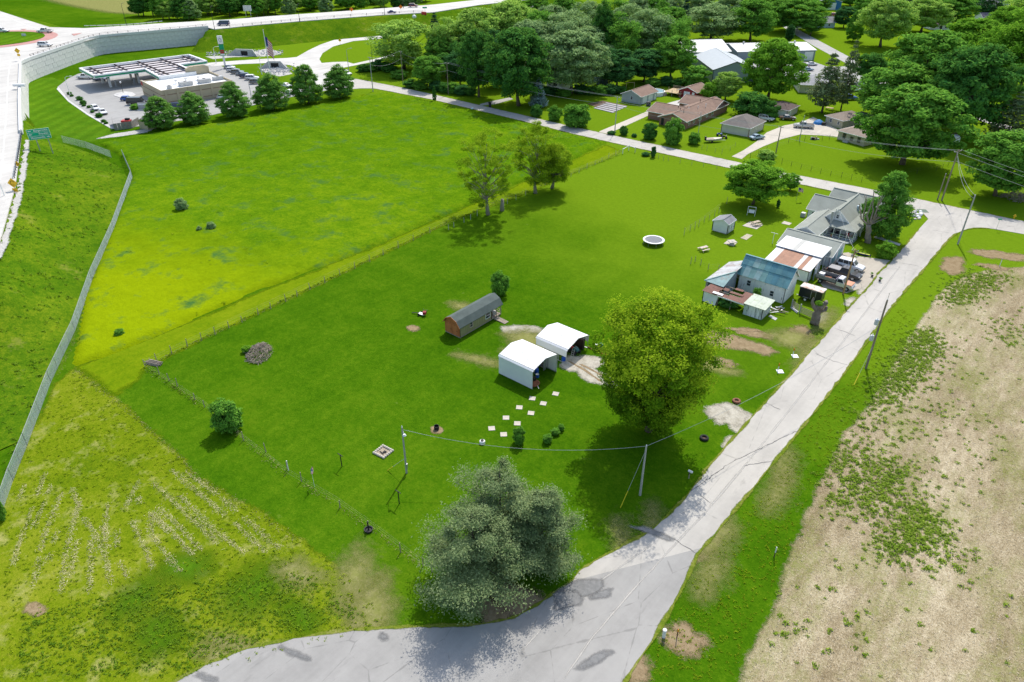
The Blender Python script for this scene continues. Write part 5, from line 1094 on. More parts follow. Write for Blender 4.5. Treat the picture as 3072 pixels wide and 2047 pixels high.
MB().bar((0,-0.05,2.96),(8.6,-0.05,2.96),0.05,0.16).build('gutter', mat('blue_grey_gutter',(0.22,0.26,0.34),0.5), wb)
wall_poly('wall', [(0.1,5.0,0),(0.1,0.1,0),(0.1,0.1,3.0),(0.1,5.0,3.2)], (-1,0,0), M_RIBY, wb)
for x, y in ((8.4,0.2),(8.4,2.4),(8.4,4.8)): MB().box(x,y,0,x+0.12,y+0.12,3.15).build('post', M_WHITE, wb)
wall_poly('wall', [(8.3,0,2.4),(8.3,4.9,2.4),(8.3,4.9,3.2),(8.3,0,3.0)], (1,0,0), M_WHITE, wb)
gg = thing('garage', 'long garage with a grey-green shingle roof joined to the farmhouse', 'garage', (-41.4, 129.3, 0))
gable(gg, 0, 9.7, 0, 7.9, 2.15, 3.55, 'x', M_WHITE, M_SH_GREEN, 0.4)
M_TEALD = mat('teal_garage_door', (0.22,0.42,0.44), 0.5, 0.08)
garage_door(gg, (9.7,2.0,0), '+x', 2.4, 1.9, M_TEALD); garage_door(gg, (9.7,5.4,0), '+x', 2.4, 1.9, M_TEALD)
# --- farmhouse
fh = thing('farmhouse', 'white farmhouse with grey-green gabled roofs and a deep front porch', 'house', (-43.6, 137.2, 0))
ox, oy = -43.6, 137.2
X = lambda a: a-ox
Y = lambda b: b-oy
gable(fh, X(-41.6), X(-37.2), Y(137.2)+0.02, Y(149), 2.2, 3.3, 'y', M_WHITE, M_SH_GREEN, 0.3, ends=(1,0))
gable(fh, X(-43.6), X(-36.5), Y(149.8), Y(157), 2.4, 4.4, 'x', M_WHITE, M_SH_GREEN, 0.35, ends=(1,0))
gable(fh, X(-41.8), X(-31.8), Y(156.5), Y(163), 2.5, 4.45, 'x', M_WHITE, M_SH_GREEN, 0.35)
# main block with flared slope over the porch
x0, xr, x1, xp, y0, y1 = X(-38.9), X(-36.4), X(-33.8), X(-31.7), Y(145.7), Y(157.5)
wall_poly('gable_wall', [(x0+.1,y0,2.2),(x1,y0,2.2),(x1,y0,2.75),(xr,y0,5.0),(x0+.1,y0,3.0)], (0,-1,0), M_WHITE, fh)
MB().slab([(x0-0.25,y0-0.35,2.85),(xr,y0-0.35,5.2),(xr,y1,5.2),(x0-0.25,y1,2.85)][::-1], 0.14).build('roof_slope', M_SH_GREEN, fh)
MB().slab([(xr,y0-0.35,5.2),(x1,y0-0.35,2.95),(x1,y1,2.95),(xr,y1,5.2)], 0.14).build('roof_slope', M_SH_GREEN, fh)
MB().slab([(x1,y0-0.34,2.95),(xp,y0-0.34,2.3),(xp,y1,2.3),(x1,y1,2.95)], 0.12).build('porch_roof', M_SH_GREEN, fh)
MB().slab([(X(-37.0),Y(143.1),2.3),(xp,Y(143.1),2.3),(xp,y0-0.34,2.3),(x1,y0-0.34,2.94),(X(-37.0),y0-0.1,2.94)], 0.12).build('porch_roof', M_SH_GREEN, fh)
MB().bar((xr,y0-0.36,5.24),(xr,y1,5.24),0.3,0.05).build('ridge_cap', M_SH_GREEN, fh)
for a_, b_ in (((x0-0.25,y0-0.38,2.75),(xr,y0-0.38,5.1)),((xr,y0-0.38,5.1),(x1,y0-0.38,2.85))): MB().bar(a_, b_, 0.06, 0.2).build('fascia', M_TRIM, fh)
wall_poly('wall', [(X(-37.2),y0,0.3),(X(-32.6),y0,0.3),(X(-32.6),y0,2.3),(X(-37.2),y0,2.3)], (0,-1,0), M_WHITE, fh); wall_poly('wall', [(X(-32.6),y0,0),(X(-32.6),y1,0),(X(-32.6),y1,2.5),(X(-32.6),y0,2.5)], (1,0,0), M_WHITE, fh)
MB().box(X(-37.1),Y(142.5),0,X(-31.7),y0-0.13,0.42).build('porch_floor', mat('grey_deck_boards',(0.34,0.35,0.36),0.8,0.1), fh)
for k in range(5): MB().box(X(-37.0)+k*1.3-0.05,Y(142.7)-0.05,0.42,X(-37.0)+k*1.3+0.05,Y(142.7)+0.05,2.25).build('porch_post', M_TRIM, fh)
for k in range(3): MB().box(X(-31.8),Y(143.9)+k*3.5,0.0,X(-31.7),Y(144.0)+k*3.5,2.25).build('porch_post', M_TRIM, fh)
for z in (0.72, 1.15): MB().bar((X(-37.0),Y(142.7),z),(X(-31.8),Y(142.7),z),0.05,0.06).build('porch_rail', M_TRIM, fh); MB().bar((X(-31.8),Y(142.7),z),(X(-31.8),Y(150),z),0.05,0.06).build('porch_rail', M_TRIM, fh)
win(fh, (X(-35.6),y0,1.0), '-y', 0.9, 1.1); win(fh, (X(-33.6),y0,1.0), '-y', 0.9, 1.1); door(fh, (X(-34.6),y0,0.42), '-y')
win(fh, (X(-42.3),Y(149.8),1.0), '-y', 0.6, 0.85); win(fh, (X(-40.5),Y(149.8),1.3), '-y', 0.45, 0.45); win(fh, (X(-37.2),Y(139.5),0.9), '+x', 1.9, 0.9); win(fh, (X(-37.2),Y(142.0),0.9), '+x', 1.5, 0.9)
win(fh, (xr,y0,3.3), '-y', 0.45, 0.7); text_part('1', fh, (xr-0.55,y0-0.02,3.6), (PI/2,0,0), 0.01, M_DARK) if False else None
MB().box(X(-36.9),y0-0.45,3.3,X(-36.8),y0-0.37,5.3).build('antenna_mast', M_STEEL, fh)
MB().tube([(X(-34.6),Y(152.5),3.2),(X(-34.6),Y(152.5),4.4)],[0.3,0.3],8).build('dormer_vent', mat('pale_blue_vent',(0.45,0.55,0.62),0.5), fh)
MB().tube([(X(-37.0),Y(144.2),2.2),(X(-37.2),Y(144.4),4.9)],[0.2,0.2],4).build('lattice_mast', M_STEEL, fh)
ac = thing('air_conditioner', 'boxy air conditioner standing at the white farmhouse wing', 'air conditioner', (-44.6, 150.6, 0)); MB().box(-0.45,-0.45,0,0.45,0.45,0.9).build('case', M_GREYMETAL, ac, bevel=0.03); MB().lathe([(0.38,0.9),(0.38,0.94)],14).build('fan_grille', M_WHITE, ac)
# porch and yard clutter
def lawn_chair(name, lb, p, m, rz=0.0):
    r = thing(name, lb, 'chair', p, rz); MB().box(-0.28,-0.25,0.4,0.28,0.27,0.45).build('seat', m, r); MB().box(-0.28,0.24,0.45,0.28,0.30,0.95).build('backrest', m, r)
    for sx in (-1,1):
        for sy in (-1,1): MB().box(sx*0.25-0.02,sy*0.22-0.02,0,sx*0.25+0.02,sy*0.22+0.02,0.4).build('leg', m, r)
        MB().box(sx*0.30-0.03,-0.25,0.62,sx*0.30+0.03,0.28,0.66).build('armrest', m, r)
    return r
PZ = 0.42
for i, (a, b, m, lb) in enumerate([(-36.3,144.2,M_DARK,'dark chair at the left end of the farmhouse porch'),(-35.3,144.0,M_DARK,'second dark chair along the farmhouse porch'),(-33.3,144.2,M_RED,'red chair on the farmhouse porch'),(-32.4,143.6,M_WOOD,'wooden chair at the right end of the farmhouse porch')]): lawn_chair('porch_chair', lb, (a, b, PZ), m, 0.2*i)
def pot(name, lb, p, m, r=0.22, h=0.35, col='mid'):
    q = thing(name, lb, 'planter', p); MB().lathe([(r*0.7,0),(r,h),(r*0.9,h)],12).build('pot', m, q)
    mb, (C, U, V) = deciduous(int(abs(p[0]*7)+abs(p[1])), 0.6, 0.7, 'round', 0.05, 6, 26, 0.10, 0.16, 0, 0.02, 1); C = C+np.array([0,0,h*0.8]); o = new_obj('leaves', quads_mesh('leaves', C, U, V, LM[col])); o.parent = q; return q
for i, (a, b, z, m, lb) in enumerate([(-36.0,143.0,PZ,M_ORANGE,'orange flower pot on the porch edge'),(-34.2,143.1,PZ,M_WOOD,'brown flower tub in the middle of the porch edge'),(-32.2,143.0,PZ,M_WHITE,'white flower pot at the porch corner'),(-29.9,137.0,0,M_CONCG,'grey stone urn on the pale path by the garage corner'),(-29.0,135.4,0,M_WHITE,'round white planter on the paved strip behind the white car'),(-28.5,131.5,0,M_ORANGE,'orange tub against the teal garage doors'),(-24.2,130.2,0,M_DARK,'black bucket near the clipped box bush'),(-22.6,129.2,0,M_DARK,'dark planter box at the driveway corner by the street')]): pot('flower_pot', lb, (a, b, z), m)
gr = thing('gas_grill', 'dark covered grill by the garage doors', 'grill', (-29.8, 130.8, 0)); MB().box(-0.6,-0.3,0.0,0.6,0.3,0.8).build('cart', M_DARK, gr, bevel=0.04); MB().extr([(-0.3,0.8),(0.3,0.8),(0.22,1.05),(-0.2,1.08)],-0.55,0.55).build('lid', M_GREYMETAL, gr)
for i, (a, b, m, sx, sy, sz, lb) in enumerate([(-30.0,128.6,M_DARK,0.7,0.9,0.9,'dark crate of tools outside the garage'),(-29.2,127.6,M_YELLOW,0.4,0.4,0.6,'yellow can beside the parked black truck'),(-30.2,126.6,M_BLUE,0.8,0.5,0.4,'pale blue tote behind the dump truck'),(-31.4,127.4,M_WOOD,1.0,0.5,0.5,'wooden box under the white-roofed bay'),(-30.3,132.6,M_RED,0.5,0.6,0.7,'red mower box at the garage corner')]):
    q = thing('storage_box', lb, 'box', (a, b, 0), 0.3*i); MB().box(-sx/2,-sy/2,0,sx/2,sy/2,sz).build('body', m, q, bevel=0.04); MB().box(-sx/2-0.02,-sy/2-0.02,sz,sx/2+0.02,sy/2+0.02,sz+0.05).build('lid', m, q)
cn = thing('upturned_canoe', 'narrow yellow boat hull lying on the grass behind the white car', 'boat', at(2588, 766), 0.1)
MB().loft([[(x,-w,0.35),(x,-w*0.5,0.1),(x,w*0.5,0.1),(x,w,0.35)] for x,w in ((-1.4,0.03),(-0.8,0.3),(0,0.38),(0.8,0.3),(1.4,0.03))]).build('hull', mat('navy_hull',(0.03,0.03,0.12),0.4), cn); MB().slab([(-1.2,-0.15,0.38),(1.2,-0.15,0.38),(1.2,0.15,0.38),(-1.2,0.15,0.38)],0.03).build('deck', mat('lime_deck',(0.55,0.60,0.05),0.6), cn)
fl = thing('orange_flower_clump', 'bright orange flower clump at the foot of the clipped box bush', 'flowers', at(2676, 764)); mb, (C,U,V) = deciduous(77, 1.1, 1.2, 'round', 0.05, 14, 60, 0.12, 0.3, 0, 0.03, 2); mb.build('stems', M_BARK, fl); o = new_obj('blossom', quads_mesh('blossom', C, U, V, leaf_mat('orange_petals',(0.55,0.16,0.01),(0.85,0.36,0.02),0.3))); o.parent = fl
wk = thing('concrete_walk', 'narrow concrete walk from the porch to the street', 'path', at(2630, 716)); quad_part('slab', M_CONCG, wk, [(2622,713),(2628,708),(2702,733),(2698,738)], 0.05)
ds = thing('ornamental_rock_bed', 'pale rock bed with a white boulder at the street corner', 'rock bed', at(2750, 650))
for k in range(26):
    a, b, _ = at(random.uniform(2732,2765), 640+random.uniform(-6,20)); s = random.uniform(0.2,0.55); MB().lathe([(s*0.5,0),(s,s*0.3),(s*0.7,s*0.7),(s*0.15,s*0.85)],6).build('rock', random.choice([M_CONCRETE, M_WHITE, M_CONCG]), ds, loc=(a-ds.location[0], b-ds.location[1], 0), rz=random.random()*3)
sp = thing('steel_plate', 'dark green square plate lying on the road at the junction', 'plate', at(2768, 634)); MB().cbox(0,0,0.062,1.9,1.9,0.03,0.6).build('plate', mat('dark_green_plate',(0.10,0.15,0.11),0.7), sp)

# --- vehicles on the driveway
vehicle('suv','white', (-28.4,131.0,0.05), 0, 'white sport utility car nearest the clipped bush on the farmhouse driveway', 'suv_car', cat='car')
vehicle('pickup','black', (-28.2,127.2,0.05), -2, 'black crew-cab pickup with a pale bed cover on the farmhouse driveway', 'pickup_truck', cat='pickup truck')
bc = [o for o in bpy.data.objects if o.name.startswith('pickup_truck')][-1]; MB().box(-2.75,-0.86,1.16,-0.75,0.86,1.22).build('bed_cover', mat('grey_bed_cover',(0.30,0.30,0.31),0.6), bc); MB().box(-2.2,-1.05,0.42,1.9,-1.0,0.47).build('running_board', M_CHROME, bc)
dt = thing('dump_truck', 'old orange and white dump-bed truck with slatted sides on the driveway', 'truck', (-28.3,122.4,0.05), math.radians(-3))
hw_ = 1.0
MB().loft([[(x,-w,zb),(x,-w,zt),(x,w,zt),(x,w,zb)] for x,w,zb,zt in ((0.5,1.0,0.55,1.2),(1.9,1.0,0.55,1.2),(2.0,1.0,0.55,1.2),(3.1,0.96,0.6,1.12),(3.2,0.9,0.62,1.05))]).build('body', PAINT['cream'], dt)
MB().box(1.85,-0.92,1.18,3.1,0.92,1.27).build('hood', PAINT['orange'], dt, bevel=0.05)
MB().loft([[(0.5,-0.95,1.18),(1.85,-0.95,1.18),(1.85,0.95,1.18),(0.5,0.95,1.18)],[(0.6,-0.8,1.85),(1.4,-0.8,1.85),(1.4,0.8,1.85),(0.6,0.8,1.85)],[(0.7,-0.7,1.92),(1.3,-0.7,1.92),(1.3,0.7,1.92),(0.7,0.7,1.92)]]).build('cab', PAINT['white'], dt)
MB().add([(1.86,-0.8,1.25),(1.86,0.8,1.25),(1.46,0.72,1.8),(1.46,-0.72,1.8)],[(0,1,2,3)]).build('windscreen', M_CGLASS, dt)
for s in (-1,1): MB().add([(0.62,s*0.955,1.25),(1.72,s*0.955,1.25),(1.36,s*0.845,1.78),(0.68,s*0.845,1.78)],[(0,1,2,3)]).build('side_window', M_CGLASS, dt)
MB().box(-3.1,-1.1,0.85,0.35,1.1,0.95).build('bed_floor', M_DARK, dt)
for s in (-1,1):
    for k in range(3): MB().box(-3.1,s*1.08-0.03,0.97+k*0.22,0.35,s*1.08+0.03,1.16+k*0.22).build('side_board', mat('grey_side_board',(0.20,0.20,0.20),0.8), dt)
MB().box(0.32,-1.1,0.95,0.42,1.1,1.75).build('headboard', mat('purple_grey_rack',(0.14,0.12,0.18),0.6), dt); MB().box(-3.15,-1.1,0.95,-3.08,1.1,1.5).build('tailgate', M_DARK, dt); MB().box(-3.0,-0.5,0.5,0.4,0.5,0.84).build('chassis', M_RUST, dt)
for x in (-2.2, 2.45):
    for s in (-1,1):
        w = MB().tube([(0,-0.15,0),(0,0.15,0)],[0.42,0.42],16).build('wheel', M_TYRE, dt, loc=(x,s*0.92,0.42)); MB().tube([(0,-0.16,0),(0,0.16,0)],[0.2,0.2],10).build('rim', M_GREYMETAL, w)
MB().box(3.2,-0.95,0.5,3.34,0.95,0.72).build('bumper', M_CHROME, dt)
for s in (-1,1): MB().cbox(3.2,s*0.65,0.8,0.06,0.24,0.2).build('headlight', M_HEAD, dt)
MB().cbox(-2.6,0.4,0.95,0.9,0.9,0.45).build('load_box', M_WHITE, dt); MB().cbox(-1.2,-0.2,0.95,1.1,0.8,0.25,0.4).build('load_scrap', M_RUST, dt)
tl = thing('cargo_trailer', 'black enclosed cargo trailer with a rust-spotted white roof', 'trailer', (-31.4, 113.4, 0))
MB().box(0,0,0.5,3.8,1.85,2.3).build('body', mat('trailer_black',(0.020,0.022,0.028),0.35,0.1,coat=0.3), tl, bevel=0.04)
MB().box(-0.06,-0.06,2.28,3.86,1.91,2.42).build('roof', mat('rust_spotted_white',(0.66,0.64,0.61),0.6,0.06,dirt=((0.36,0.18,0.10),0.5,1.1)), tl, bevel=0.05)
dr = MB(); [dr.box(*q) for q in ((2.0,-0.03,0.62,2.06,0.0,2.2),(2.74,-0.03,0.62,2.80,0.0,2.2),(2.0,-0.03,2.2,2.8,0.0,2.26))]; d_ = dr.build('door_frame', M_STEEL, tl); MB().box(2.06,-0.02,0.62,2.74,-0.004,2.2).build('door', PAINT['black'], d_)
for s, yy in ((-1,-0.1),(1,1.95)):
    w = MB().tube([(0,-0.1,0),(0,0.1,0)],[0.33,0.33],14).build('wheel', M_TYRE, tl, loc=(1.3,yy,0.33)); MB().tube([(0,-0.11,0),(0,0.11,0)],[0.2,0.2],10).build('rim', M_WHITE, w); MB().extr([(-0.0,0.62)]*0 or [(yy-0.14,0.72),(yy+0.14,0.72),(yy+0.14,0.78),(yy-0.14,0.78)],0.85,1.75).build('mudguard', M_STEEL, tl)
MB().bar((3.8,0.92,0.5),(4.7,0.92,0.48),0.1,0.1).build('tongue', M_DARK, tl); MB().cbox(-0.3,0.9,0.25,0.5,0.08,0.08).build('rear_step', M_STEEL, tl)

# --- stump and dead pruned tree
M_DEAD = mat('bleached_dead_wood', (0.27,0.225,0.18), 0.9, 0.25, 1.5, bump=0.6); M_STUMP = mat('weathered_stump', (0.215,0.18,0.15), 0.95, 0.35, 1.6, bump=0.9, dirt=((0.10,0.05,0.03),0.25,0.9))
B = at(2440, 972); st = thing('tree_stump', 'tall hollow broken tree stump with two torn arms beside the road', 'tree stump', B)
def limb(root, pts, rad, n=9, m=None, name='limb'):
    b0 = root.location; mb = MB(); P = [Vector(p)-Vector(b0) for p in pts]; q = []
    for i in range(len(P)-1):
        for k in range(3): q.append(P[i].lerp(P[i+1], k/3)+Vector((random.uniform(-1,1),random.uniform(-1,1),0))*rad[i]*0.22)
    q.append(P[-1]); r_ = [np.interp(i/(len(q)-1), np.linspace(0,1,len(rad)), rad)*random.uniform(0.88,1.12) for i in range(len(q))]
    return mb.tube(q, r_, n).build(name, m, root, smooth=True)
pl = lambda x, y: at_plane(x, y, B)
limb(st, [B, pl(2448,950), pl(2455,930), pl(2462,916)], [0.8,0.6,0.54,0.48], 11, M_STUMP, 'trunk')
limb(st, [pl(2452,930), pl(2440,918), pl(2437,905), pl(2441,893)], [0.42,0.28,0.22,0.06], 8, M_STUMP); limb(st, [pl(2458,928), pl(2470,915), pl(2478,908), pl(2479,903)], [0.45,0.4,0.34,0.2], 8, M_STUMP); limb(st, [pl(2460,935), pl(2474,930), pl(2480,920)], [0.4,0.3,0.2], 8, M_STUMP)
o_ = tree('stump_sprout', 'green sprouts growing in the fork of the tall broken stump', 'bush', 'lime', (0,0), None, None, cat='sprouts', pos=tuple(pl(2456,916)), h=0.7, w=1.0)
B = at(2603, 729); dtree = thing('dead_tree', 'bare pruned dead tree with upswept stubs in front of the farmhouse', 'tree', B); pz = lambda x, y: at_plane(2380+x/5.8825, 540+y/5.8825, B)
limb(dtree, [B, pz(1325,950), pz(1330,790)], [0.68,0.48,0.42], 12, M_DEAD, 'trunk')
for ps, r0 in (([(1320,800),(1200,690),(1170,500),(1160,420)],0.30),([(1230,720),(1250,560),(1290,400),(1255,270)],0.22),([(1285,430),(1300,280)],0.12),([(1330,790),(1310,640),(1370,500),(1410,400)],0.28),([(1340,780),(1420,560),(1420,480),(1450,215)],0.26),([(1400,700),(1470,500),(1475,310)],0.22),([(1350,790),(1440,640),(1500,470),(1580,280)],0.30),([(1520,430),(1625,285)],0.13),([(1430,700),(1530,560),(1590,470),(1650,380)],0.25),([(1350,795),(1470,700),(1600,560),(1765,455)],0.30),([(1480,690),(1580,610),(1660,570)],0.18),([(1380,780),(1520,710),(1700,630),(1860,600)],0.2),([(1540,700),(1660,655)],0.14),([(1240,740),(1175,640)],0.16)):
    off = FWD*random.uniform(-1.2,1.2); P = [pz(*p)+off*(i/len(ps)) for i, p in enumerate(ps)]; limb(dtree, P, [r0*0.66*(1-0.62*i/(len(ps)-1)) for i in range(len(ps))], 7, M_DEAD)

# --- white carports
M_CPW = mat('carport_white', (0.80,0.80,0.80), 0.45, 0.03, 0.6); M_CPS = M_CPW
def carport(label, a0, a1, b0, b1, eave, peak, side_z, name='carport'):
    r = thing(name, label, 'carport', (a0, b0, 0)); L = a1-a0; D = b1-b0; c = D/2; rows = 7
    prof = [(-0.05,eave-0.12),(0.22,eave+0.10)]+[(0.22+(c-0.22)*k/rows, eave+0.10+(peak-eave-0.10)*k/rows) for k in range(1, rows+1)]
    pr = prof+[(D-y, z) for y, z in prof[::-1][1:]]
    for i in range(len(pr)-1):
        (ya, za), (yb, zb) = pr[i], pr[i+1]; d = Vector((0, yb-ya, zb-za)).normalized(); n_ = Vector((0,-d.z,d.y)); g = 0.022
        a, b = Vector((0,ya,za))+d*g, Vector((0,yb,zb))-d*g; P = [a, b, b+n_*0.05+d*0.0, a+n_*0.05]
        MB().extr([(p.y, p.z) for p in P], -0.12, L+0.12).build('roof_panel', M_CPW, r)
    nz = max(3, int((eave-0.12-side_z)/0.26)); h = (eave-0.14-side_z)/nz
    for y, s in ((0,-1),(D,1)):
        for k in range(nz): MB().box(-0.02, y-0.02+s*0.02, side_z+k*h+0.008, L+0.02, y+0.02+s*0.02, side_z+(k+1)*h-0.008).build('wall_panel', M_CPS, r)
        for x in np.linspace(0.03, L-0.03, 5): MB().bar((x,y-s*0.05,0),(x,y-s*0.05,eave),0.06,0.06).build('leg', M_STEEL, r)
    for x in np.linspace(0.03, L-0.03, 5): MB().tube([(x,0.06,eave-0.02),(x,c,peak-0.12),(x,D-0.06,eave-0.02)],0.035,5).build('rafter', M_STEEL, r)
    for s in (0,1): MB().bar((0 if s == 0 else L, 0, 0.05),(0 if s == 0 else L, 0, 0.05+0.02),0.1,0.1) 
    for y in (0.03, D-0.03): MB().bar((0,y,0.05),(L,y,0.05),0.08,0.08).build('base_rail', M_STEEL, r)
    return r
carport('white metal carport with full-length side walls, nearer of the two', -55.7, -49.6, 63.5, 69.1, 3.05, 3.78, 0.06)
carport('white metal carport with half-height side panels beside the gravel track', -55.4, -49.8, 71.7, 77.3, 2.32, 3.12, 1.15)
def barrel(lb, p, m, mt, r=0.29, h=0.88, name='barrel'):
    q = thing(name, lb, 'barrel', p); MB().lathe([(r*0.96,0),(r,0.05),(r*1.02,h*0.33),(r,h*0.36),(r*1.02,h*0.66),(r,h)],16).build('drum', m, q, smooth=False); MB().lathe([(r*0.97,h+0.003),(r*0.97,h+0.04)],16).build('lid', mt, q)
barrel('black drum with a white lid outside the gravel-track carport', at(1788,1050), M_BLACK, M_WHITE); barrel('green drum next to the black drum', at(1803,1047), mat('green_drum',(0.03,0.16,0.09),0.5), mat('green_drum_lid',(0.06,0.30,0.18),0.5)); barrel('blue drum inside the nearer carport', (-51.5,66.9,0), M_BLUE, M_BLUE); barrel('short white drum inside the nearer carport', (-50.9,66.3,0), M_BLUE, M_WHITE, 0.25, 0.5)
barrel('blue tub under the edge of the gravel-track carport', (-50.6,72.2,0), M_BLUE, M_BLUE, 0.3, 0.5)
rf = thing('steel_rack', 'red angled steel rack beside the green drum', 'rack', at(1803,1068))
for x in (0,0.9): MB().bar((x,0,0),(x,0,0.9),0.06,0.06).build('leg', M_RED, rf)
for z in (0.45,0.9): MB().bar((-0.2,0,z-0.1),(1.2,0.2,z+0.15),0.06,0.06).build('rail', M_RED, rf)
im = thing('rusty_mower_deck', 'rusty brown mower implement at the mouth of the nearer carport', 'mower', (-50.2,64.5,0)); MB().lathe([(0.85,0.15),(0.95,0.3),(0.8,0.42),(0.2,0.5)],10).build('deck', M_RUST, im); MB().cbox(-0.3,0.4,0.45,0.6,0.5,0.5).build('gearbox', M_DARK, im); MB().bar((0.6,0,0.4),(1.3,-0.4,0.1),0.08,0.08).build('hitch', M_STEEL, im)
for x, y in ((-0.8,-0.4),(0.2,0.8)): MB().tube([(x,y-0.08,0.2),(x,y+0.08,0.2)],[0.2,0.2],12).build('wheel', M_TYRE, im)
sh = thing('storage_shelf', 'steel shelf of clutter along the inner wall of the nearer carport', 'shelf', (-53.6,68.4,0))
for z in (0.5,1.1,1.7): MB().box(-1.0,-0.3,z,2.4,0.3,z+0.04).build('shelf_board', M_WOOD, sh)
for x in (-1.0,2.35): MB().box(x,-0.3,0,x+0.05,0.3,1.9).build('upright', M_STEEL, sh)
for k in range(9): MB().cbox(-0.8+k*0.38,0,random.choice((0.54,1.14)),0.3,0.4,random.uniform(0.2,0.45)).build('carton', random.choice([M_RED,M_BLUE,M_WHITE,M_WOOD,M_DARK]), sh)
bn = thing('work_bench', 'long pale bench with boxes inside the nearer carport', 'bench', (-52.6,66.3,0)); MB().box(-1.2,-0.35,0.55,1.0,0.35,0.6).build('top', M_WHITE, bn)
for x in (-1.1,0.9):
    for y in (-0.3,0.3): MB().box(x-0.03,y-0.03,0,x+0.03,y+0.03,0.55).build('leg', M_STEEL, bn)
for k in range(4): MB().cbox(-0.9+k*0.5,0,0.6,0.35,0.4,0.3).build('box', [M_RED,M_WHITE,M_DARK,M_RED][k], bn)
gt = thing('lawn_tractor', 'dark teal riding mower under the gravel-track carport', 'mower', (-50.8,75.0,0), math.radians(-10))
MB().box(-0.8,-0.4,0.35,0.9,0.4,0.65).build('chassis', M_DARK, gt, bevel=0.05); MB().loft([[(x,-w,0.6),(x,-w*0.8,h),(x,w*0.8,h),(x,w,0.6)] for x,w,h in ((0.15,0.36,1.05),(0.7,0.34,1.0),(0.95,0.26,0.85))]).build('hood', mat('teal_hood',(0.05,0.16,0.17),0.4), gt); MB().box(-0.6,-0.25,0.65,-0.1,0.25,0.8).build('seat', M_RED, gt); MB().box(-0.65,-0.25,0.8,-0.55,0.25,1.15).build('seat_back', M_RED, gt)
for x, r in ((-0.5,0.42),(0.65,0.28)):
    for s in (-1,1): MB().tube([(x,s*0.5-0.12,r),(x,s*0.5+0.12,r)],[r,r],14).build('wheel', M_TYRE, gt)
ld = thing('step_ladder', 'aluminium ladder leaning inside the gravel-track carport', 'ladder', (-50.0,73.0,0))
for s in (0,0.4): MB().bar((s,0,0),(s,0.5,1.7),0.05,0.04).build('rail', M_STEEL, ld)
for k in range(5): MB().bar((0,0.06+0.09*k,0.25+0.3*k),(0.4,0.06+0.09*k,0.25+0.3*k),0.04,0.04).build('rung', M_STEEL, ld)
dk = thing('dark_cabinet', 'dark brown cabinet at the back of the gravel-track carport', 'cabinet', (-50.9,76.6,0)); MB().box(-0.8,-0.25,0,0.8,0.25,1.7).build('body', mat('dark_brown',(0.05,0.03,0.025),0.6), dk); [MB().box(s*0.4-0.37,-0.28,0.05,s*0.4+0.37,-0.25,1.65).build('door', mat('dark_brown'  ,(0.05,0.03,0.025),0.6), dk) for s in (-1,1)]
bk = thing('steel_pipe', 'rusty steel pipe on the ground beside the drums', 'pipe', at(1763,1042)); q = loc(bk, at(1790,1058)); MB().tube([(0,0,0.1),(q[0],q[1],0.1)],0.08,8).build('pipe', M_RUST, bk)

# --- brown cabin
cb = thing('cabin_shed', 'long brown-ended barn-roofed storage cabin with a small corner porch', 'shed', (-69.8, 66.8, 0)); L, D = 3.2, 9.8
M_CEDAR = stripes_mat('stained_cedar', (0.46,0.15,0.05), 'X', 0.28, 0.6, 0.7, 0.12); M_OLIVE = stripes_mat('olive_siding', (0.29,0.26,0.13), 'Y', 0.4, 0.6, 0.8, 0.10)
pr = [(0,0.25),(L,0.25),(L,2.05),(L-0.55,2.85),(L/2,3.35),(0.55,2.85),(0,2.05)]
wall_poly('end_wall', [(x,0,z) for x, z in pr], (0,-1,0), M_CEDAR, cb); wall_poly('end_wall', [(x,D-2.4,z) for x, z in pr], (0,1,0), M_CEDAR, cb); wall_poly('porch_gable', [(L,D,2.05),(L-0.55,D,2.85),(L/2,D,3.35),(0.55,D,2.85),(0,D,2.05)], (0,1,0), M_CEDAR, cb)
wall_poly('side_wall', [(L,0.002,0.25),(L,D-2.4,0.25),(L,D-2.4,2.05),(L,0.002,2.05)], (1,0,0), M_OLIVE, cb); wall_poly('side_wall', [(0,D,0.25),(0,0.002,0.25),(0,0.002,2.05),(0,D,2.05)], (-1,0,0), M_OLIVE, cb)
M_CABR = shingle('charcoal_cabin_shingle', (0.10,0.125,0.115)); M_CABR2 = M_CABR
rp = [(-0.22,1.95),(0.48,2.92),(L/2,3.45),(L-0.48,2.92),(L+0.22,1.95)]
for i in range(4):
    (xa, za), (xb, zb) = rp[i], rp[i+1]; MB().slab([(xa,-0.25,za),(xb,-0.25,zb),(xb,D+0.25,zb),(xa,D+0.25,za)], 0.08).build('roof_slope', M_CABR, cb)
for (xa, za), (xb, zb) in zip(rp[:-1], rp[1:]): MB().bar((xa,-0.28,za-0.06),(xb,-0.28,zb-0.06),0.05,0.14).build('fascia', M_CEDAR, cb)
MB().box(0,0,0.08,L,D,0.25).build('floor', M_WOOD, cb); 
for x in (L*0.3, L*0.7): door(cb, (x,0,0.28), '-y', 1.12, 1.75, mat('cedar_door',(0.52,0.18,0.065),0.7,0.1))
MB().box(0.2,-0.05,2.08,L-0.2,-0.003,2.18).build('door_header', mat('cedar_door',(0.36,0.13,0.05),0.7), cb)
win(cb, (L,2.6,1.0), '+x', 0.55, 0.8, mat('pink_window_frame',(0.62,0.45,0.42),0.6)); win(cb, (L,6.5,0.9), '+x', 1.0, 0.9)
for y in (D-2.3, D-1.2, D-0.08): MB().box(L-0.1,y,0.25,L,y+0.1,2.05).build('porch_post', M_WOOD, cb)
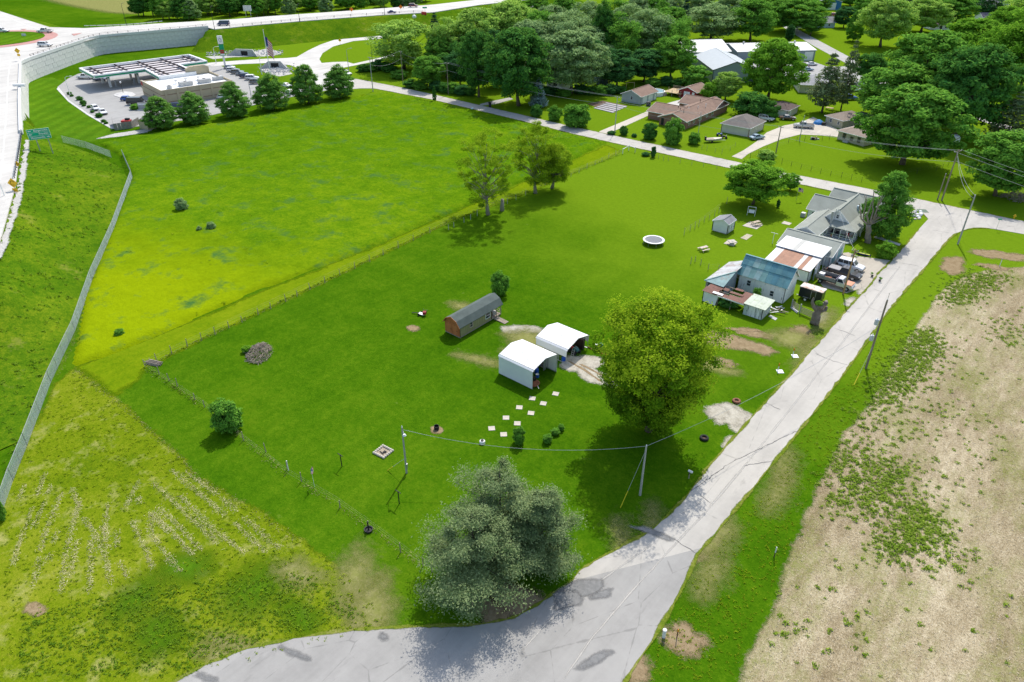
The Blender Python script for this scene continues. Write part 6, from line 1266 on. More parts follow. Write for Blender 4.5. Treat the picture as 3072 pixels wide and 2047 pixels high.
for z in (0.6,1.0): MB().bar((L-0.05,D-1.2,z),(L-0.05,D,z),0.05,0.07).build('porch_rail', M_WOOD, cb); MB().bar((0,D-0.05,z),(L,D-0.05,z),0.05,0.07).build('porch_rail', M_WOOD, cb)
MB().cbox(L-0.9,D-1.0,0.25,0.8,0.8,0.6).build('porch_table', M_CONCG, cb)
rk = thing('wooden_ramp', 'short wooden ramp running from the cabin porch', 'ramp', (-66.5, 74.6, 0))
for k in range(7): MB().box(0.1+k*0.33,0,0.05,0.40+k*0.33,1.0,0.20-k*0.02).build('plank', M_WOOD, rk)

# --- white garden shed
ws = thing('garden_shed', 'small white garden shed with dark corner trim and a grey roof', 'shed', (-56.1, 131.0, 0)); M_BLUEW = mat('white_shed_wall',(0.70,0.71,0.72),0.6,0.04)
gable(ws, 0, 3.3, 0, 3.2, 2.2, 2.95, 'y', M_BLUEW, M_SH_GREY, 0.15, rb=2.1, z0=0.15, trim=M_BLUEW)
for x, y in ((0,0),(3.3,0),(3.3,3.2)): MB().cbox(x,y,0.15,0.14,0.14,2.05).build('corner_trim', M_DARK, ws)
for y in (1.05, 2.1): d_ = door(ws, (3.3,y,0.2), '+x', 0.95, 1.75, M_BLUEW); MB().box(3.365,y-0.5,0.2,3.385,y-0.45,1.95).build('door_trim', M_DARK, d_)
MB().box(0.1,0.1,0,3.2,3.1,0.15).build('skid', M_WOOD, ws)

# --- picnic tables and pads
def pad(lb, zpts, name='concrete_pad', m=None):
    px = [(2080+x/6.534, 600+y/6.534) for x, y in zpts]; c = at(sum(p[0] for p in px)/4, sum(p[1] for p in px)/4); r = thing(name, lb, 'patio slab', c); quad_part('slab', m or M_CONCRETE, r, px, 0.06); return r
pad('largest concrete pad, under the picnic table by the white shed', [(960,510),(1110,430),(1365,495),(1240,580)]); pad('concrete pad under the square stone table', [(595,860),(680,790),(850,850),(790,910)]); pad('cracked empty paver pad between shed and clothes post', [(920,750),(1050,670),(1165,700),(1040,790)], m=mat('mossy_pavers',(0.44,0.40,0.28),0.9,0.25,2.0)); pad('empty concrete pad nearest the farmhouse', [(1725,465),(1780,420),(1930,460),(1880,500)])
def picnic(lb, p, rz, m):
    r = thing('picnic_table', lb, 'picnic table', p, rz)
    for k in range(4): MB().box(-0.9,-0.37+k*0.19,0.72,0.9,-0.21+k*0.19,0.76).build('plank', m, r)
    for s in (-1,1):
        MB().box(-0.9,s*0.72-0.14,0.42,0.9,s*0.72+0.14,0.46).build('seat', m, r)
        for e in (-0.6,0.6): MB().bar((e,s*0.75,0),(e,s*0.2,0.72),0.06,0.1).build('leg', m, r)
    for e in (-0.6,0.6): MB().bar((e,-0.75,0.38),(e,0.75,0.38),0.06,0.08).build('cross_beam', m, r)
M_TWOOD = mat('pale_table_wood',(0.55,0.45,0.34),0.8,0.12,3)
picnic('wooden picnic table on the largest concrete pad', at(2267,676)[:2]+(0.06,), 1.2, M_TWOOD); picnic('worn picnic table beside the garden fence', at(2110,752), 1.2, mat('worn_table_wood',(0.60,0.50,0.42),0.8,0.15,3))
q = thing('stone_table', 'square stone table on its own concrete pad', 'table', at(2195,734)[:2]+(0.06,), 0.9); MB().box(-0.75,-0.75,0.55,0.75,0.75,0.68).build('top', M_CONCRETE, q, bevel=0.03); MB().box(-0.3,-0.3,0,0.3,0.3,0.55).build('pedestal', M_CONCG, q); MB().box(-0.2,-0.2,0.68,0.2,0.2,0.72).build('inlay', M_CONCG, q)
# garden swing
sw = thing('garden_swing', 'white two-seat garden swing in the shade of the round maple', 'swing', at(2253,645), 0.3)
for s in (-1,1):
    MB().bar((s*0.8,-0.6,0),(s*0.8,0,1.8),0.07,0.07).build('leg', M_TRIM, sw); MB().bar((s*0.8,0.6,0),(s*0.8,0,1.8),0.07,0.07).build('leg', M_TRIM, sw)
MB().bar((-0.85,0,1.8),(0.85,0,1.8),0.08,0.08).build('top_bar', M_TRIM, sw); MB().box(-0.6,-0.25,0.5,0.6,0.25,0.56).build('seat', M_TRIM, sw); MB().box(-0.6,0.22,0.56,0.6,0.28,1.1).build('backrest', M_TRIM, sw)
# trampoline
tp = thing('trampoline', 'round trampoline with a white rim on the open lawn', 'trampoline', at(1960,731)); MB().lathe([(1.75,0.80),(1.75,0.82)],32).build('mat', mat('trampoline_mat',(0.19,0.20,0.22),0.8), tp)
n = 36; rim = MB(); rim.add([((r)*math.cos(2*PI*k/n),(r)*math.sin(2*PI*k/n),z) for r,z in ((1.74,0.80),(1.74,0.87),(2.12,0.87),(2.12,0.80)) for k in range(n)], [(j*n+k,j*n+(k+1)%n,((j+1)%4)*n+(k+1)%n,((j+1)%4)*n+k) for j in range(4) for k in range(n)]); rim.build('rim', M_WHITE, tp)
for k in range(8): MB().cyl(2.0*math.cos(k*PI/4),2.0*math.sin(k*PI/4),0,0.8,0.03).build('leg', M_STEEL, tp)
# clothes posts
def tpost(lb, base, top_y, m, arm=0.9, name='clothes_post', rz=0.0):
    h = height_to(base, top_y); r = thing(name, lb, 'post', at(*base), rz); MB().cyl(0,0,0,h,0.06,n=8).build('upright', m, r); MB().bar((-arm/2,0,h-0.06),(arm/2,0,h-0.06),0.07,0.07).build('crossarm', m, r)
tpost('white clothes-line post behind the white-roofed bay', (2317,731), 699, M_WHITE, 1.4); tpost('dark clothes-line post in the lower yard', (1198,1512), 1474, M_DARK, 0.9); tpost('dark clothes-line post above the front fence', (1026,1400), 1364, M_DARK, 0.9)
# stepping stones
for i, (x, y) in enumerate([(1667,1182),(1630,1211),(1597,1196),(1593,1240),(1558,1223),(1552,1271),(1518,1254),(1511,1304),(1475,1286)]):
    r = thing('stepping_stone', ORD[i]+' stepping stone counting away from the nearer carport toward the yard light', 'stepping stone', at(x, y), 0.4+0.05*i, 'stepping stones on the lawn'); MB().cbox(0,0,0,0.85,0.85,0.05).build('slab', M_CONCRETE, r, bevel=0.02)
# fire pits, barrel, well cap
fp = thing('stone_fire_pit', 'square fire pit ringed with rough stones on the lower lawn', 'fire pit', at(1150,1357), 0.1)
for k in range(20):
    t = k/20*4; s = int(t); u = t-s; c_ = [(-1,-1),(1,-1),(1,1),(-1,1)]; a, b = c_[s], c_[(s+1)%4]; x, y = (a[0]+(b[0]-a[0])*u)*0.8, (a[1]+(b[1]-a[1])*u)*0.8
    MB().lathe([(0.16,0),(0.2,0.14),(0.12,0.24)],6).build('stone', M_CONCRETE, fp, loc=(x,y,0), rz=k*0.7)
MB().box(-0.7,-0.7,0.01,0.7,0.7,0.05).build('ash_bed', mat('ash',(0.36,0.30,0.22),0.95,0.2,4), fp)
for k in range(5): MB().bar((random.uniform(-.5,.2),random.uniform(-.4,.4),0.08),(random.uniform(0,.5),random.uniform(-.4,.4),0.16),0.07,0.07).build('charred_log', M_DARK, fp)
q = thing('burn_barrel', 'small dark burn barrel in a bare ring of earth', 'barrel', at(1310,1288)); MB().lathe([(0.3,0),(0.34,0.1),(0.34,0.55),(0.30,0.55),(0.28,0.2)],14).build('drum', M_DARK, q); region('bare_ring', blob(1310,1290,0.9,0.75,12,0.1), 0.02, M_DIRT, 0.25, 0.4)
q = thing('well_cap', 'round white well cap with a black lid on the lawn', 'well cap', at(1447,1330)); MB().lathe([(0.36,0),(0.36,0.35),(0.3,0.42)],18).build('casing', M_TRIM, q); MB().lathe([(0.2,0.42),(0.2,0.5)],14).build('lid', M_DARK, q)
# tyre planters
for lb, x, y, m in (('rust-coloured tyre planter on the grass by the gravel apron',2209,1206,mat('rust_tyre',(0.24,0.10,0.06),0.8,0.2)),('black tyre planter at the edge of the gravel apron',2112,1317,M_TYRE)):
    q = thing('tyre_planter', lb, 'planter', at(x,y)); mb = MB(); n = 20
    mb.add([((0.42+0.17*math.cos(f))*math.cos(t_),(0.42+0.17*math.cos(f))*math.sin(t_),0.17+0.16*math.sin(f)) for t_ in np.linspace(0,2*PI,n,endpoint=False) for f in np.linspace(0,2*PI,8,endpoint=False)], [(i*8+j,i*8+(j+1)%8,((i+1)%n)*8+(j+1)%8,((i+1)%n)*8+j) for i in range(n) for j in range(8)]); mb.build('tyre', m, q, smooth=True); MB().lathe([(0.34,0.02),(0.34,0.12)],14).build('soil', M_SOIL, q)
# mailbox
q = thing('mailbox', 'white mailbox on a dark post beside the road', 'mailbox', at(2066,1436), 0.0); MB().box(-0.05,-0.05,0,0.05,0.05,1.05).build('post', M_WOOD, q); MB().extr([(-0.11,1.06),(0.11,1.06),(0.11,1.2),(0.06,1.28),(-0.06,1.28),(-0.11,1.2)],-0.2,0.34).build('box', M_WHITE, q); MB().box(0.0,-0.3,0.85,0.1,-0.2,1.05).build('newspaper_tube', M_DARK, q)
# marker posts with slabs
for lb, x, y in (('white slab with an orange-tipped marker nearest the broken stump',2378,1068),('white slab with an orange-tipped marker nearer the gravel apron',2333,1114)):
    q = thing('utility_marker', lb, 'marker', at(x,y)); MB().cbox(0.3,0.1,0,0.9,0.9,0.06,0.7).build('slab', M_WHITE, q); MB().box(-0.06,-0.02,0,0.06,0.02,0.85).build('stake', M_WHITE, q); MB().box(-0.065,-0.025,0.85,0.065,0.025,1.35).build('tip', M_ORANGE, q)
q = thing('pipe_post', 'white capped pipe post at the lower road edge', 'post', at(1991,1912)); MB().cyl(0,0,0,1.0,0.16).build('pipe', M_WHITE, q); MB().lathe([(0.19,1.0),(0.19,1.08),(0.05,1.12)],14).build('cap', M_TRIM, q)
q = thing('utility_marker', 'brown marker stake with an orange tip beside the white pipe post', 'marker', at(2030,1915)); MB().box(-0.05,-0.02,0,0.05,0.02,0.9).build('stake', mat('brown_stake',(0.12,0.07,0.05),0.7), q); MB().box(-0.05,-0.02,0.9,0.05,0.02,1.3).build('tip', M_ORANGE, q)
q = thing('utility_marker', 'white and brown marker post at the edge of the ploughed field', 'marker', at(2322,1672)); MB().box(-0.05,-0.03,0,0.05,0.03,0.7).build('stake', mat('brown_stake',(0.12,0.07,0.05),0.7), q); MB().box(-0.055,-0.035,0.7,0.055,0.035,1.5).build('tip', M_WHITE, q)
q = thing('utility_marker', 'white marker post on the verge near the junction', 'marker', at(2998,800)); MB().box(-0.06,-0.03,0,0.06,0.03,1.4).build('stake', M_WHITE, q); MB().box(-0.065,-0.035,1.4,0.065,0.035,1.6).build('tip', M_GREYMETAL, q)
# brush pile and log heap
bp = thing('brush_pile', 'heap of dry grey branches on the lawn near the fence corner', 'brush pile', at(778,1062)); mb = MB()
for k in range(420):
    t = random.uniform(0,2*PI); r = math.sqrt(random.random()); x, y = r*math.cos(t)*2.9, r*math.sin(t)*1.8; z = max(0.05,(1-r**2)*1.25*random.uniform(0.3,1)); th = random.uniform(0,PI); l = random.uniform(0.4,1.3); e = random.uniform(-0.35,0.35)
    mb.tube([(x-math.cos(th)*l/2,y-math.sin(th)*l/2,z-e*l/2+0.05),(x,y,z+0.1),(x+math.cos(th)*l/2,y+math.sin(th)*l/2,z+e*l/2+0.05)], [0.035,0.03,0.012], 4, False)
tag(mb.build('branches', mat('dry_branches',(0.33,0.27,0.22),0.9,0.35,1.2), bp, rz=-0.7), kind='stuff')
for k, (x, y, s) in enumerate([(-1.9,-0.9,1.3)]): 
    o = new_obj('weed_fringe', proto('bush0', P_BUSH[0])[1]); o.parent = bp; o.location = (x,y,0); o.scale = (s/10,s/10,s/14); o.material_slots[0].link='OBJECT'; o.material_slots[0].material = LM['lime']
lp = thing('log_pile', 'small stack of bleached rails at the fence corner', 'log pile', at(462,1092), 0.35)
for k in range(11): MB().tube([(-1.2+random.uniform(-.2,.2),-0.5+0.1*k,0.08+0.12*(k%3)),(1.2+random.uniform(-.2,.2),-0.45+0.1*k,0.08+0.12*(k%3))],[0.07,0.06],6).build('rail', random.choice([M_DEAD,M_WOOD]), lp)
jm = thing('broken_cart', 'broken cart with a red bin on the lawn near the cabin', 'cart', at(1262,945), 0.2); MB().box(-0.3,-0.35,0.25,0.8,0.35,0.32).build('tray', M_WHITE, jm); MB().cbox(0.75,0.1,0.32,0.5,0.6,0.45,0.3).build('bin', mat('dark_red_bin',(0.28,0.02,0.03),0.6), jm); MB().bar((-0.3,0,0.3),(-1.5,-0.3,0.15),0.12,0.08).build('arm', M_DARK, jm)
for x, y in ((-0.1,-0.45),(-0.1,0.45)): MB().tube([(x,y-0.05,0.22),(x,y+0.05,0.22)],[0.22,0.22],12).build('wheel', M_TYRE, jm)
for k in range(3): MB().bar((0.2+0.3*k,0.4,0.2),(0.3+0.35*k,0.5,1.0),0.05,0.05).build('broken_frame', M_WOOD, jm)

# --- flags
def flag_mesh(w, h, n=10):
    """stars-and-stripes cloth hanging in folds, split in stripe rows and canton"""
    def cloth(u0, u1, v0, v1, off=0.0):
        V, F = [], []; nu, nv = 6, 3
        for i in range(nu+1):
            for j in range(nv+1):
                u = u0+(u1-u0)*i/nu; v = v0+(v1-v0)*j/nv; V.append((u*w*0.8, 0.10*w*math.sin(u*7+v*2.5)+off, -v*h-u*u*h*0.35))
        F = [(i*(nv+1)+j,(i+1)*(nv+1)+j,(i+1)*(nv+1)+j+1,i*(nv+1)+j+1) for i in range(nu) for j in range(nv)]; return V, F
    return cloth
M_FRED = mat('flag_red',(0.45,0.03,0.05),0.8,0.05); M_FWH = mat('flag_white',(0.75,0.74,0.74),0.8,0.05); M_FBL = mat('flag_blue',(0.03,0.05,0.22),0.8,0.05)
def flag_pole(lb, base, top_y, fw, fh, z=0.0, r=0.05, name='flag_pole', m=None, flag_z=None, rz=0.7, droop=False):
    h = height_to(base, top_y); q = thing(name, lb, 'flagpole', at(*base), rz); MB().tube([(0,0,0),(0,0,h)],[r,r*0.6],8).build('pole', m or M_STEEL, q); MB().lathe([(r*0.3,h),(r*1.6,h+r*1.5),(r*0.3,h+r*3)],8).build('finial', M_STEEL, q)
    cl = flag_mesh(fw, fh); zf = flag_z or h-0.15
    fo = MB().add([(r,0,zf),(r+0.04,0,zf),(r+0.04,0,zf-fh),(r,0,zf-fh)],[(0,1,2,3)]).build('flag', M_FWH, q)
    for k in range(13):
        V, F = cl(0.0 if k > 6 else 0.4, 1, k/13, (k+1)/13); o = MB().add([(x+r,y,zz+zf) for x,y,zz in V],F).build('stripe', M_FRED if k%2==0 else M_FWH, fo)
    V, F = cl(0,0.4,0,7/13); MB().add([(x+r,y,zz+zf) for x,y,zz in V],F).build('canton', M_FBL, fo)
    return q
flag_pole('small flag on a thin staff along the front fence', (944,1462), 1408, 1.1, 0.7, r=0.025, rz=2.4, m=M_WHITE); flag_pole('flag on a pole near the street side of the farmhouse yard', (2388,602), 562, 1.5, 0.9, r=0.03, rz=0.7)

# --- fences of the yard
def fence(lb, line_px, posts_px, h=1.25, m=None, r=0.06, wires=(0.35,0.75,1.1), name='wire_fence', wm=None, cat='fence'):
    base = at(*line_px[0]); q = thing(name, lb, cat, base)
    for x, y in posts_px:
        p = loc(q, at(x, y)); hh = h*random.uniform(0.85,1.15); MB().tube([(p[0],p[1],-0.05),(p[0]+random.uniform(-.05,.05),p[1]+random.uniform(-.05,.05),hh)],[r,r*0.9],6).build('post', m or M_WOOD, q)
    P = [loc(q, at(x, y)) for x, y in line_px]
    for z in wires:
        for i in range(len(P)-1): MB().tube([(P[i][0],P[i][1],z),(P[i+1][0],P[i+1][1],z)],0.006,3,False).build('wire', wm or M_WOOD, q)
    return q
def along(a, b, n, jit=1.0): return [(a[0]+(b[0]-a[0])*k/n+random.uniform(-jit,jit), a[1]+(b[1]-a[1])*k/n) for k in range(n+1)]
f1 = [(433,1100),(472,1085),(700,972),(1000,831),(1345,665),(1600,570),(1870,460)]
fence('old wire fence running the length of the lawn beside the meadow', f1, [(470,1082),(516,1062),(563,1040),(605,1022),(646,1005),(687,985),(727,968),(775,945),(813,928),(857,906),(892,890),(930,870),(975,850),(1020,826),(1065,806),(1110,786),(1150,766),(1195,745),(1240,722),(1290,700)], 1.3, M_WOOD)
fence('run of pale posts under the willows', [(1320,684),(1600,574),(1866,462)], [(1346,690),(1362,683),(1392,668),(1412,660),(1432,648),(1522,612),(1548,600),(1577,586),(1636,556),(1690,540),(1713,530),(1737,520),(1761,506),(1785,496),(1806,485),(1826,474),(1847,465)], 1.25, M_POLEGREY, 0.055)
fence('rusty wire fence along the hay lot in front', [(433,1100),(620,1225),(735,1325),(870,1430),(1010,1510),(1110,1580),(1270,1700)], [(436,1100),(478,1124),(508,1143),(533,1160),(585,1200),(614,1222),(731,1322),(798,1356),(862,1408),(905,1445),(1020,1524),(1106,1590),(1202,1658),(1270,1698),(1296,1716)], 1.25, M_WOOD)
q = thing('white_stake', 'white plastic stake on the front fence line', 'stake', at(866,1412)); MB().cyl(0,0,0,1.5,0.05).build('stake', M_TRIM, q); MB().lathe([(0.06,1.5),(0.06,1.55)],10).build('cap', M_TRIM, q)
fence('wire fence with dark posts along the street verge', [(1905,458),(1990,478),(2190,508)], [(1905,460),(1950,470),(1975,476),(1990,482),(2005,484),(2040,490),(2075,496),(2110,500),(2150,506),(2190,510)], 1.1, M_WOOD, 0.05)
cg = thing('corner_brace', 'white braced fence corner by the street', 'fence', at(1868,462)); 
for x, y in ((1868,462),(1886,452),(1905,458)): p = loc(cg, at(x,y)); MB().cyl(p[0],p[1],0,1.5,0.09,n=8).build('post', M_WHITE, cg)
for a_, b_ in (((1868,462),(1886,452)),((1886,452),(1905,458))): p, r_ = loc(cg, at(*a_)), loc(cg, at(*b_)); MB().bar((p[0],p[1],1.3),(r_[0],r_[1],1.3),0.1,0.1).build('rail', M_WHITE, cg)
fence('short wire fence behind the white garden shed', [(2050,705),(2100,670),(2160,625)], [(2052,706),(2070,694),(2084,688),(2096,680),(2112,668),(2127,662),(2143,650),(2156,640),(2180,612)], 1.5, M_WOOD, 0.05)
fence('netting fence with a small gate around the vegetable corner by the barn', [(2072,790),(2100,800),(2125,812),(2155,808)], [(2072,792),(2085,786),(2102,796),(2124,810),(2155,812)], 1.3, M_WOOD, 0.06)
fence('dark post fence along the bright lawn opposite the farmhouse', [(2320,486),(2400,504),(2590,546),(2640,560)], [(2345,492),(2373,500),(2402,508),(2432,514),(2461,520),(2491,527),(2523,534),(2553,540),(2584,547)], 1.3, M_BLACK, 0.045)
fence('dark post fence crossing the lawn beyond the big maple', [(2720,520),(2808,508),(2842,494)], [(2750,522),(2808,512),(2826,508),(2843,500)], 1.3, M_BLACK, 0.045)
fence('dark post fence in front of the gravel yard', [(2245,475),(2300,452),(2390,424),(2488,414)], [(2250,474),(2275,465),(2300,452),(2330,440),(2365,428),(2390,424),(2413,424),(2466,422),(2487,420)], 1.4, M_BLACK, 0.05)
fence('rough wire fence beside the boat and white garage', [(2100,445),(2160,452),(2205,445)], [(2105,448),(2120,452),(2145,458),(2165,462),(2190,452),(2205,440)], 1.2, M_WOOD, 0.045)
# slatted gate by the trailer and stump
gtq = thing('slat_gate', 'weathered slatted fence panel beside the broken stump', 'fence', at(2398,940)); E = loc(gtq, at(2438,958))
for k in range(5): MB().bar((0,0,0.25+0.24*k),(E[0],E[1],0.25+0.24*k),0.04,0.13).build('slat', M_WOOD, gtq)
for u in (0,1): MB().cyl(E[0]*u,E[1]*u,0,1.7,0.11,n=8).build('post', M_POLEGREY, gtq)
g2 = thing('slat_gate', 'weathered slatted fence panel between the trailer and the slab', 'fence', at(2374,922)); E = loc(g2, at(2396,938))
for k in range(5): MB().bar((0,0,0.25+0.24*k),(E[0]*0.9,E[1]*0.9,0.25+0.24*k),0.04,0.13).build('slat', M_WOOD, g2)
MB().cyl(0,0,0,1.5,0.1,n=8).build('post', M_POLEGREY, g2)
for lb, pts in (('thin concrete slab at the slatted fence panel',[(2371,924),(2378,918),(2396,935),(2390,940)]),('small concrete slab beside the mildewed board shed',[(2305,950),(2312,946),(2332,956),(2326,962)])):
    q = thing('concrete_slab', lb, 'slab', at(*pts[0])); quad_part('slab', M_CONCG, q, pts, 0.05)
# pot cluster on the front fence
q = thing('planter_ring', 'dark planter ring with two stakes on the front fence line', 'planter', at(1106,1592)); MB().lathe([(0.45,0),(0.5,0.25),(0.4,0.25),(0.3,0.1)],12).build('ring', M_DARK, q); [MB().cyl(x,0,0,1.3,0.04,n=6).build('stake', M_DARK, q) for x in (-0.06,0.08)]

# ================================================================== UTILITY POLES AND LINES
POLES = {}
def upole(key, lb, base, h, m=None, arm=None, trans=0, r=0.16, lamp=False, arm_rz=0.0, extra=None):
    q = thing('utility_pole', lb, 'utility pole', at(*base)); POLES[key] = (Vector(at(*base)), h)
    MB().tube([(0,0,-0.1),(0,0,h)],[r,r*0.68],9).build('pole', m or M_POLE, q)
    if arm:
        c, s = math.cos(arm_rz)*arm/2, math.sin(arm_rz)*arm/2; MB().bar((-c,-s,h-0.35),(c,s,h-0.35),0.1,0.12).build('crossarm', M_POLE, q)
        for u in (-0.95,0,0.95): MB().lathe([(0.05,h-0.28),(0.07,h-0.18),(0.03,h-0.06)],8,(c*u,s*u)).build('insulator', M_WHITE, q)
    else: MB().lathe([(0.05,h),(0.07,h+0.1),(0.03,h+0.22)],8).build('insulator', M_WHITE, q)
    for k in range(trans):
        z = h*0.42+k*2.6; t_ = MB().lathe([(0.27,z),(0.28,z+0.05),(0.28,z+0.75),(0.2,z+0.86)],14,(-0.42,-0.28)).build('transformer', mat('transformer_grey',(0.55,0.58,0.60),0.5), q); MB().cyl(-0.42,-0.28,z+0.86,z+1.1,0.05).build('bushing', M_WHITE, t_)
    if lamp: a = MB().tube([(0,0,h-0.5),(0.5,-0.3,h-0.1),(1.0,-0.6,h-0.1)],0.035,6).build('lamp_arm', M_STEEL, q); MB().lathe([(0.1,h-0.28),(0.22,h-0.2),(0.12,h-0.02)],10,(1.1,-0.65)).build('lamp_head', M_WHITE, a)
    return q
upole('G','grey utility pole at the meadow corner by the street junction',(1119,275),11.6,M_POLEGREY,1.6,0,0.17); upole('L2','slim grey pole at the hedge beside the service road',(1209,247),11.0,M_POLE,1.4); upole('L3','pale pole with a transformer at the wood edge',(1283,259),9.7,M_POLEGREY,1.2,1,0.15); upole('L3b','short pale stub pole beside the transformer pole',(1291,258),4.4,M_POLEGREY,None,0,0.13); upole('H','wooden utility pole in front of the dark pair of trees',(1345,283),10.6,M_POLE,1.8)
upole('R1','utility pole at the mouth of the brick house drive',(1844,400),10.5,M_POLEGREY,1.6,0,0.15); upole('R2','short pale pole beside the brick house wall',(2095,399),5.8,M_POLEGREY,None,0,0.1); upole('R3','utility pole at the mouth of the gravel yard',(2328,458),7.1,M_POLE,1.3); upole('R4','utility pole inside the gravel yard',(2398,422),6.9,M_POLEGREY,None,0,0.13)
upole('F','tall utility pole with long crossarms on the lawn at the junction',(2825,602),11.6,M_POLE,2.6,0,0.18,arm_rz=1.2); upole('F2','short stub pole beside the tall junction pole',(2812,600),6.0,M_POLE,None,0,0.15); upole('E','leaning-looking utility pole at the corner of the two roads',(2873,733),10.1,M_POLEGREY,None,0,0.17); upole('D','brown utility pole on the grass beside the dump truck',(2529,883),8.5,mat('tan_pole',(0.38,0.23,0.11),0.85,0.15,1),1.0,0,0.16)
upole('A','tall dark utility pole with two transformers on the field side of the road',(2597.5,1105),11.3,M_POLE,None,2,0.17); upole('B','bare utility pole in the shade of the large yellow-green tree',(1920,1486),7.3,M_POLEGREY,None,0,0.14); upole('C','grey yard-light pole with a lamp arm on the lower lawn',(1220,1419),6.9,M_POLEGREY,None,0,0.13,lamp=True); upole('Z','white pole with a crossarm behind the white-roofed metal building',(2054,110),5.4,M_WHITE,2.0,0,0.16)
q = MB().cyl(0.12,0,0.9,1.5,0.14).build('meter_box', M_STEEL, [o for o in bpy.data.objects if o.name.startswith('utility_pole')][-2])
q = MB().cyl(0,0,11.2,12.4,0.03).build('spike', M_STEEL, [o for o in bpy.data.objects if o.name.startswith('utility_pole')][-4])
def cable(lb, p, q, sag, r=0.022, n=14, m=None, name='power_line', cat='power line'):
    p, q = Vector(p), Vector(q); o = thing(name, lb, cat, tuple(p)); pts = [(p.lerp(q, k/n)-p)+Vector((0,0,-4*sag*(k/n)*(1-k/n))) for k in range(n+1)]
    MB().tube(pts, r, 4, False).build('cable', m or M_CABLE, o); return o
M_CABLE = mat('aluminium_cable',(0.42,0.43,0.43),0.5,0.05)
def ptop(k, dz=0.0, off=(0,0)): p, h = POLES[k]; return (p.x+off[0], p.y+off[1], h+dz)
runs = [('G','L2','from the meadow corner pole to the hedge pole'),('L2','L3','from the hedge pole to the transformer pole'),('L3','H','from the transformer pole to the pole at the dark trees'),('H','R1','from the pole at the dark trees to the brick house drive'),('R1','R3','from the brick house drive to the gravel yard'),('R3','F','from the gravel yard to the tall junction pole')]
for a, b, lb in runs:
    for j, (off, dz, nm) in enumerate((((-0.5,-0.5),-0.1,'upper left'),((0.5,0.5),-0.1,'upper right'),((0,0),-2.6,'lower'))):
        if j == 1 and a in ('G','L2'): continue
        cable(nm+' power line '+lb, ptop(a,dz,off), ptop(b,dz,off), 0.9 if j < 2 else 1.2)
for j, (off, dz, nm) in enumerate((((-0.7,-1.0),-0.2,'left'),((0.7,1.0),-0.2,'right'),((0,0),-2.4,'lower'))): cable(nm+' power line leaving the tall junction pole to the right', ptop('F',dz,off), (40+off[0], 150+off[1], 11.4+dz), 1.0)
cable('first line from the junction pole down to the corner pole', ptop('F',-0.4,(-0.2,0)), ptop('E',0), 1.2); cable('second line from the junction pole down to the corner pole', ptop('F',-1.4,(0.2,0)), ptop('E',-0.6), 1.6)
cable('service line from the brown pole to the farmhouse roof', ptop('D',-0.3), (-36.4,145.5,5.1), 0.4); cable('guy wire running from the brown pole down to the driveway edge', ptop('D',-0.5), at(2585,862), 0.0, 0.02, 2)
cable('line from the field-side pole across the road to the shaded pole', ptop('A',-4.0), ptop('B',0), 1.2); cable('line from the shaded pole to the yard-light pole', ptop('B',0), ptop('C',-0.3), 1.6); cable('thin service line to the brick house', ptop('R1',-1.5), ptop('R2',0), 0.5)
M_GUARD = mat('yellow_guy_guard',(0.70,0.58,0.03),0.5)
for lb, k, dz, b in (('guy wire with a yellow guard anchoring the shaded pole','B',-0.6,(1861,1524)),('guy wire with a yellow guard beside the field-side pole','A',-7.5,(2562,1155)),('guy wire with a yellow guard beside the yard-light pole','C',-4.6,(1162,1412))):
    p, e = Vector(ptop(k,dz)), Vector(at(*b)); o = cable(lb, p, e, 0.0, 0.018, 2, name='guy_wire', cat='guy wire'); s = e.lerp(p, 0.30)
    MB().tube([e-p, s-p], 0.05, 6).build('guard', M_GUARD, o)

# ================================================================== CHAIN-LINK FENCE (real crossing wires)
def chain_link(lb, base_px, h=1.9, step=0.11, z=None):
    P = [Vector(at(x, y)) for x, y in base_px]; q = thing('chain_link_fence', lb, 'fence', tuple(P[0])); O = P[0].copy(); mb = MB(); r = 0.0065
    for i in range(len(P)-1):
        a, b = P[i]-O, P[i+1]-O; L = (b-a).length; d = (b-a)/L; n_ = Vector((-d.y, d.x, 0))*r
        n = int((L+h)/step)
        for k in range(n):
            for sg in (1,-1):
                s0 = k*step-h if sg > 0 else k*step; s1 = s0+h*sg; z0, z1 = 0.05, h
                if s0 < 0: z0 += -s0; s0 = 0
                if sg > 0 and s1 > L: z1 -= s1-L; s1 = L
                if sg < 0 and s1 < 0: z1 -= -s1; s1 = 0
                if sg < 0 and s0 > L: z0 += s0-L; s0 = L
                if z1-z0 < 0.05: continue
                u, v = a+d*s0+Vector((0,0,z0)), a+d*s1+Vector((0,0,z1)); e = d*r
                mb.add([u-n_, u+n_, u+e*1.4, v-n_, v+n_, v+e*1.4], [(0,1,4,3),(1,2,5,4),(2,0,3,5)])
        m_ = max(1, int(L/3.0))
        for k in range(m_+1): p = a+d*L*k/m_; MB().cyl(p.x,p.y,0,h+0.05,0.04,n=6).build('post', M_STEEL, q)
        MB().tube([a+Vector((0,0,h)), b+Vector((0,0,h))], 0.03, 5, False).build('top_rail', M_STEEL, q)
    o = mb.build('wire_mesh', mat('galvanised_wire',(0.52,0.58,0.56),0.5,0.05), q); tag(o, kind='stuff'); return q
chain_link('long chain-link fence along the foot of the highway bank', [(370,470),(398,534),(343,690),(277,842),(226,993),(153,1148),(82,1337),(40,1442),(8,1535)]); chain_link('short chain-link fence at the ditch below the green road sign', [(190,428),(262,446),(335,474)])

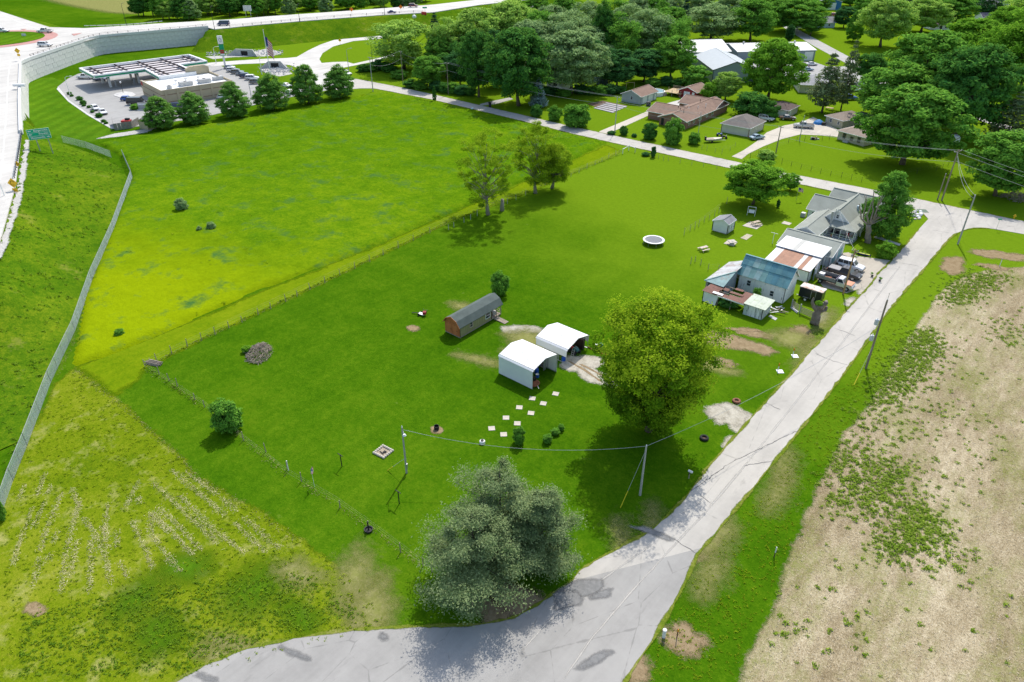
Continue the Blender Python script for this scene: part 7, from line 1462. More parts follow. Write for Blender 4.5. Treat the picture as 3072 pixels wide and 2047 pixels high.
# ================================================================== HIGHWAY FURNITURE
def rail_line(lb, px, z, step, name='guardrail', mpost=None, mrail=None, h=0.8, two=False):
    P = smooth_line([at(x, y, z) for x, y in px], 4); q = thing(name, lb, 'guardrail', P[0]); O = Vector(P[0]); cum = 0
    for i in range(len(P)-1):
        a, b = Vector(P[i])-O, Vector(P[i+1])-O
        for zz in ((h-0.1, h*0.45) if two else (h-0.15,)): MB().bar(a+Vector((0,0,zz)), b+Vector((0,0,zz)), 0.08, 0.26 if not two else 0.07).build('rail', mrail or M_STEEL, q)
        L = (b-a).length; n = max(1, round(L/step))
        for k in range(n): p = a.lerp(b, k/n); MB().cbox(p.x,p.y,0,0.16,0.16,h).build('post', mpost or M_DARK, q)
    return q
rail_line('dark guardrail along the top of the retaining wall', [(92,172),(150,153),(238,124),(300,108),(416,97),(540,88),(622,80)], ZH, 4.0, two=True, mrail=M_DARK, h=1.1); rail_line('guardrail with closely set dark posts beside the green road sign', [(66,398),(60,440),(52,490),(42,545)], ZH, 1.9, mpost=mat('dark_blue_post',(0.03,0.04,0.10),0.5), h=0.95); rail_line('pale guardrail on the far side of the roundabout exit', [(253,82),(340,80),(420,75),(488,68)], ZH, 4.0, mrail=M_WHITE)
rail_line('thin rail fence along the highway edge above the grass bank', [(690,82),(900,61),(1100,46),(1270,36)], ZH, 6.0, two=True, mrail=M_DARK, h=1.0)
def hlamp(lb, base, h, z, m=M_BLACK, rz=2.2):
    q = thing('street_lamp', lb, 'street lamp', at(base[0], base[1], z), rz); MB().tube([(0,0,0),(0,0,h)],[0.13,0.07],8).build('pole', m, q); MB().tube([(0,0,h),(0.6,0,h+0.5),(1.6,0,h+0.55)],0.05,6).build('arm', m, q); MB().cbox(1.9,0,h+0.48,0.7,0.3,0.14).build('lamp_head', m, q); MB().lathe([(0.2,0),(0.2,0.3),(0.13,0.45)],8).build('base', m, q); return q
for lb, b, h in (('black street lamp left of the far wood',(379,73),8.5),('black street lamp beside the dark car on the highway',(644,88),9.0),('black street lamp in the middle of the highway run',(899,64),7.0),('black street lamp near the orange road signs',(1154,44),8.5),('black street lamp at the far end of the highway run',(1210,24),5.0)): hlamp(lb, b, h, ZH)
hlamp('tall white street lamp rising from the highway bank at the left edge', (50,680), 11.0, 0.3, M_WHITE, 3.6)
for lb, b, h, m in (('white lamp on the service road beside the price pylon',(649,191),6.0,M_WHITE),('lamp pole at the top corner of the station lawn',(211,287),5.8,M_WHITE),('lamp pole behind the fourth row tree',(755,298),6.0,M_GREYMETAL),('grey lamp pole at the junction hedge',(1046,210),7.5,M_GREYMETAL),('dark lamp pole with a white head beside the hedge',(1119,203),9.3,M_BLACK),('slim white lamp pole beside the riprap outlet',(786,224),6.0,M_WHITE)): hlamp(lb, b, h, 0.0, m, 1.0)
q = thing('globe_lamp', 'black post lamp with a round white globe on the station island', 'street lamp', at(370,280)); MB().tube([(0,0,0),(0,0,3.4)],[0.09,0.06],8).build('post', M_BLACK, q); MB().lathe([(0.1,3.4),(0.3,3.6),(0.3,3.85),(0.1,4.05)],12).build('globe', M_WHITE, q)
def sign(lb, base, h, shape, m, z=0.0, rz=None, size=0.9, plaque=None, sym=None, name='road_sign'):
    q = thing(name, lb, 'road sign', at(base[0], base[1], z), math.radians(40) if rz is None else rz); MB().cyl(0,0,0,h,0.05,n=6).build('post', M_STEEL, q); s = size
    pts = {'diamond': [(0,-s*0.7),(s*0.7,0),(0,s*0.7),(-s*0.7,0)], 'rect': [(-s*0.6,-s*0.4),(s*0.6,-s*0.4),(s*0.6,s*0.4),(-s*0.6,s*0.4)]}[shape]
    f = MB().add([(x,-0.07,h-s*0.5+y) for x, y in pts]+[(x,-0.10,h-s*0.5+y) for x, y in pts], [(3,2,1,0),(4,5,6,7),(0,1,5,4),(1,2,6,5),(2,3,7,6),(3,0,4,7)]).build('plate', m, q)
    if sym == 'curve': MB().tube([(s*0.3*math.cos(t_),-0.12,h-s*0.5+s*0.3*math.sin(t_)) for t_ in np.linspace(0.4,5.2,14)],0.04,5).build('symbol', M_DARK, f)
    if sym == 'chevrons':
        for k in (-1,0,1): MB().add([(x+k*s*0.35,-0.105,h-s*0.5+y) for x, y in ((-0.1,-0.2),(0.02,-0.2),(0.15,0),(0.02,0.2),(-0.1,0.2),(0.03,0))],[(0,1,2,5),(5,2,3,4)]).build('symbol', M_DARK, f)
    if plaque: MB().box(-s*0.36,-0.10,h-s*1.75,s*0.36,-0.07,h-s*1.25).build('plaque', plaque, q)
    return q
sign('yellow diamond sign with a circle symbol and plaque on the left shoulder', (48,575), 2.6, 'diamond', M_YELLOW, ZH-0.3, size=1.5, plaque=M_YELLOW, sym='curve'); sign('small yellow and black object marker at the guardrail end', (56,503), 1.3, 'diamond', M_YELLOW, ZH-0.2, size=0.9, sym='chevrons'); sign('yellow diamond warning sign with plaque beside the roundabout', (62,182), 4.2, 'diamond', M_YELLOW, ZH, size=1.5, plaque=M_YELLOW, sym='curve')
sign('black on white chevron board on the roundabout island', (73,110), 1.4, 'rect', M_WHITE, ZH, size=1.6, sym='chevrons'); sign('orange diamond roadworks sign nearer the grass bank', (1056,44), 3.2, 'diamond', M_ORANGE, ZH, size=1.5, sym='curve'); sign('orange diamond roadworks sign farther along the highway', (1203,36), 3.2, 'diamond', M_ORANGE, ZH, size=1.5, sym='curve'); sign('yellow warning sign on the curved service road', (1021,135), 2.6, 'diamond', M_YELLOW, 0, size=1.1, sym='curve')
q = thing('billboard', 'grey back of a large two-legged road sign before the far wood', 'road sign', at(746,50,ZH), math.radians(50)); [MB().cyl(x,0,0,5.0,0.12,n=6).build('leg', M_STEEL, q) for x in (-1.2,1.2)]; MB().box(-2.0,-0.1,2.6,2.0,0.05,5.2).build('panel', mat('sign_back_grey',(0.55,0.56,0.57),0.5), q)
q = thing('sign_board', 'white sign cabinet standing on the retaining wall above the ramp', 'sign', at(62,268,ZH), math.radians(40)); MB().box(-0.15,-0.15,0,0.15,0.15,1.0).build('post', M_STEEL, q); MB().box(-1.8,-0.5,0.9,1.9,0.5,1.6).build('cabinet', M_WHITE, q)
q = thing('street_name_sign', 'small green street sign at the highway side road', 'road sign', at(1275,38,ZH), math.radians(40)); MB().cyl(0,0,0,2.2,0.06,n=6).build('post', M_STEEL, q); MB().box(-1.2,-0.05,2.0,1.2,0.05,2.7).build('plate', M_GREENSIGN, q)
q = thing('red_barrier', 'red portable barrier beside the highway side road', 'barrier', at(1272,46,ZH)); MB().box(-1.4,-0.5,0.3,1.4,0.5,1.6).build('panel', M_RED, q); [MB().box(x,-0.6,0,x+0.2,0.6,0.3).build('foot', M_DARK, q) for x in (-1.2,1.0)]
q = thing('white_boulder', 'round white marker boulder on the grass bank', 'boulder', at(1243,55,5.5)); MB().lathe([(0.7,0),(1.1,0.6),(0.9,1.3),(0.3,1.7)],9).build('stone', M_WHITE, q)
q = thing('street_name_sign', 'green street sign on a thin post at the road junction', 'road sign', at(2988,690), math.radians(40)); MB().cyl(0,0,0,2.4,0.03,n=6).build('post', M_STEEL, q); MB().box(-0.4,-0.02,2.2,0.4,0.02,2.45).build('plate', M_GREENSIGN, q)
q = thing('fire_hydrant', 'yellow fire hydrant on the far verge of the junction', 'hydrant', at(3042,655)); MB().lathe([(0.18,0),(0.16,0.1),(0.16,0.6),(0.22,0.62),(0.15,0.8),(0.05,0.9)],12).build('barrel', M_YELLOW, q); MB().tube([(-0.3,0,0.48),(0.3,0,0.48)],0.09,8).build('outlet', M_YELLOW, q)
# green guide sign with place names
def bank_z(a, b): return max(0.0, float(bank(np.array([(a, b)]))[0]))
zb_ = min(np.arange(0, 6.6, 0.1), key=lambda z: abs(bank_z(*at(133,457,z)[:2])-z)); SB = Vector(at(133,457,zb_))
q0, q1 = at_plane(77,391,SB), at_plane(145,383,SB); ZT = (q0.z+q1.z)/2; TL, TR = Vector(at(77,391,ZT)), Vector(at(145,383,ZT)); dr = (TR-TL); WS = dr.length; rz = math.atan2(dr.y, dr.x); HS = WS*0.52; ZO = ZT-7.6
gsn = thing('guide_sign', 'large green road sign with three white place names and arrows', 'road sign', (TL.x, TL.y, ZO), rz)
MB().box(0,-0.04,7.6-HS,WS,0.04,7.6).build('panel', mat('white_sign_border',(0.80,0.82,0.80),0.5), gsn)
for k in range(3):
    z0 = 7.6-HS+HS*(2-k)/3; p_ = MB().box(0.08,-0.07,z0+0.06,WS-0.08,-0.041,z0+HS/3-0.03).build('name_panel', M_GREENSIGN, gsn)
    nm, ar = [('Bargersville',-1),('Franklin',-1),('Mooresville',1)][k]; zc = z0+HS/6+0.02; sx = WS
    text_part(nm, p_, (WS*(0.93 if ar < 0 else 0.10),-0.075,zc), (PI/2,0,0), HS*0.26, M_TRIM, align='RIGHT' if ar < 0 else 'LEFT')
    ax = WS*(0.12 if ar < 0 else 0.88); s = HS*0.07
    MB().add([(ax+ar*x*s,-0.078,zc+y*s) for x, y in ((-2.2,-0.5),(0,-0.5),(0,-1.3),(2.0,0),(0,1.3),(0,0.5),(-2.2,0.5))],[(0,1,2,3,4,5,6)]).build('arrow', M_TRIM, p_)
for x in (WS*0.3, WS*0.82): MB().cbox(x,0.1,zb_-ZO-1.0,0.22,0.18,7.5-(zb_-ZO-1.0)).build('post', M_STEEL, gsn)

# ================================================================== PETROL STATION
cn_ = thing('fuel_canopy', 'L-shaped fuel canopy with open roof beams and a white and green fascia', 'canopy', at(275,227,5.5)[:2]+(0.0,), math.radians(-8))
OUT = [(-17.5,0.8),(0,0.8),(0,18.2),(17.6,17.2),(17.6,29.6),(0,30.2),(0,40.7),(-17.5,40.7)]; M_BEAM = mat('dark_roof_beam',(0.07,0.055,0.06),0.7,0.2)
M_CGREEN = mat('canopy_green',(0.0,0.30,0.13),0.4,0.03)
for i in range(8):
    a, b = OUT[i], OUT[(i+1)%8]; d = Vector((b[0]-a[0],b[1]-a[1],0)).normalized(); n_ = Vector((d.y,-d.x,0))
    f_ = MB().bar((a[0],a[1],4.95),(b[0],b[1],4.95),0.75,1.15).build('fascia', M_TRIM, cn_)
    if i in (0,1,2,5): A_, B_ = Vector((a[0],a[1],4.85))+n_*0.39, Vector((b[0],b[1],4.85))+n_*0.39; MB().bar(A_,B_,0.05,0.5).build('green_band', M_CGREEN, f_)
MB().add([(x,y,4.45) for x,y in OUT],[tuple(range(8))]).build('ceiling_deck', mat('canopy_deck',(0.62,0.58,0.58),0.7), cn_)
for y in np.linspace(4,38,5): MB().bar((-17.3,y,5.25),(-0.2 if not 18.5<y<30 else 17.4,y,5.25),0.28,0.5).build('main_beam', M_BEAM, cn_)
for x in np.linspace(-15,-2.5,4): MB().bar((x,1.0,4.95),(x,40.5,4.95),0.16,0.3).build('purlin', M_BEAM, cn_)
for x in np.linspace(2.5,15,4): MB().bar((x,17.8,4.95),(x,29.6,4.95),0.16,0.3).build('purlin', M_BEAM, cn_)
for i, (x, y) in enumerate(((-4,6),(-4,16),(-4,26),(-4,36),(-13,6),(-13,16),(-13,26),(-13,36),(10,24))):
    c_ = MB().box(x-0.35,y-0.35,0,x+0.35,y+0.35,4.4).build('column', M_TRIM, cn_); MB().box(x-0.37,y-0.37,3.2,x+0.37,y+0.37,4.0).build('green_collar', M_CGREEN, c_)
for i, (x, y) in enumerate(((-4,7.8),(-4,14.2),(-4,27.8),(-13,7.8),(-13,17.8),(-13,27.8))):
    v = Vector((x,y,0)); v.rotate(Matrix.Rotation(math.radians(-8),3,'Z')); q = thing('fuel_pump', ORD[i]+' fuel pump under the canopy counting from the store side', 'fuel pump', (cn_.location[0]+v.x, cn_.location[1]+v.y, 0.05), math.radians(-8), 'fuel pumps'); MB().box(-0.45,-0.3,0.15,0.45,0.3,1.9).build('cabinet', M_GREYMETAL, q, bevel=0.04); MB().box(-0.8,-0.6,0,0.8,0.6,0.15).build('island', M_CONCG, q); MB().box(-0.3,-0.32,1.1,0.3,-0.301,1.6).build('display', M_GLASS, q)
# store
stq = thing('station_store', 'flat-roofed tan station shop with a white roof and rooftop units', 'shop', at(420,241,5)[:2]+(0.0,), math.radians(-9)); SX, SY = 21.0, 24.0
M_TAN = mat('tan_stucco',(0.47,0.40,0.27),0.85,0.06,0.6); M_BROWN = mat('brown_band',(0.26,0.17,0.12),0.8,0.08)
for nm, bx in (('wall',(0,0,0,SX,0.3,5.0)),('wall',(0,SY-0.3,0,SX,SY,5.0)),('wall',(SX-0.3,0.302,0,SX,SY-0.302,5.0)),('wall',(0,0.302,0,0.3,SY-0.302,4.7))): MB().box(*bx).build(nm, M_TAN, stq)
MB().box(0.3,0.3,4.2,SX-0.3,SY-0.3,4.35).build('roof', M_BRIGHT, stq); MB().box(0.31,0.31,4.36,SX-0.31,0.5,4.98).build('parapet_lining', M_WHITE, stq)
for z in (1.0,3.3): MB().box(-0.04,-0.05,z,SX+0.05,-0.003,z+0.22).build('band', M_BROWN, stq); MB().box(SX+0.003,-0.04,z,SX+0.05,SY,z+0.22).build('band', M_BROWN, stq)
for k in range(6): MB().box(SX+0.003,1.0+k*3.8,0,SX+0.18,1.7+k*3.8,5.05).build('pilaster', M_TAN, stq)
MB().box(0,8,0,0.6,20,1.0).build('entry_base', M_TAN, stq); MB().extr([(16.0,4.7),(24.0,4.7),(24.0,6.6),(22.5,7.3),(17.5,7.3),(16.0,6.6)],-0.9,0.4).build('entry_tower', M_TAN, stq); MB().box(-0.95,2,0.6,-0.9,14,3.2).build('shop_window', M_GLASS, stq) if False else MB().box(-0.03,2,0.6,-0.003,14,3.2).build('shop_window', M_GLASS, stq)
MB().box(0.4,-0.08,3.6,2.2,-0.055,4.7).build('red_sign', M_RED, stq)
door(stq, (15.5,0,0), '-y', 1.0, 2.2, M_DARK); win(stq, (12.5,0,1.0), '-y', 1.8, 1.4, M_BROWN)
for x, y, sx, sy, h in ((14,8,2.6,4.2,1.3),(14,14.5,2.4,4.0,1.3),(13,20,2.0,3.4,1.2),(16,3.5,1.2,1.4,0.9)): u_ = MB().box(x,y,4.36,x+sx,y+sy,4.36+h).build('rooftop_unit', M_CONCG, stq, bevel=0.05); MB().lathe([(0.5,4.36+h),(0.5,4.45+h)],12,(x+sx/2,y+sy/2)).build('fan', M_DARK, u_)
for x, y in ((10.5,8.5),(9.5,12.2),(9.8,16.4)): MB().lathe([(0.1,4.36),(0.1,5.1),(0.15,5.15),(0.8,5.45),(0.75,5.4)],14,(x,y)).build('satellite_dish', M_GREYMETAL, stq)
# station pieces
be = thing('bin_enclosure', 'grey wooden fence enclosure around the station bins', 'fence', at(345,392)); E1, E2, E3 = loc(be, at(398,385)), loc(be, at(420,372)), loc(be, at(340,372))
for a, b in (((0,0,0),E1),(E1,E2),((0,0,0),E3)):
    a, b = Vector(a), Vector(b); L_ = (b-a).length; n = int(L_/0.8)
    for k in range(n): p, r_ = a.lerp(b,k/n), a.lerp(b,(k+0.94)/n); MB().bar((p.x,p.y,1.0),(r_.x,r_.y,1.0),0.06,2.0+random.uniform(-.08,.08)).build('board', mat('grey_fence_board',(0.27,0.25,0.23),0.9,0.15), be)
q = thing('red_skip', 'red waste skip behind the grey wooden enclosure', 'skip', at(383,378), 0.7); MB().loft([[(-1.0,-0.7,0),(1.0,-0.7,0),(1.0,0.7,0),(-1.0,0.7,0)],[(-1.3,-0.9,1.7),(1.3,-0.9,1.7),(1.3,0.9,1.7),(-1.3,0.9,1.7)]]).build('body', M_RED, q); MB().cbox(0.3,0.3,1.72,1.2,0.8,0.5).build('lid', M_DARK, q)
q = thing('tan_hut', 'small tan hut beside the first row tree', 'shed', at(420,386), 0.2); gable(q,0,3.8,0,3.2,2.2,3.1,'y',M_TAN,M_SH_GREY,0.25,trim=M_TAN)
isl = sheet('parking_island', W([(340,288),(350,281),(375,276),(398,279),(408,286),(400,291),(360,294)]), M_KERB, 0.2, 0.2)
sheet('parking_island', W([(398,325),(412,312),(440,320),(444,332),(415,334)]), M_KERB, 0.2, 0.2)
tree('island_shrub','rounded green shrub on the small parking island beside the van','bush','mid',(409,328),None,None,cat='shrub',h=1.5,w=3.4)
q = thing('menu_board', 'grey drive-through menu board on the parking island', 'sign', at(432,330), 0.7); MB().box(-1.6,-0.2,0.3,1.6,0.2,2.2).build('panel', M_GREYMETAL, q); MB().box(-1.4,-0.22,1.6,1.4,-0.205,2.0).build('header', M_WHITE, q)
# price pylon
py = thing('price_pylon', 'tall narrow price pylon with a white head, green body and red digits', 'sign', at(677,205), math.radians(52)); HP = height_to((677,205),107)
MB().box(-0.35,-0.2,0,0.35,0.2,HP*0.38).build('base', M_TRIM, py); MB().box(-0.85,-0.25,HP*0.38,0.85,0.25,HP*0.74).build('body', M_CGREEN, py); hd = MB().box(-1.0,-0.28,HP*0.74,1.0,0.28,HP).build('head', M_TRIM, py, bevel=0.25)
MB().tube([(0.45*math.cos(t_),-0.30,HP*0.86+0.7*math.sin(t_)) for t_ in np.linspace(0,2*PI,17)],0.09,5,False).build('emblem', M_GREYMETAL, hd)
for k, (m_, zz) in enumerate(((M_RED,0.52),(M_RED,0.46),(M_TRIM,0.40))): MB().box(-0.8,-0.29,HP*zz,0.8,-0.255,HP*(zz+0.05)).build('price_panel', m_, py)
flag_pole('giant flag hanging on a tall white pole at the petrol station', (813,230), 92, 2.9, 6.2, r=0.16, m=M_WHITE, rz=math.radians(30), flag_z=14.2)
# culvert headwalls with riprap
def culvert(lb, px, py, w, rz, scatter):
    q = thing('culvert_headwall', lb, 'culvert', at(px,py), rz); mb = MB().box(-w/2,-0.3,0,-1.6,0.3,2.6).box(1.6,-0.3,0,w/2,0.3,2.6).box(-1.6,-0.3,1.9,1.6,0.3,2.6); mb.build('headwall', M_CONCG, q); MB().box(-1.6,0.1,0,1.6,0.28,1.9).build('mouth_shade_slab', M_DARK, q)  # near-black slab fills the culvert mouth, painted in place of its shade
    for s in (-1,1): MB().add([(s*w/2,-0.3,0),(s*w/2,-0.3,2.6),(s*(w/2+3.0),-2.6,0.4),(s*(w/2+3.0),-2.6,0),(s*w/2,0.2,0),(s*w/2,0.2,2.6),(s*(w/2+3.0),-2.2,0.4),(s*(w/2+3.0),-2.2,0)],[(0,1,2,3),(4,7,6,5),(1,5,6,2),(2,6,7,3),(0,4,5,1)]).build('wing_wall', M_CONCG, q)
    rock = MB(); rr_ = random.Random(int(px))
    for k in range(260):
        sx, sy = scatter(rr_); a, b, _ = at(sx, sy); v = Vector((a-q.location[0], b-q.location[1], 0)); v.rotate(Matrix.Rotation(-rz,3,'Z')); s = rr_.uniform(0.3,0.8); c = [Vector((rr_.uniform(-1,1),rr_.uniform(-1,1),rr_.uniform(-1,1))).normalized()*s*0.6 for _ in range(6)]
        n = len(rock.v); rock.v += [tuple(v+d_+Vector((0,0,0.15))) for d_ in (Vector((s*0.6,0,0))+c[0]*0.3,Vector((0,s*0.5,0))+c[1]*0.3,Vector((-s*0.6,0,0))+c[2]*0.3,Vector((0,-s*0.5,0))+c[3]*0.3,Vector((0,0,s*0.5))+c[4]*0.3,Vector((0,0,-s*0.3)))]; rock.f += [(n+i,n+(i+1)%4,n+4) for i in range(4)]+[(n+(i+1)%4,n+i,n+5) for i in range(4)]
    tag(rock.build('riprap', mat('riprap_stone',(0.55,0.54,0.52),0.9,0.25,0.4), q), kind='stuff')
region('riprap_apron', W([(615,170),(700,166),(720,158),(760,156),(800,146),(850,158),(820,168),(700,172),(640,178)]), 0.03, M_STONE, 0.8, 1.2); region('riprap_apron', W([(778,205),(800,196),(830,188),(858,196),(868,215),(878,222),(840,230),(800,222)]), 0.031, M_STONE, 0.7, 1.0); region('riprap_apron', W([(285,418),(340,402),(420,390),(470,385),(440,398),(360,410)]), 0.033, M_STONE, 0.7, 0.9)
culvert('concrete culvert mouth with rock apron at the foot of the highway bank', 735, 167, 8, math.radians(30), lambda r_: (r_.uniform(620,850), 160+r_.uniform(-8,9)) ); culvert('concrete culvert mouth with rock apron on the station lawn', 826, 204, 5, math.radians(40), lambda r_: (r_.gauss(825,24), 210+r_.gauss(0,7)))

# --- cars at the station and on the highway
S_ = 'parked cars at the petrol station'
CARS_PX = [('pickup','white',258,237,215,'white tow truck under the left end of the fuel canopy','tow_truck',0,1.1),('sedan','navy',300,243,220,'dark saloon beside the first canopy column','saloon_car',0,1),('hatch','white',288,330,-8,'white hatchback of the pair at the kerb shrubs, farther from the street','hatchback_car',0,1),('sedan','white',310,342,-12,'white saloon of the pair at the kerb shrubs, nearer','saloon_car',0,1.05),('hatch','blue',384,302,48,'bright blue hatchback beside the dark van','hatchback_car',0,1),('van','black',412,314,45,'large dark van by the parking island','van',0,1.15),('suv','navy',536,325,45,'dark blue car half hidden behind the second row tree','suv_car',0,1),('hatch','white',672,297,45,'white car half hidden behind the third row tree','hatchback_car',0,1),
 ('suv','white',700,216,46,'white car at the top of the row beside the shop','suv_car',0,1),('suv','grey',713,222,46,'dark grey car, second in the row beside the shop','suv_car',0,1),('sedan','grey',727,227,46,'grey-blue saloon, third in the row beside the shop','saloon_car',0,1),('suv','navy',740,234,46,'dark blue car, fourth in the row beside the shop','suv_car',0,1),('suv','white',757,240,46,'white car, fifth in the row beside the shop','suv_car',0,1.05),('suv','grey',770,252,46,'grey car, last in the row beside the shop','suv_car',0,1),('sedan','white',860,262,10,'white car behind the fifth row tree','saloon_car',0,1),('sedan','white',872,282,10,'lower white car behind the fifth row tree','saloon_car',0,1),('suv','white',1040,226,0,'white car at the street junction behind the last row tree','suv_car',0,1),('hatch','silver',690,207,46,'silver car next to the price pylon','hatchback_car',0,1),
 ('pickup','white',136,99,220,'white pickup leaving the roundabout at the top','pickup_truck',ZH,1.15),('pickup','white',6,98,40,'white pickup at the left edge of the roundabout','pickup_truck',ZH,1.1),('suv','white',137,140,40,'white car driving round the roundabout below the pickup','suv_car',ZH,1.1),('van','navy',671,77,222,'dark van driving on the highway beside the far wood','van',ZH,1.1),('sedan','purple',1176,40,42,'small dark car behind the roadside saplings on the highway','saloon_car',ZH,1),('suv','maroon',1240,22,42,'maroon car farthest along the highway','suv_car',ZH,1.1),
 ('suv','white',2298,362,0,'white car parked behind the white double garage','suv_car',0,1),('pickup','silver',2410,384,205,'silver pickup with a dark bed in the gravel yard','pickup_truck',0,1),('oldcar','paleblue',2270,418,62,'pale blue vintage car beside the white double garage','vintage_car',0,1),('oldcar','brown',2362,360,30,'dark brown old car in front of the brown-roofed garage','vintage_car',0,1.05),('sedan','white',2434,197,45,'white car outside the long metal building','saloon_car',0,1),('suv','maroon',2408,204,45,'maroon car outside the long metal building','suv_car',0,1),('sedan','paleblue',2422,213,45,'pale blue car outside the long metal building','saloon_car',0,1),('van','white',2396,88,60,'white van on the far side street','van',0,1.1),('suv','red',2505,50,20,'red car beside the pale blue house','suv_car',0,1.1),('suv','silver',2530,250,40,'silver car behind the thin leaning pine','suv_car',0,1),('sedan','white',2560,275,40,'white saloon behind the thin leaning pine','saloon_car',0,1),('pickup','blue',2545,300,40,'blue pickup glimpsed between the pines and the maple','pickup_truck',0,1),('sedan','white',2590,262,40,'white saloon glimpsed under the green crowns','saloon_car',0,1),('sedan','silver',2510,236,40,'silver saloon in the lot behind the layered pine','saloon_car',0,1)]
for kd, cl_, x, y, hd_, lb, nm, z, s_ in CARS_PX: vat(kd, cl_, x, y, hd_, lb, nm, z=z, sc=s_, cat={'pickup_truck':'pickup truck','tow_truck':'truck','van':'van'}.get(nm,'car'), two='silver' if kd=='oldcar' and cl_=='brown' else None)

# ================================================================== NEIGHBOURS
bh = thing('brick_house', 'long red-brown brick bungalow with a brown cross-gabled roof', 'house', (-112, 195.6, 0))
t = NT('red_brick'); bk_ = t.n('ShaderNodeTexBrick'); t.put(bk_.inputs['Vector'], t.coord((1,1,1), 0)); bk_.inputs['Color1'].default_value=(0.23,0.115,0.09,1); bk_.inputs['Color2'].default_value=(0.31,0.17,0.13,1); bk_.inputs['Mortar'].default_value=(0.38,0.34,0.30,1); bk_.inputs['Scale'].default_value=3.0
M_BRICK = mat('brick_wall',(0.30,0.16,0.12),0.85,0.18,1.2,fine=12.0,bump=0.4)
gable(bh, 6.1, 15.0, 0, 27, 2.4, 4.0, 'y', M_BRICK, M_SH_BROWN, 0.45); gable(bh, 0, 10.5, 3.7, 14.0, 2.4, 4.0, 'x', M_BRICK, M_SH_BROWN, 0.45, ends=(1,0)); gable(bh, 2.2, 14.6, 19.4, 28.6, 2.4, 4.02, 'x', M_BRICK, M_SH_BROWN, 0.45)
win(bh, (11.5,0,0.7), '-y', 0.8, 1.3); door(bh, (7.2,0,0.1), '-y', 0.9, 2.0, M_DARK)
for y, w_ in ((2.0,0.9),(5.0,0.9),(9.0,1.6),(13.5,0.9),(17.0,1.2)): win(bh, (15.0,y,1.0), '+x', w_, 0.8)
for x, y in ((9.6,6),(10.2,9.5),(11.8,4),(12.4,12),(13.0,16),(7.8,8),(9.0,20)): MB().cyl(x,y,2.9,4.35,0.09,n=8).build('vent_pipe', M_DARK if x < 12 else M_WHITE, bh)
ga = thing('grey_garage', 'light grey double garage with white doors and a brown roof', 'garage', (-130.4, 213.0, 0)); M_LGREY = mat('light_grey_siding',(0.40,0.43,0.46),0.7,0.05,0.6)
gable(ga, 0, 7.4, 0, 10.5, 2.6, 4.15, 'y', M_LGREY, M_SH_BROWN, 0.4); win(ga, (3.9,0,1.2), '-y', 0.75, 1.0); garage_door(ga, (7.4,2.6,0), '+x', 2.6, 2.1); garage_door(ga, (7.4,6.4,0), '+x', 2.6, 2.1); door(ga, (7.4,9.4,0), '+x', 0.9, 2.0)
rsd = thing('red_shed', 'red shed with white double doors behind the brick house', 'shed', (-119.0, 231.5, 0)); M_REDW = stripes_mat('barn_red_boards',(0.28,0.025,0.03),'X',0.3,0.5,0.7,0.12); gable(rsd, 0, 6.7, 0, 9.0, 2.3, 3.6, 'y', M_REDW, M_SH_BROWN, 0.4); door(rsd,(2.5,0,0),'-y',1.1,2.1,M_WHITE); door(rsd,(3.65,0,0),'-y',1.1,2.1,M_WHITE); door(rsd,(5.5,0,0),'-y',0.9,2.1,M_WHITE)
pool = thing('swimming_pool', 'round above-ground pool with a white rim behind the grey garage', 'pool', at(1962,284)); MB().lathe([(3.6,0),(3.6,1.25),(3.75,1.25),(3.75,1.3),(3.45,1.3),(3.45,1.1)],28).build('wall', M_WHITE, pool); MB().lathe([(3.44,1.0),(3.44,1.12)],28).build('water', mat('pool_water',(0.36,0.56,0.62),0.08,0.05,spec=0.6), pool)
dkq = thing('pool_deck', 'wooden pool deck with stairs and a railing', 'deck', at(1985,285), math.radians(0)); M_DECK = mat('yellow_deck_wood',(0.48,0.36,0.20),0.8,0.12,2)
for k in range(16): MB().box(0.5+k*0.42,0,1.15,0.89+k*0.42,7.2,1.25).build('plank', M_DECK, dkq)
for x in (0.6,3.8,7.0):
    for y in (0.1,3.6,7.1): MB().cbox(x,y,0,0.14,0.14,2.15).build('post', M_WOOD, dkq)
for z in (1.7,2.1): MB().bar((0.6,7.1,z),(7.0,7.1,z),0.06,0.09).build('rail', M_WOOD, dkq); MB().bar((7.0,0.1,z),(7.0,7.1,z),0.06,0.09).build('rail', M_WOOD, dkq)
for k in range(5): MB().box(0.6,-1.5+k*0.3,0.0,2.0,-1.2+k*0.3,0.2+k*0.21).build('stair', M_WOOD, dkq)
swg = thing('swing_set', 'wooden A-frame swing set at the wood edge', 'swing set', at(1890,268), 0.6)
for s in (-1.4,1.4): MB().bar((s,-0.9,0),(s,0,2.3),0.1,0.1).build('leg', M_DECK, swg); MB().bar((s,0.9,0),(s,0,2.3),0.1,0.1).build('leg', M_DECK, swg)
MB().bar((-1.6,0,2.3),(1.6,0,2.3),0.1,0.12).build('beam', M_DECK, swg); MB().box(-0.6,-0.15,0.5,0.0,0.15,0.55).build('seat', mat('lime_seat',(0.35,0.5,0.05),0.5), swg)
wg = thing('white_garage', 'cream double garage with a grey-brown hip roof beside the boat', 'garage', (-87.8, 200.2, 0)); M_CREAM = mat('cream_wall',(0.62,0.58,0.49),0.8,0.05,0.7); hip(wg, 0, 8.4, 0, 10.4, 2.5, 4.7, 'y', M_CREAM, shingle('grey_brown_shingle',(0.175,0.155,0.14)), 0.5, 4.2, 6.6); garage_door(wg,(8.4,2.6,0),'+x',2.8,2.2,M_CREAM); garage_door(wg,(8.4,6.6,0),'+x',2.8,2.2,M_CREAM)
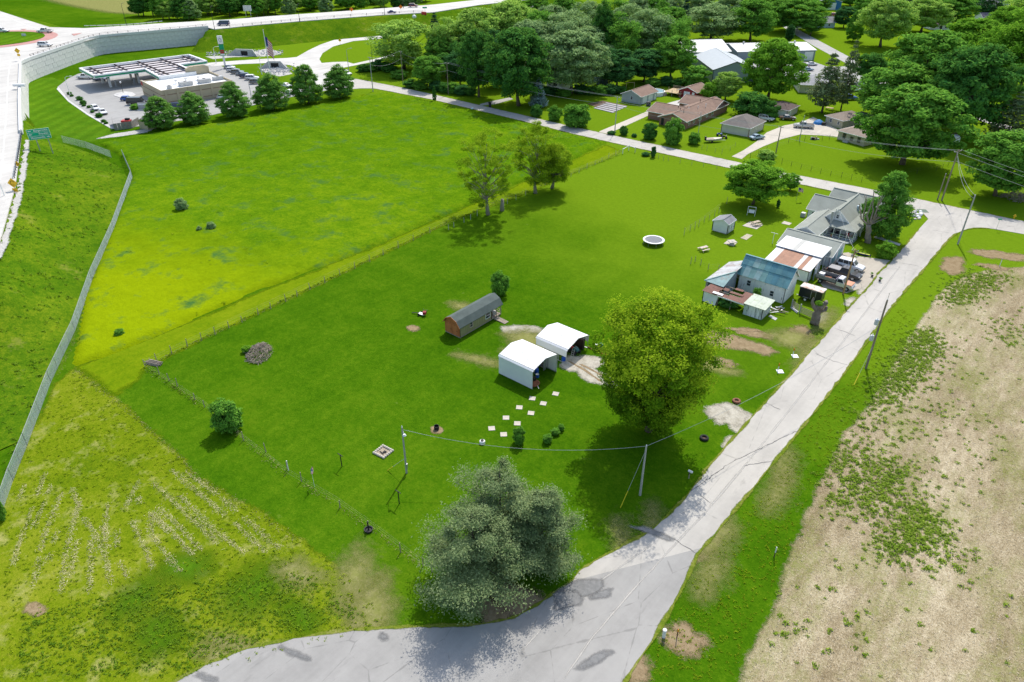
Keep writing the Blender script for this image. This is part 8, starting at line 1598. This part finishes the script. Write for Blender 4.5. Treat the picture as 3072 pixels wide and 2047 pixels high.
for x, y in ((0,0),(8.4,0),(8.4,10.4)): MB().cbox(x,y,0,0.18,0.18,2.5).build('corner_trim', M_BROWN, wg)
og = thing('brown_roofed_garage', 'low white garage with a dark brown hip roof behind the old brown car', 'garage', (-86.6, 228.0, 0)); hip(og, 0, 7.6, 0, 8.0, 2.3, 3.9, 'x', M_CREAM, shingle('dark_brown_shingle',(0.12,0.085,0.075)), 0.4); garage_door(og,(5.6,0,0),'-y',2.6,1.9,M_WHITE); door(og,(7.6,2,0),'+x',0.9,1.9)
rn = thing('tan_bungalow', 'tan brick bungalow with a hip roof facing the bright lawn', 'house', at(2511,418), math.radians(-17)); M_TANB = mat('tan_brick',(0.47,0.42,0.31),0.85,0.12,1.0,fine=12); hip(rn, 0, 8.4, 0, 15, 2.5, 4.0, 'y', M_TANB, M_SH_TAN, 0.5)
for x, h_ in ((2.0,1.5),(4.4,1.0),(6.6,1.4)): win(rn,(x,0,0.7),'-y',0.85,h_,M_BROWN)
door(rn,(3.2,0,0.2),'-y',0.9,2.0,M_TANB); MB().box(2.4,-1.0,0,4.0,-0.02,0.25).build('step', M_CONCG, rn); win(rn,(8.4,3,0.9),'+x',1.2,1.1,M_BROWN)
for x, y in ((3.0,6.5),(4.8,8.0)): MB().cyl(x,y,3.0,4.3,0.14,n=8).build('vent_pipe', M_WHITE, rn)
rn2 = thing('tan_annex', 'smaller tan building with a hip roof behind the tan bungalow', 'house', at(2474,372), math.radians(-25)); hip(rn2, 0, 6.6, 0, 9.5, 2.5, 4.1, 'y', M_TANB, M_SH_TAN, 0.45); win(rn2,(2.0,0,1.1),'-y',0.8,0.9); win(rn2,(5.0,0,1.0),'-y',0.7,0.9)
rn3 = thing('brown_lean_to', 'dark shingled lean-to joining the two tan buildings', 'shed', at(2535,374), math.radians(-25)); wall_poly('wall',[(0,0,0),(6,0,0),(6,0,2.3),(0,0,2.3)],(0,-1,0),M_TANB,rn3); MB().slab([(-0.2,-0.4,2.4),(6.4,-0.4,2.4),(6.4,6,3.3),(-0.2,6,3.3)],0.1).build('roof_slope', M_SH_DARK, rn3); MB().slab([(-1.2,-1.6,2.25),(1.2,-1.6,2.25),(1.2,-0.42,2.35),(-1.2,-0.42,2.35)],0.08).build('awning', mat('orange_awning',(0.55,0.30,0.15),0.7), rn3)
# metal buildings: their own street grid
M_MWALL = stripes_mat('grey_metal_siding',(0.26,0.30,0.34),'X',0.4,0.5,0.5,0.05); M_MWALLY = stripes_mat('grey_metal_siding_side',(0.26,0.30,0.34),'Y',0.4,0.5,0.5,0.05); M_MROOF = stripes_mat('grey_metal_roof',(0.40,0.44,0.46),'X',0.5,0.4,0.5,0.05); M_MROOFW = stripes_mat('white_metal_roof',(0.58,0.58,0.58),'X',0.5,0.3,0.55,0.05); M_MBASE = mat('dark_base_band',(0.06,0.08,0.10),0.6)
m1 = thing('grey_metal_building', 'tall grey metal building with a pale blue-grey gable roof', 'warehouse', (-120, 258.7, 0), math.radians(42)); gable(m1, 0, 16.6, 0, 28.5, 4.6, 7.4, 'y', M_MWALLY, M_MROOF, 0.25, gm=M_MWALL, trim=M_MBASE); MB().box(-0.05,-0.06,0,16.65,-0.01,1.2).build('base_band', M_MBASE, m1); [MB().cbox(x,0,0,0.2,0.2,4.6).build('corner_trim', M_MBASE, m1) for x in (0,16.6)]
m2 = thing('white_roofed_metal_building', 'grey metal building with a broad white roof behind the tall grey one', 'warehouse', (-145, 283.6, 0), math.radians(47)); gable(m2, 0, 19.5, 0, 24, 4.6, 7.4, 'x', M_MWALL, M_MROOFW, 0.3, gm=M_MWALLY, trim=M_TRIM)
m3 = thing('long_metal_building', 'long low grey metal building with a white roof and a white roller door', 'warehouse', (-130.2, 301.7, 0), math.radians(47)); gable(m3, 0, 34.2, 0, 20, 4.1, 5.6, 'x', M_MWALL, M_MROOFW, 0.3, gm=M_MWALLY, trim=M_TRIM)
for x in (31.5,18,24): garage_door(m3,(x,0,0),'-y',3.6,3.4,M_WHITE)
for x in (6,29): MB().lathe([(0.3,5.6),(0.3,6.2),(0.5,6.3),(0.1,6.6)],10,(x,9.5)).build('roof_vent', M_STEEL, m3)
m4 = thing('low_office_building', 'low pale building with a grey roof and a row of small windows', 'office', at(2372,246), math.radians(-60)); hip(m4,0,18,0,11,2.8,3.8,'x',M_CREAM,M_SH_GREY,0.5)
for k in range(6): win(m4,(2.2+k*2.7,0,1.0),'-y',0.9,1.0)
fb = thing('blue_workshop', 'blue workshop with a big white door on the far edge', 'workshop', at(2478,30), math.radians(42)); M_BLW = mat('blue_cladding',(0.03,0.16,0.40),0.5); gable(fb,-4,9,0,16,4.6,6.2,'y',M_BLW,M_MROOF,0.3); garage_door(fb,(2.5,0,0),'-y',6.2,3.8)
pb = thing('pale_blue_house', 'pale blue cottage beside the far side street', 'house', at(2452,84), math.radians(40)); M_PB = mat('pale_blue_siding',(0.45,0.56,0.62),0.7); gable(pb,0,9,0,9,2.6,5.0,'x',M_PB,M_SH_GREY,0.4); gable(pb,-3.5,0,1,7,2.4,4.0,'y',M_WHITE,M_SH_GREY,0.3); win(pb,(3,0,0.9),'-y',0.9,1.1); win(pb,(6,0,0.9),'-y',0.9,1.1)
def house(lb, px, py, rz, L_, D_, e, r_, wm, rm, name='house', ax='x', h=0): 
    q = thing(name, lb, 'house', at(px,py), math.radians(rz)); gable(q,0,L_,0,D_,e,r_,ax,wm,rm,0.4)
    for k in range(int(L_/3)): win(q,(1.6+k*3,0,0.9),'-y',0.9,1.1)
    door(q,(L_*0.5+0.2,0,0),'-y',0.9,2.0,M_DARK); return q
house('far white house with a purple-brown roof between the crowns',2792,90,40,10,8,2.6,4.6,M_WHITE,shingle('purple_shingle',(0.16,0.10,0.11))); house('far white shed-like house with a grey-purple roof',2945,70,40,9,8,2.8,4.8,M_WHITE,shingle('grey_purple_shingle',(0.15,0.13,0.16))); house('white gabled house at the top right corner',2945,27,40,9,8,2.8,5.0,M_WHITE,M_SH_GREY); house('second white gabled house at the top right corner',2995,27,40,6,8,2.8,5.2,M_WHITE,M_SH_GREY,ax='y')
house('house with a dark grey roof hidden among the wood trees',1325,185,20,14,10,2.8,5.0,M_LGREY,M_SH_GREY); house('low grey house behind the very dark spruce',2040,48,30,12,8,2.6,4.2,M_WHITE,M_SH_DARK); house('white house left of the far spruce',2068,38,10,9,8,2.6,4.6,M_WHITE,M_SH_GREY); house('small white house half hidden behind the huge dark tree',1640,262,-5,7,6,2.5,4.0,M_WHITE,M_SH_GREY); house('brown-roofed far house beside the light green crown',2690,62,40,9,8,2.6,4.4,M_TAN,M_SH_BROWN)
house('white house among the trees above the service road',1660,92,15,12,9,2.8,4.8,M_WHITE,M_SH_GREY); house('pale house behind the pale olive treetop',1770,80,15,11,9,2.8,4.6,M_WHITE,M_SH_DARK); house('pale house on the far lane at the upper edge',1925,30,20,12,9,2.8,4.8,M_CREAM,M_SH_GREY)
fc = thing('far_fuel_canopy', 'small distant fuel canopy with a white fascia beyond the wood', 'canopy', at(1600,52), math.radians(30))
for x, y in ((-7,-5),(7,-5),(7,5),(-7,5)): MB().cbox(x*0.8,y*0.7,0,0.5,0.5,4.6).build('column', M_TRIM, fc)
MB().box(-8,-6,4.6,8,6,5.6).build('roof', M_TRIM, fc); MB().box(-7.6,-5.6,5.61,7.6,5.6,5.66).build('roof_deck', M_GREYMETAL, fc)
q = thing('red_price_sign', 'small red sign in front of the distant fuel canopy', 'sign', at(1607,52)); MB().box(-1,-0.15,0.8,1,0.15,3.2).build('panel', M_RED, q); MB().cyl(0,0,0,0.8,0.15).build('post', M_STEEL, q)
# boat, ATV, bins and other yard things
bt = thing('boat_trailer', 'small white boat on a trailer beside the cream garage', 'boat', at(2140,426), math.radians(50)); MB().loft([[(x,-w,0.6+0.5*k),(x,-w*0.6,0.4),(x,w*0.6,0.4),(x,w,0.6+0.5*k)] for x,w,k in ((-2.4,0.85,0.75),(0,0.9,0.8),(1.5,0.6,0.9),(2.5,0.05,1.1))]).build('hull', mat('boat_cream',(0.60,0.55,0.46),0.4), bt); MB().box(-2.2,-0.7,0.95,0.8,0.7,1.0).build('cockpit', mat('boat_interior',(0.36,0.30,0.24),0.8), bt); MB().cbox(-2.5,0,0.6,0.4,0.5,1.0).build('outboard', M_DARK, bt); [MB().tube([(-0.8,s*0.9-0.1,0.3),(-0.8,s*0.9+0.1,0.3)],[0.3,0.3],12).build('wheel', M_TYRE, bt) for s in (-1,1)]; MB().bar((0,0,0.35),(3.6,0,0.35),0.1,0.1).build('tongue', M_STEEL, bt)
for lb, x, y, m in (('dark quad bike beside the boat trailer',2172,416,M_BLACK),('blue dirt bike leaning between the boat and the cream garage',2158,408,PAINT['blue'])):
    q = thing('quad_bike', lb, 'quad bike', at(x,y), 0.6); MB().box(-0.7,-0.3,0.45,0.7,0.3,0.75).build('body', m, q, bevel=0.06); MB().box(-0.5,-0.2,0.75,0.1,0.2,0.9).build('seat', M_DARK, q); MB().bar((0.5,-0.4,1.05),(0.5,0.4,1.05),0.04,0.04).build('handlebar', M_STEEL, q); [MB().tube([(sx*0.6,sy*0.42-0.12,0.28),(sx*0.6,sy*0.42+0.12,0.28)],[0.28,0.28],12).build('wheel', M_TYRE, q) for sx in (-1,1) for sy in (-1,1)]
q = thing('wheelie_bin', 'black wheeled bin standing beside the far street', 'bin', at(1470,322), 0.7); MB().loft([[(-0.4,-0.4,0),(0.4,-0.4,0),(0.4,0.4,0),(-0.4,0.4,0)],[(-0.5,-0.55,1.5),(0.5,-0.55,1.5),(0.5,0.55,1.5),(-0.5,0.55,1.5)]]).build('body', M_BLACK, q); MB().box(-0.55,-0.6,1.5,0.55,0.6,1.6).build('lid', M_BLACK, q)
q = thing('wheelie_bin', 'dark bins beside the brick house drive', 'bin', at(1945,318), 0.4); MB().box(-0.7,-0.4,0,0.7,0.4,1.2).build('body', M_BLACK, q); MB().box(-0.75,-0.45,1.2,0.75,0.45,1.28).build('lid', M_BLACK, q)
q = thing('blue_tarp_pile', 'blue tarpaulin heap beside the tan annex', 'tarpaulin', at(2455,372)); MB().lathe([(1.6,0),(1.3,0.7),(0.5,1.2),(0.1,1.25)],9).build('tarp', mat('blue_tarp',(0.03,0.20,0.50),0.5), q); MB().cbox(1.8,-0.6,0,1.2,0.9,0.9,0.3).build('bin', M_BLACK, q)
q = thing('junk_heap', 'jumbled heap of parts beside the dark post fence', 'junk heap', at(2443,419)); [MB().cbox(random.uniform(-1,1),random.uniform(-.6,.6),0,random.uniform(.3,.8),random.uniform(.3,.8),random.uniform(.2,.7),random.random()).build('scrap', random.choice([M_DARK,M_WOOD,M_GREYMETAL]), q) for _ in range(8)]
q = thing('garden_table', 'tan table and tarp under the layered dark pine', 'table', at(2488,330)); MB().box(-1.2,-0.7,0.6,1.2,0.7,0.7).build('top', M_DECK, q); [MB().cbox(sx,sy,0,0.1,0.1,0.6).build('leg', M_WOOD, q) for sx in (-1,1) for sy in (-.55,.55)]
q = thing('camper', 'white camper glimpsed behind the big round maple', 'camper', at(2840,436), math.radians(40)); MB().box(-2.6,-1.1,0.5,2.6,1.1,2.7).build('body', M_WHITE, q, bevel=0.1); MB().box(-1.5,-1.12,1.4,0.5,-1.103,2.0).build('window', M_GLASS, q); MB().box(-2.0,-1.13,0.7,0,-1.104,1.1).build('stripe', M_RED, q)
q = thing('brush_heap', 'heap of cut branches at the right edge below the wide tree', 'brush pile', at(3048,596)); mb = MB()
for k in range(160):
    t_ = random.uniform(0,2*PI); r = math.sqrt(random.random()); x, y = r*math.cos(t_)*3.0, r*math.sin(t_)*2.4; z = (1-r*r)*2.2*random.uniform(0.2,1); th = random.uniform(0,PI); l = random.uniform(0.8,2.2); mb.tube([(x-math.cos(th)*l/2,y-math.sin(th)*l/2,z*0.7),(x,y,z+0.1),(x+math.cos(th)*l/2,y+math.sin(th)*l/2,z*0.8)],[0.06,0.05,0.02],4,False)
tag(mb.build('branches', mat('cut_branches',(0.27,0.22,0.18),0.9,0.3), q), kind='stuff')
q = thing('trash_bag', 'pale plastic bag lying on the far street verge', 'bag', at(1417,328)); MB().lathe([(0.4,0),(0.55,0.2),(0.3,0.45),(0.05,0.5)],8).build('bag', mat('pale_bag',(0.55,0.70,0.68),0.4), q); MB().cyl(0,0,0.5,0.6,0.06,n=6).build('knot', M_WHITE, q)

# ================================================================== SMALL VEGETATION
def scatter(name, pts, hh, ww, n, m, seed=0, up=0.6, kind='stuff', asp=0.5):
    """many small plants in one mesh: n leaf blades each"""
    rng = np.random.default_rng(seed); P = np.repeat(np.array(pts, float), n, 0); N_ = len(P); S = np.repeat(rng.uniform(0.6,1.3,len(pts)), n)
    d = rnd_dir(N_, rng); d[:,2] = np.abs(d[:,2]); off = d*rng.random(N_)[:,None]**0.5*np.array([ww,ww,hh])*S[:,None]; C = P+off+np.array([0,0,0.03])
    nn = d+np.array([0,0,up])+rnd_dir(N_, rng)*0.6; nn /= np.linalg.norm(nn,axis=1)[:,None]; U, V = leaf_axes(nn, ww*0.42*S*rng.uniform(0.6,1.2,N_), rng, asp)
    o = new_obj(name, quads_mesh(name, C, U, V, m)); return tag(o, kind=kind)
def in_px(poly, n, seed=0):
    rng = np.random.default_rng(seed); P = W(poly); xs = [p[0] for p in P]; ys = [p[1] for p in P]; out = []
    while len(out) < n:
        Q = np.stack([rng.uniform(min(xs),max(xs),n*3), rng.uniform(min(ys),max(ys),n*3)],-1); s,_ = poly_dist(Q, P); Q = Q[s > 0]; out += [(q[0],q[1],0.0) for q in Q]
    return out[:n]
zf = lambda x, y: (2300+x/3.0155, 780+y/3.0155)
zg = lambda x, y: (2300+x/2.098, 1300+y/2.098)
PATCH = [([zf(*p) for p in ((1600,300),(1750,200),(1850,130),(2000,120),(2100,160),(1950,260),(1900,350),(1700,400),(1600,400))],620),([zf(*p) for p in ((1400,640),(1520,680),(1540,820),(1400,1000),(1250,1150),(1100,1250),(950,1400),(880,1560),(830,1560),(950,1330),(1150,1000),(1280,780))],1150),([zg(*p) for p in ((470,120),(560,60),(640,130),(840,180),(850,260),(820,430),(700,470),(560,540),(430,470),(410,280))],620),([zg(*p) for p in ((860,440),(980,430),(1060,520),(1080,700),(960,760),(860,800),(720,770),(740,660),(830,560))],520),([zg(*p) for p in ((1040,780),(1180,720),(1340,760),(1280,880),(1100,900))],40),([zg(*p) for p in ((530,1060),(570,1100),(600,1280),(540,1280))],12),([zg(*p) for p in ((80,1160),(140,1150),(150,1200),(100,1250))],12),([zf(*p) for p in ((2100,560),(2240,520),(2280,640),(2180,780),(2080,760))],70),([(2940,800),(3072,815),(3072,860),(2960,870)],60),([(2690,1180),(2900,1180),(2980,1500),(2500,1500),(2540,1340)],170),([(2420,1600),(2900,1560),(3050,2000),(2350,2000)],70),([(2780,950),(3072,900),(3072,1400),(2700,1300)],110),([(2600,1150),(2720,1100),(2760,1300),(2560,1350)],90)]
wp = []
for k, (pl_, n) in enumerate(PATCH): wp += [(a+random.gauss(0,1.3), b+random.gauss(0,1.3), 0.0) for a, b, _ in in_px(pl_, n, k+40)]
M_WEED = leaf_mat('weed_leaf', (0.150,0.260,0.025), (0.300,0.420,0.050), 0.4, 0.3)
scatter('field_weeds', wp, 0.26, 0.34, 13, M_WEED, 3)
M_TUFT = leaf_mat('coarse_tuft', (0.085,0.190,0.014), (0.190,0.310,0.022), 0.35, 0.2); M_TUFTY = leaf_mat('bright_tuft', (0.140,0.250,0.010), (0.300,0.390,0.018), 0.4, 0.1)
tp_ = in_px(MEADOW, 2600, 9); scatter('meadow_tufts', [(a,b,0.22) for a,b,_ in tp_], 0.28, 0.42, 9, M_TUFTY, 4)
dk_ = in_px([(340,470),(700,380),(1100,300),(1780,430),(1500,560),(1000,760),(420,1000),(300,900)], 160, 10); scatter('meadow_thistles', [(a,b,0.22) for a,b,_ in dk_], 0.32, 0.42, 14, M_TUFT, 5)
vg = in_px([(1230,292),(1560,372),(1810,425),(1770,448),(1600,430),(1400,360),(1200,318)], 900, 11); scatter('verge_weeds', [(a,b,0.15) for a,b,_ in vg], 0.5, 0.5, 11, M_TUFT, 6)
hl = in_px(HAYLOT[:12]+[(520,2040),(0,2040),(10,1560),(110,1300)], 2200, 12); scatter('lot_tufts', hl, 0.14, 0.22, 8, M_TUFTY, 7)
hk = in_px([(420,1760),(900,1720),(1100,1850),(760,1930),(560,2030),(60,2030),(60,1850)], 1500, 13); scatter('lot_weeds', hk, 0.16, 0.24, 8, M_TUFT, 8)
bk2 = in_px([(120,480),(280,440),(370,500),(300,690),(230,880),(120,1150),(10,1440),(0,760),(60,560)], 900, 14)
bz = []
for (a,b,_), z_ in zip(bk2, bank(np.array([(a,b) for a,b,_ in bk2]))): bz.append((a, b, max(0.0, z_)+0.02))
scatter('bank_tufts', bz, 0.2, 0.42, 9, M_TUFT, 9)
vr = in_px([(2700,920),(2560,1120),(2430,1285),(2250,1515),(2110,1690),(1985,1920),(1930,2040),(2190,2040),(2300,1800),(2400,1540),(2530,1290),(2750,960)], 1500, 15); scatter('verge_grass', vr, 0.10, 0.18, 7, M_TUFTY, 10)
ff = []
for a, b, n in (((433,1100),(640,1245),60),((640,1245),(735,1325),14),((300,1065),(226,1094),20),((433,1100),(1345,665),120),((1345,665),(1860,465),110)):
    for k in range(n): u = random.random(); p = at(a[0]+(b[0]-a[0])*u, a[1]+(b[1]-a[1])*u); ff.append((p[0]+random.uniform(-.3,.3), p[1]+random.uniform(-.3,.3), 0))
scatter('fence_line_grass', ff, 0.22, 0.26, 8, M_TUFT, 11)


# cut hay in thin ragged rows, dry grass under the fences, straw left on the field
M_STRAW = leaf_mat('straw', (0.40,0.38,0.16), (0.66,0.62,0.34), 0.2, 0.4); M_DRYG = leaf_mat('dry_fence_grass', (0.17,0.20,0.05), (0.36,0.34,0.14), 0.2, 0.4); M_RESID = leaf_mat('crop_residue_straw', (0.36,0.29,0.19), (0.62,0.54,0.40), 0.1, 0.2)
def row_pts(rows, per_m, sig):
    out = []
    for P in rows:
        for i in range(len(P)-1):
            a, b = Vector(P[i]), Vector(P[i+1]); L_ = (b-a).length
            for k in range(int(L_*per_m)): p = a.lerp(b, random.random()); w = sig*(0.5+vnoise([p.x],[p.y],1.5)[0]); out.append((p.x+random.gauss(0,w), p.y+random.gauss(0,w), 0.0)) if vnoise([p.x+9],[p.y],2.2)[0] > 0.22 else None
    return out
scatter('cut_hay_rows', row_pts([W([(x/1.961, 1400+y/1.961) for x, y in r]) for r in HROWS], 60, 0.16), 0.08, 0.32, 1, M_STRAW, 21, asp=0.2)
scatter('dry_fence_grass', row_pts([W(p) for p in ([(226,1110),(300,1170),(421,1263),(517,1352),(610,1445),(760,1535),(900,1632)],[(640,1240),(540,1170),(440,1105)],[(860,1424),(760,1345),(700,1295)],[(1265,1698),(1130,1598),(1060,1550),(900,1445)],[(275,850),(250,930),(215,1040),(160,1150)],[(433,1100),(700,975),(1000,834),(1345,668)])], 16, 0.22), 0.12, 0.28, 1, M_DRYG, 22, asp=0.3)
scatter('crop_residue', in_px([(2880,850),(3072,810),(3150,1200),(3150,2100),(2200,2100),(2300,1880),(2400,1600),(2540,1310),(2700,1080),(2790,930)], 26000, 30), 0.05, 0.34, 1, M_RESID, 23, asp=0.16)
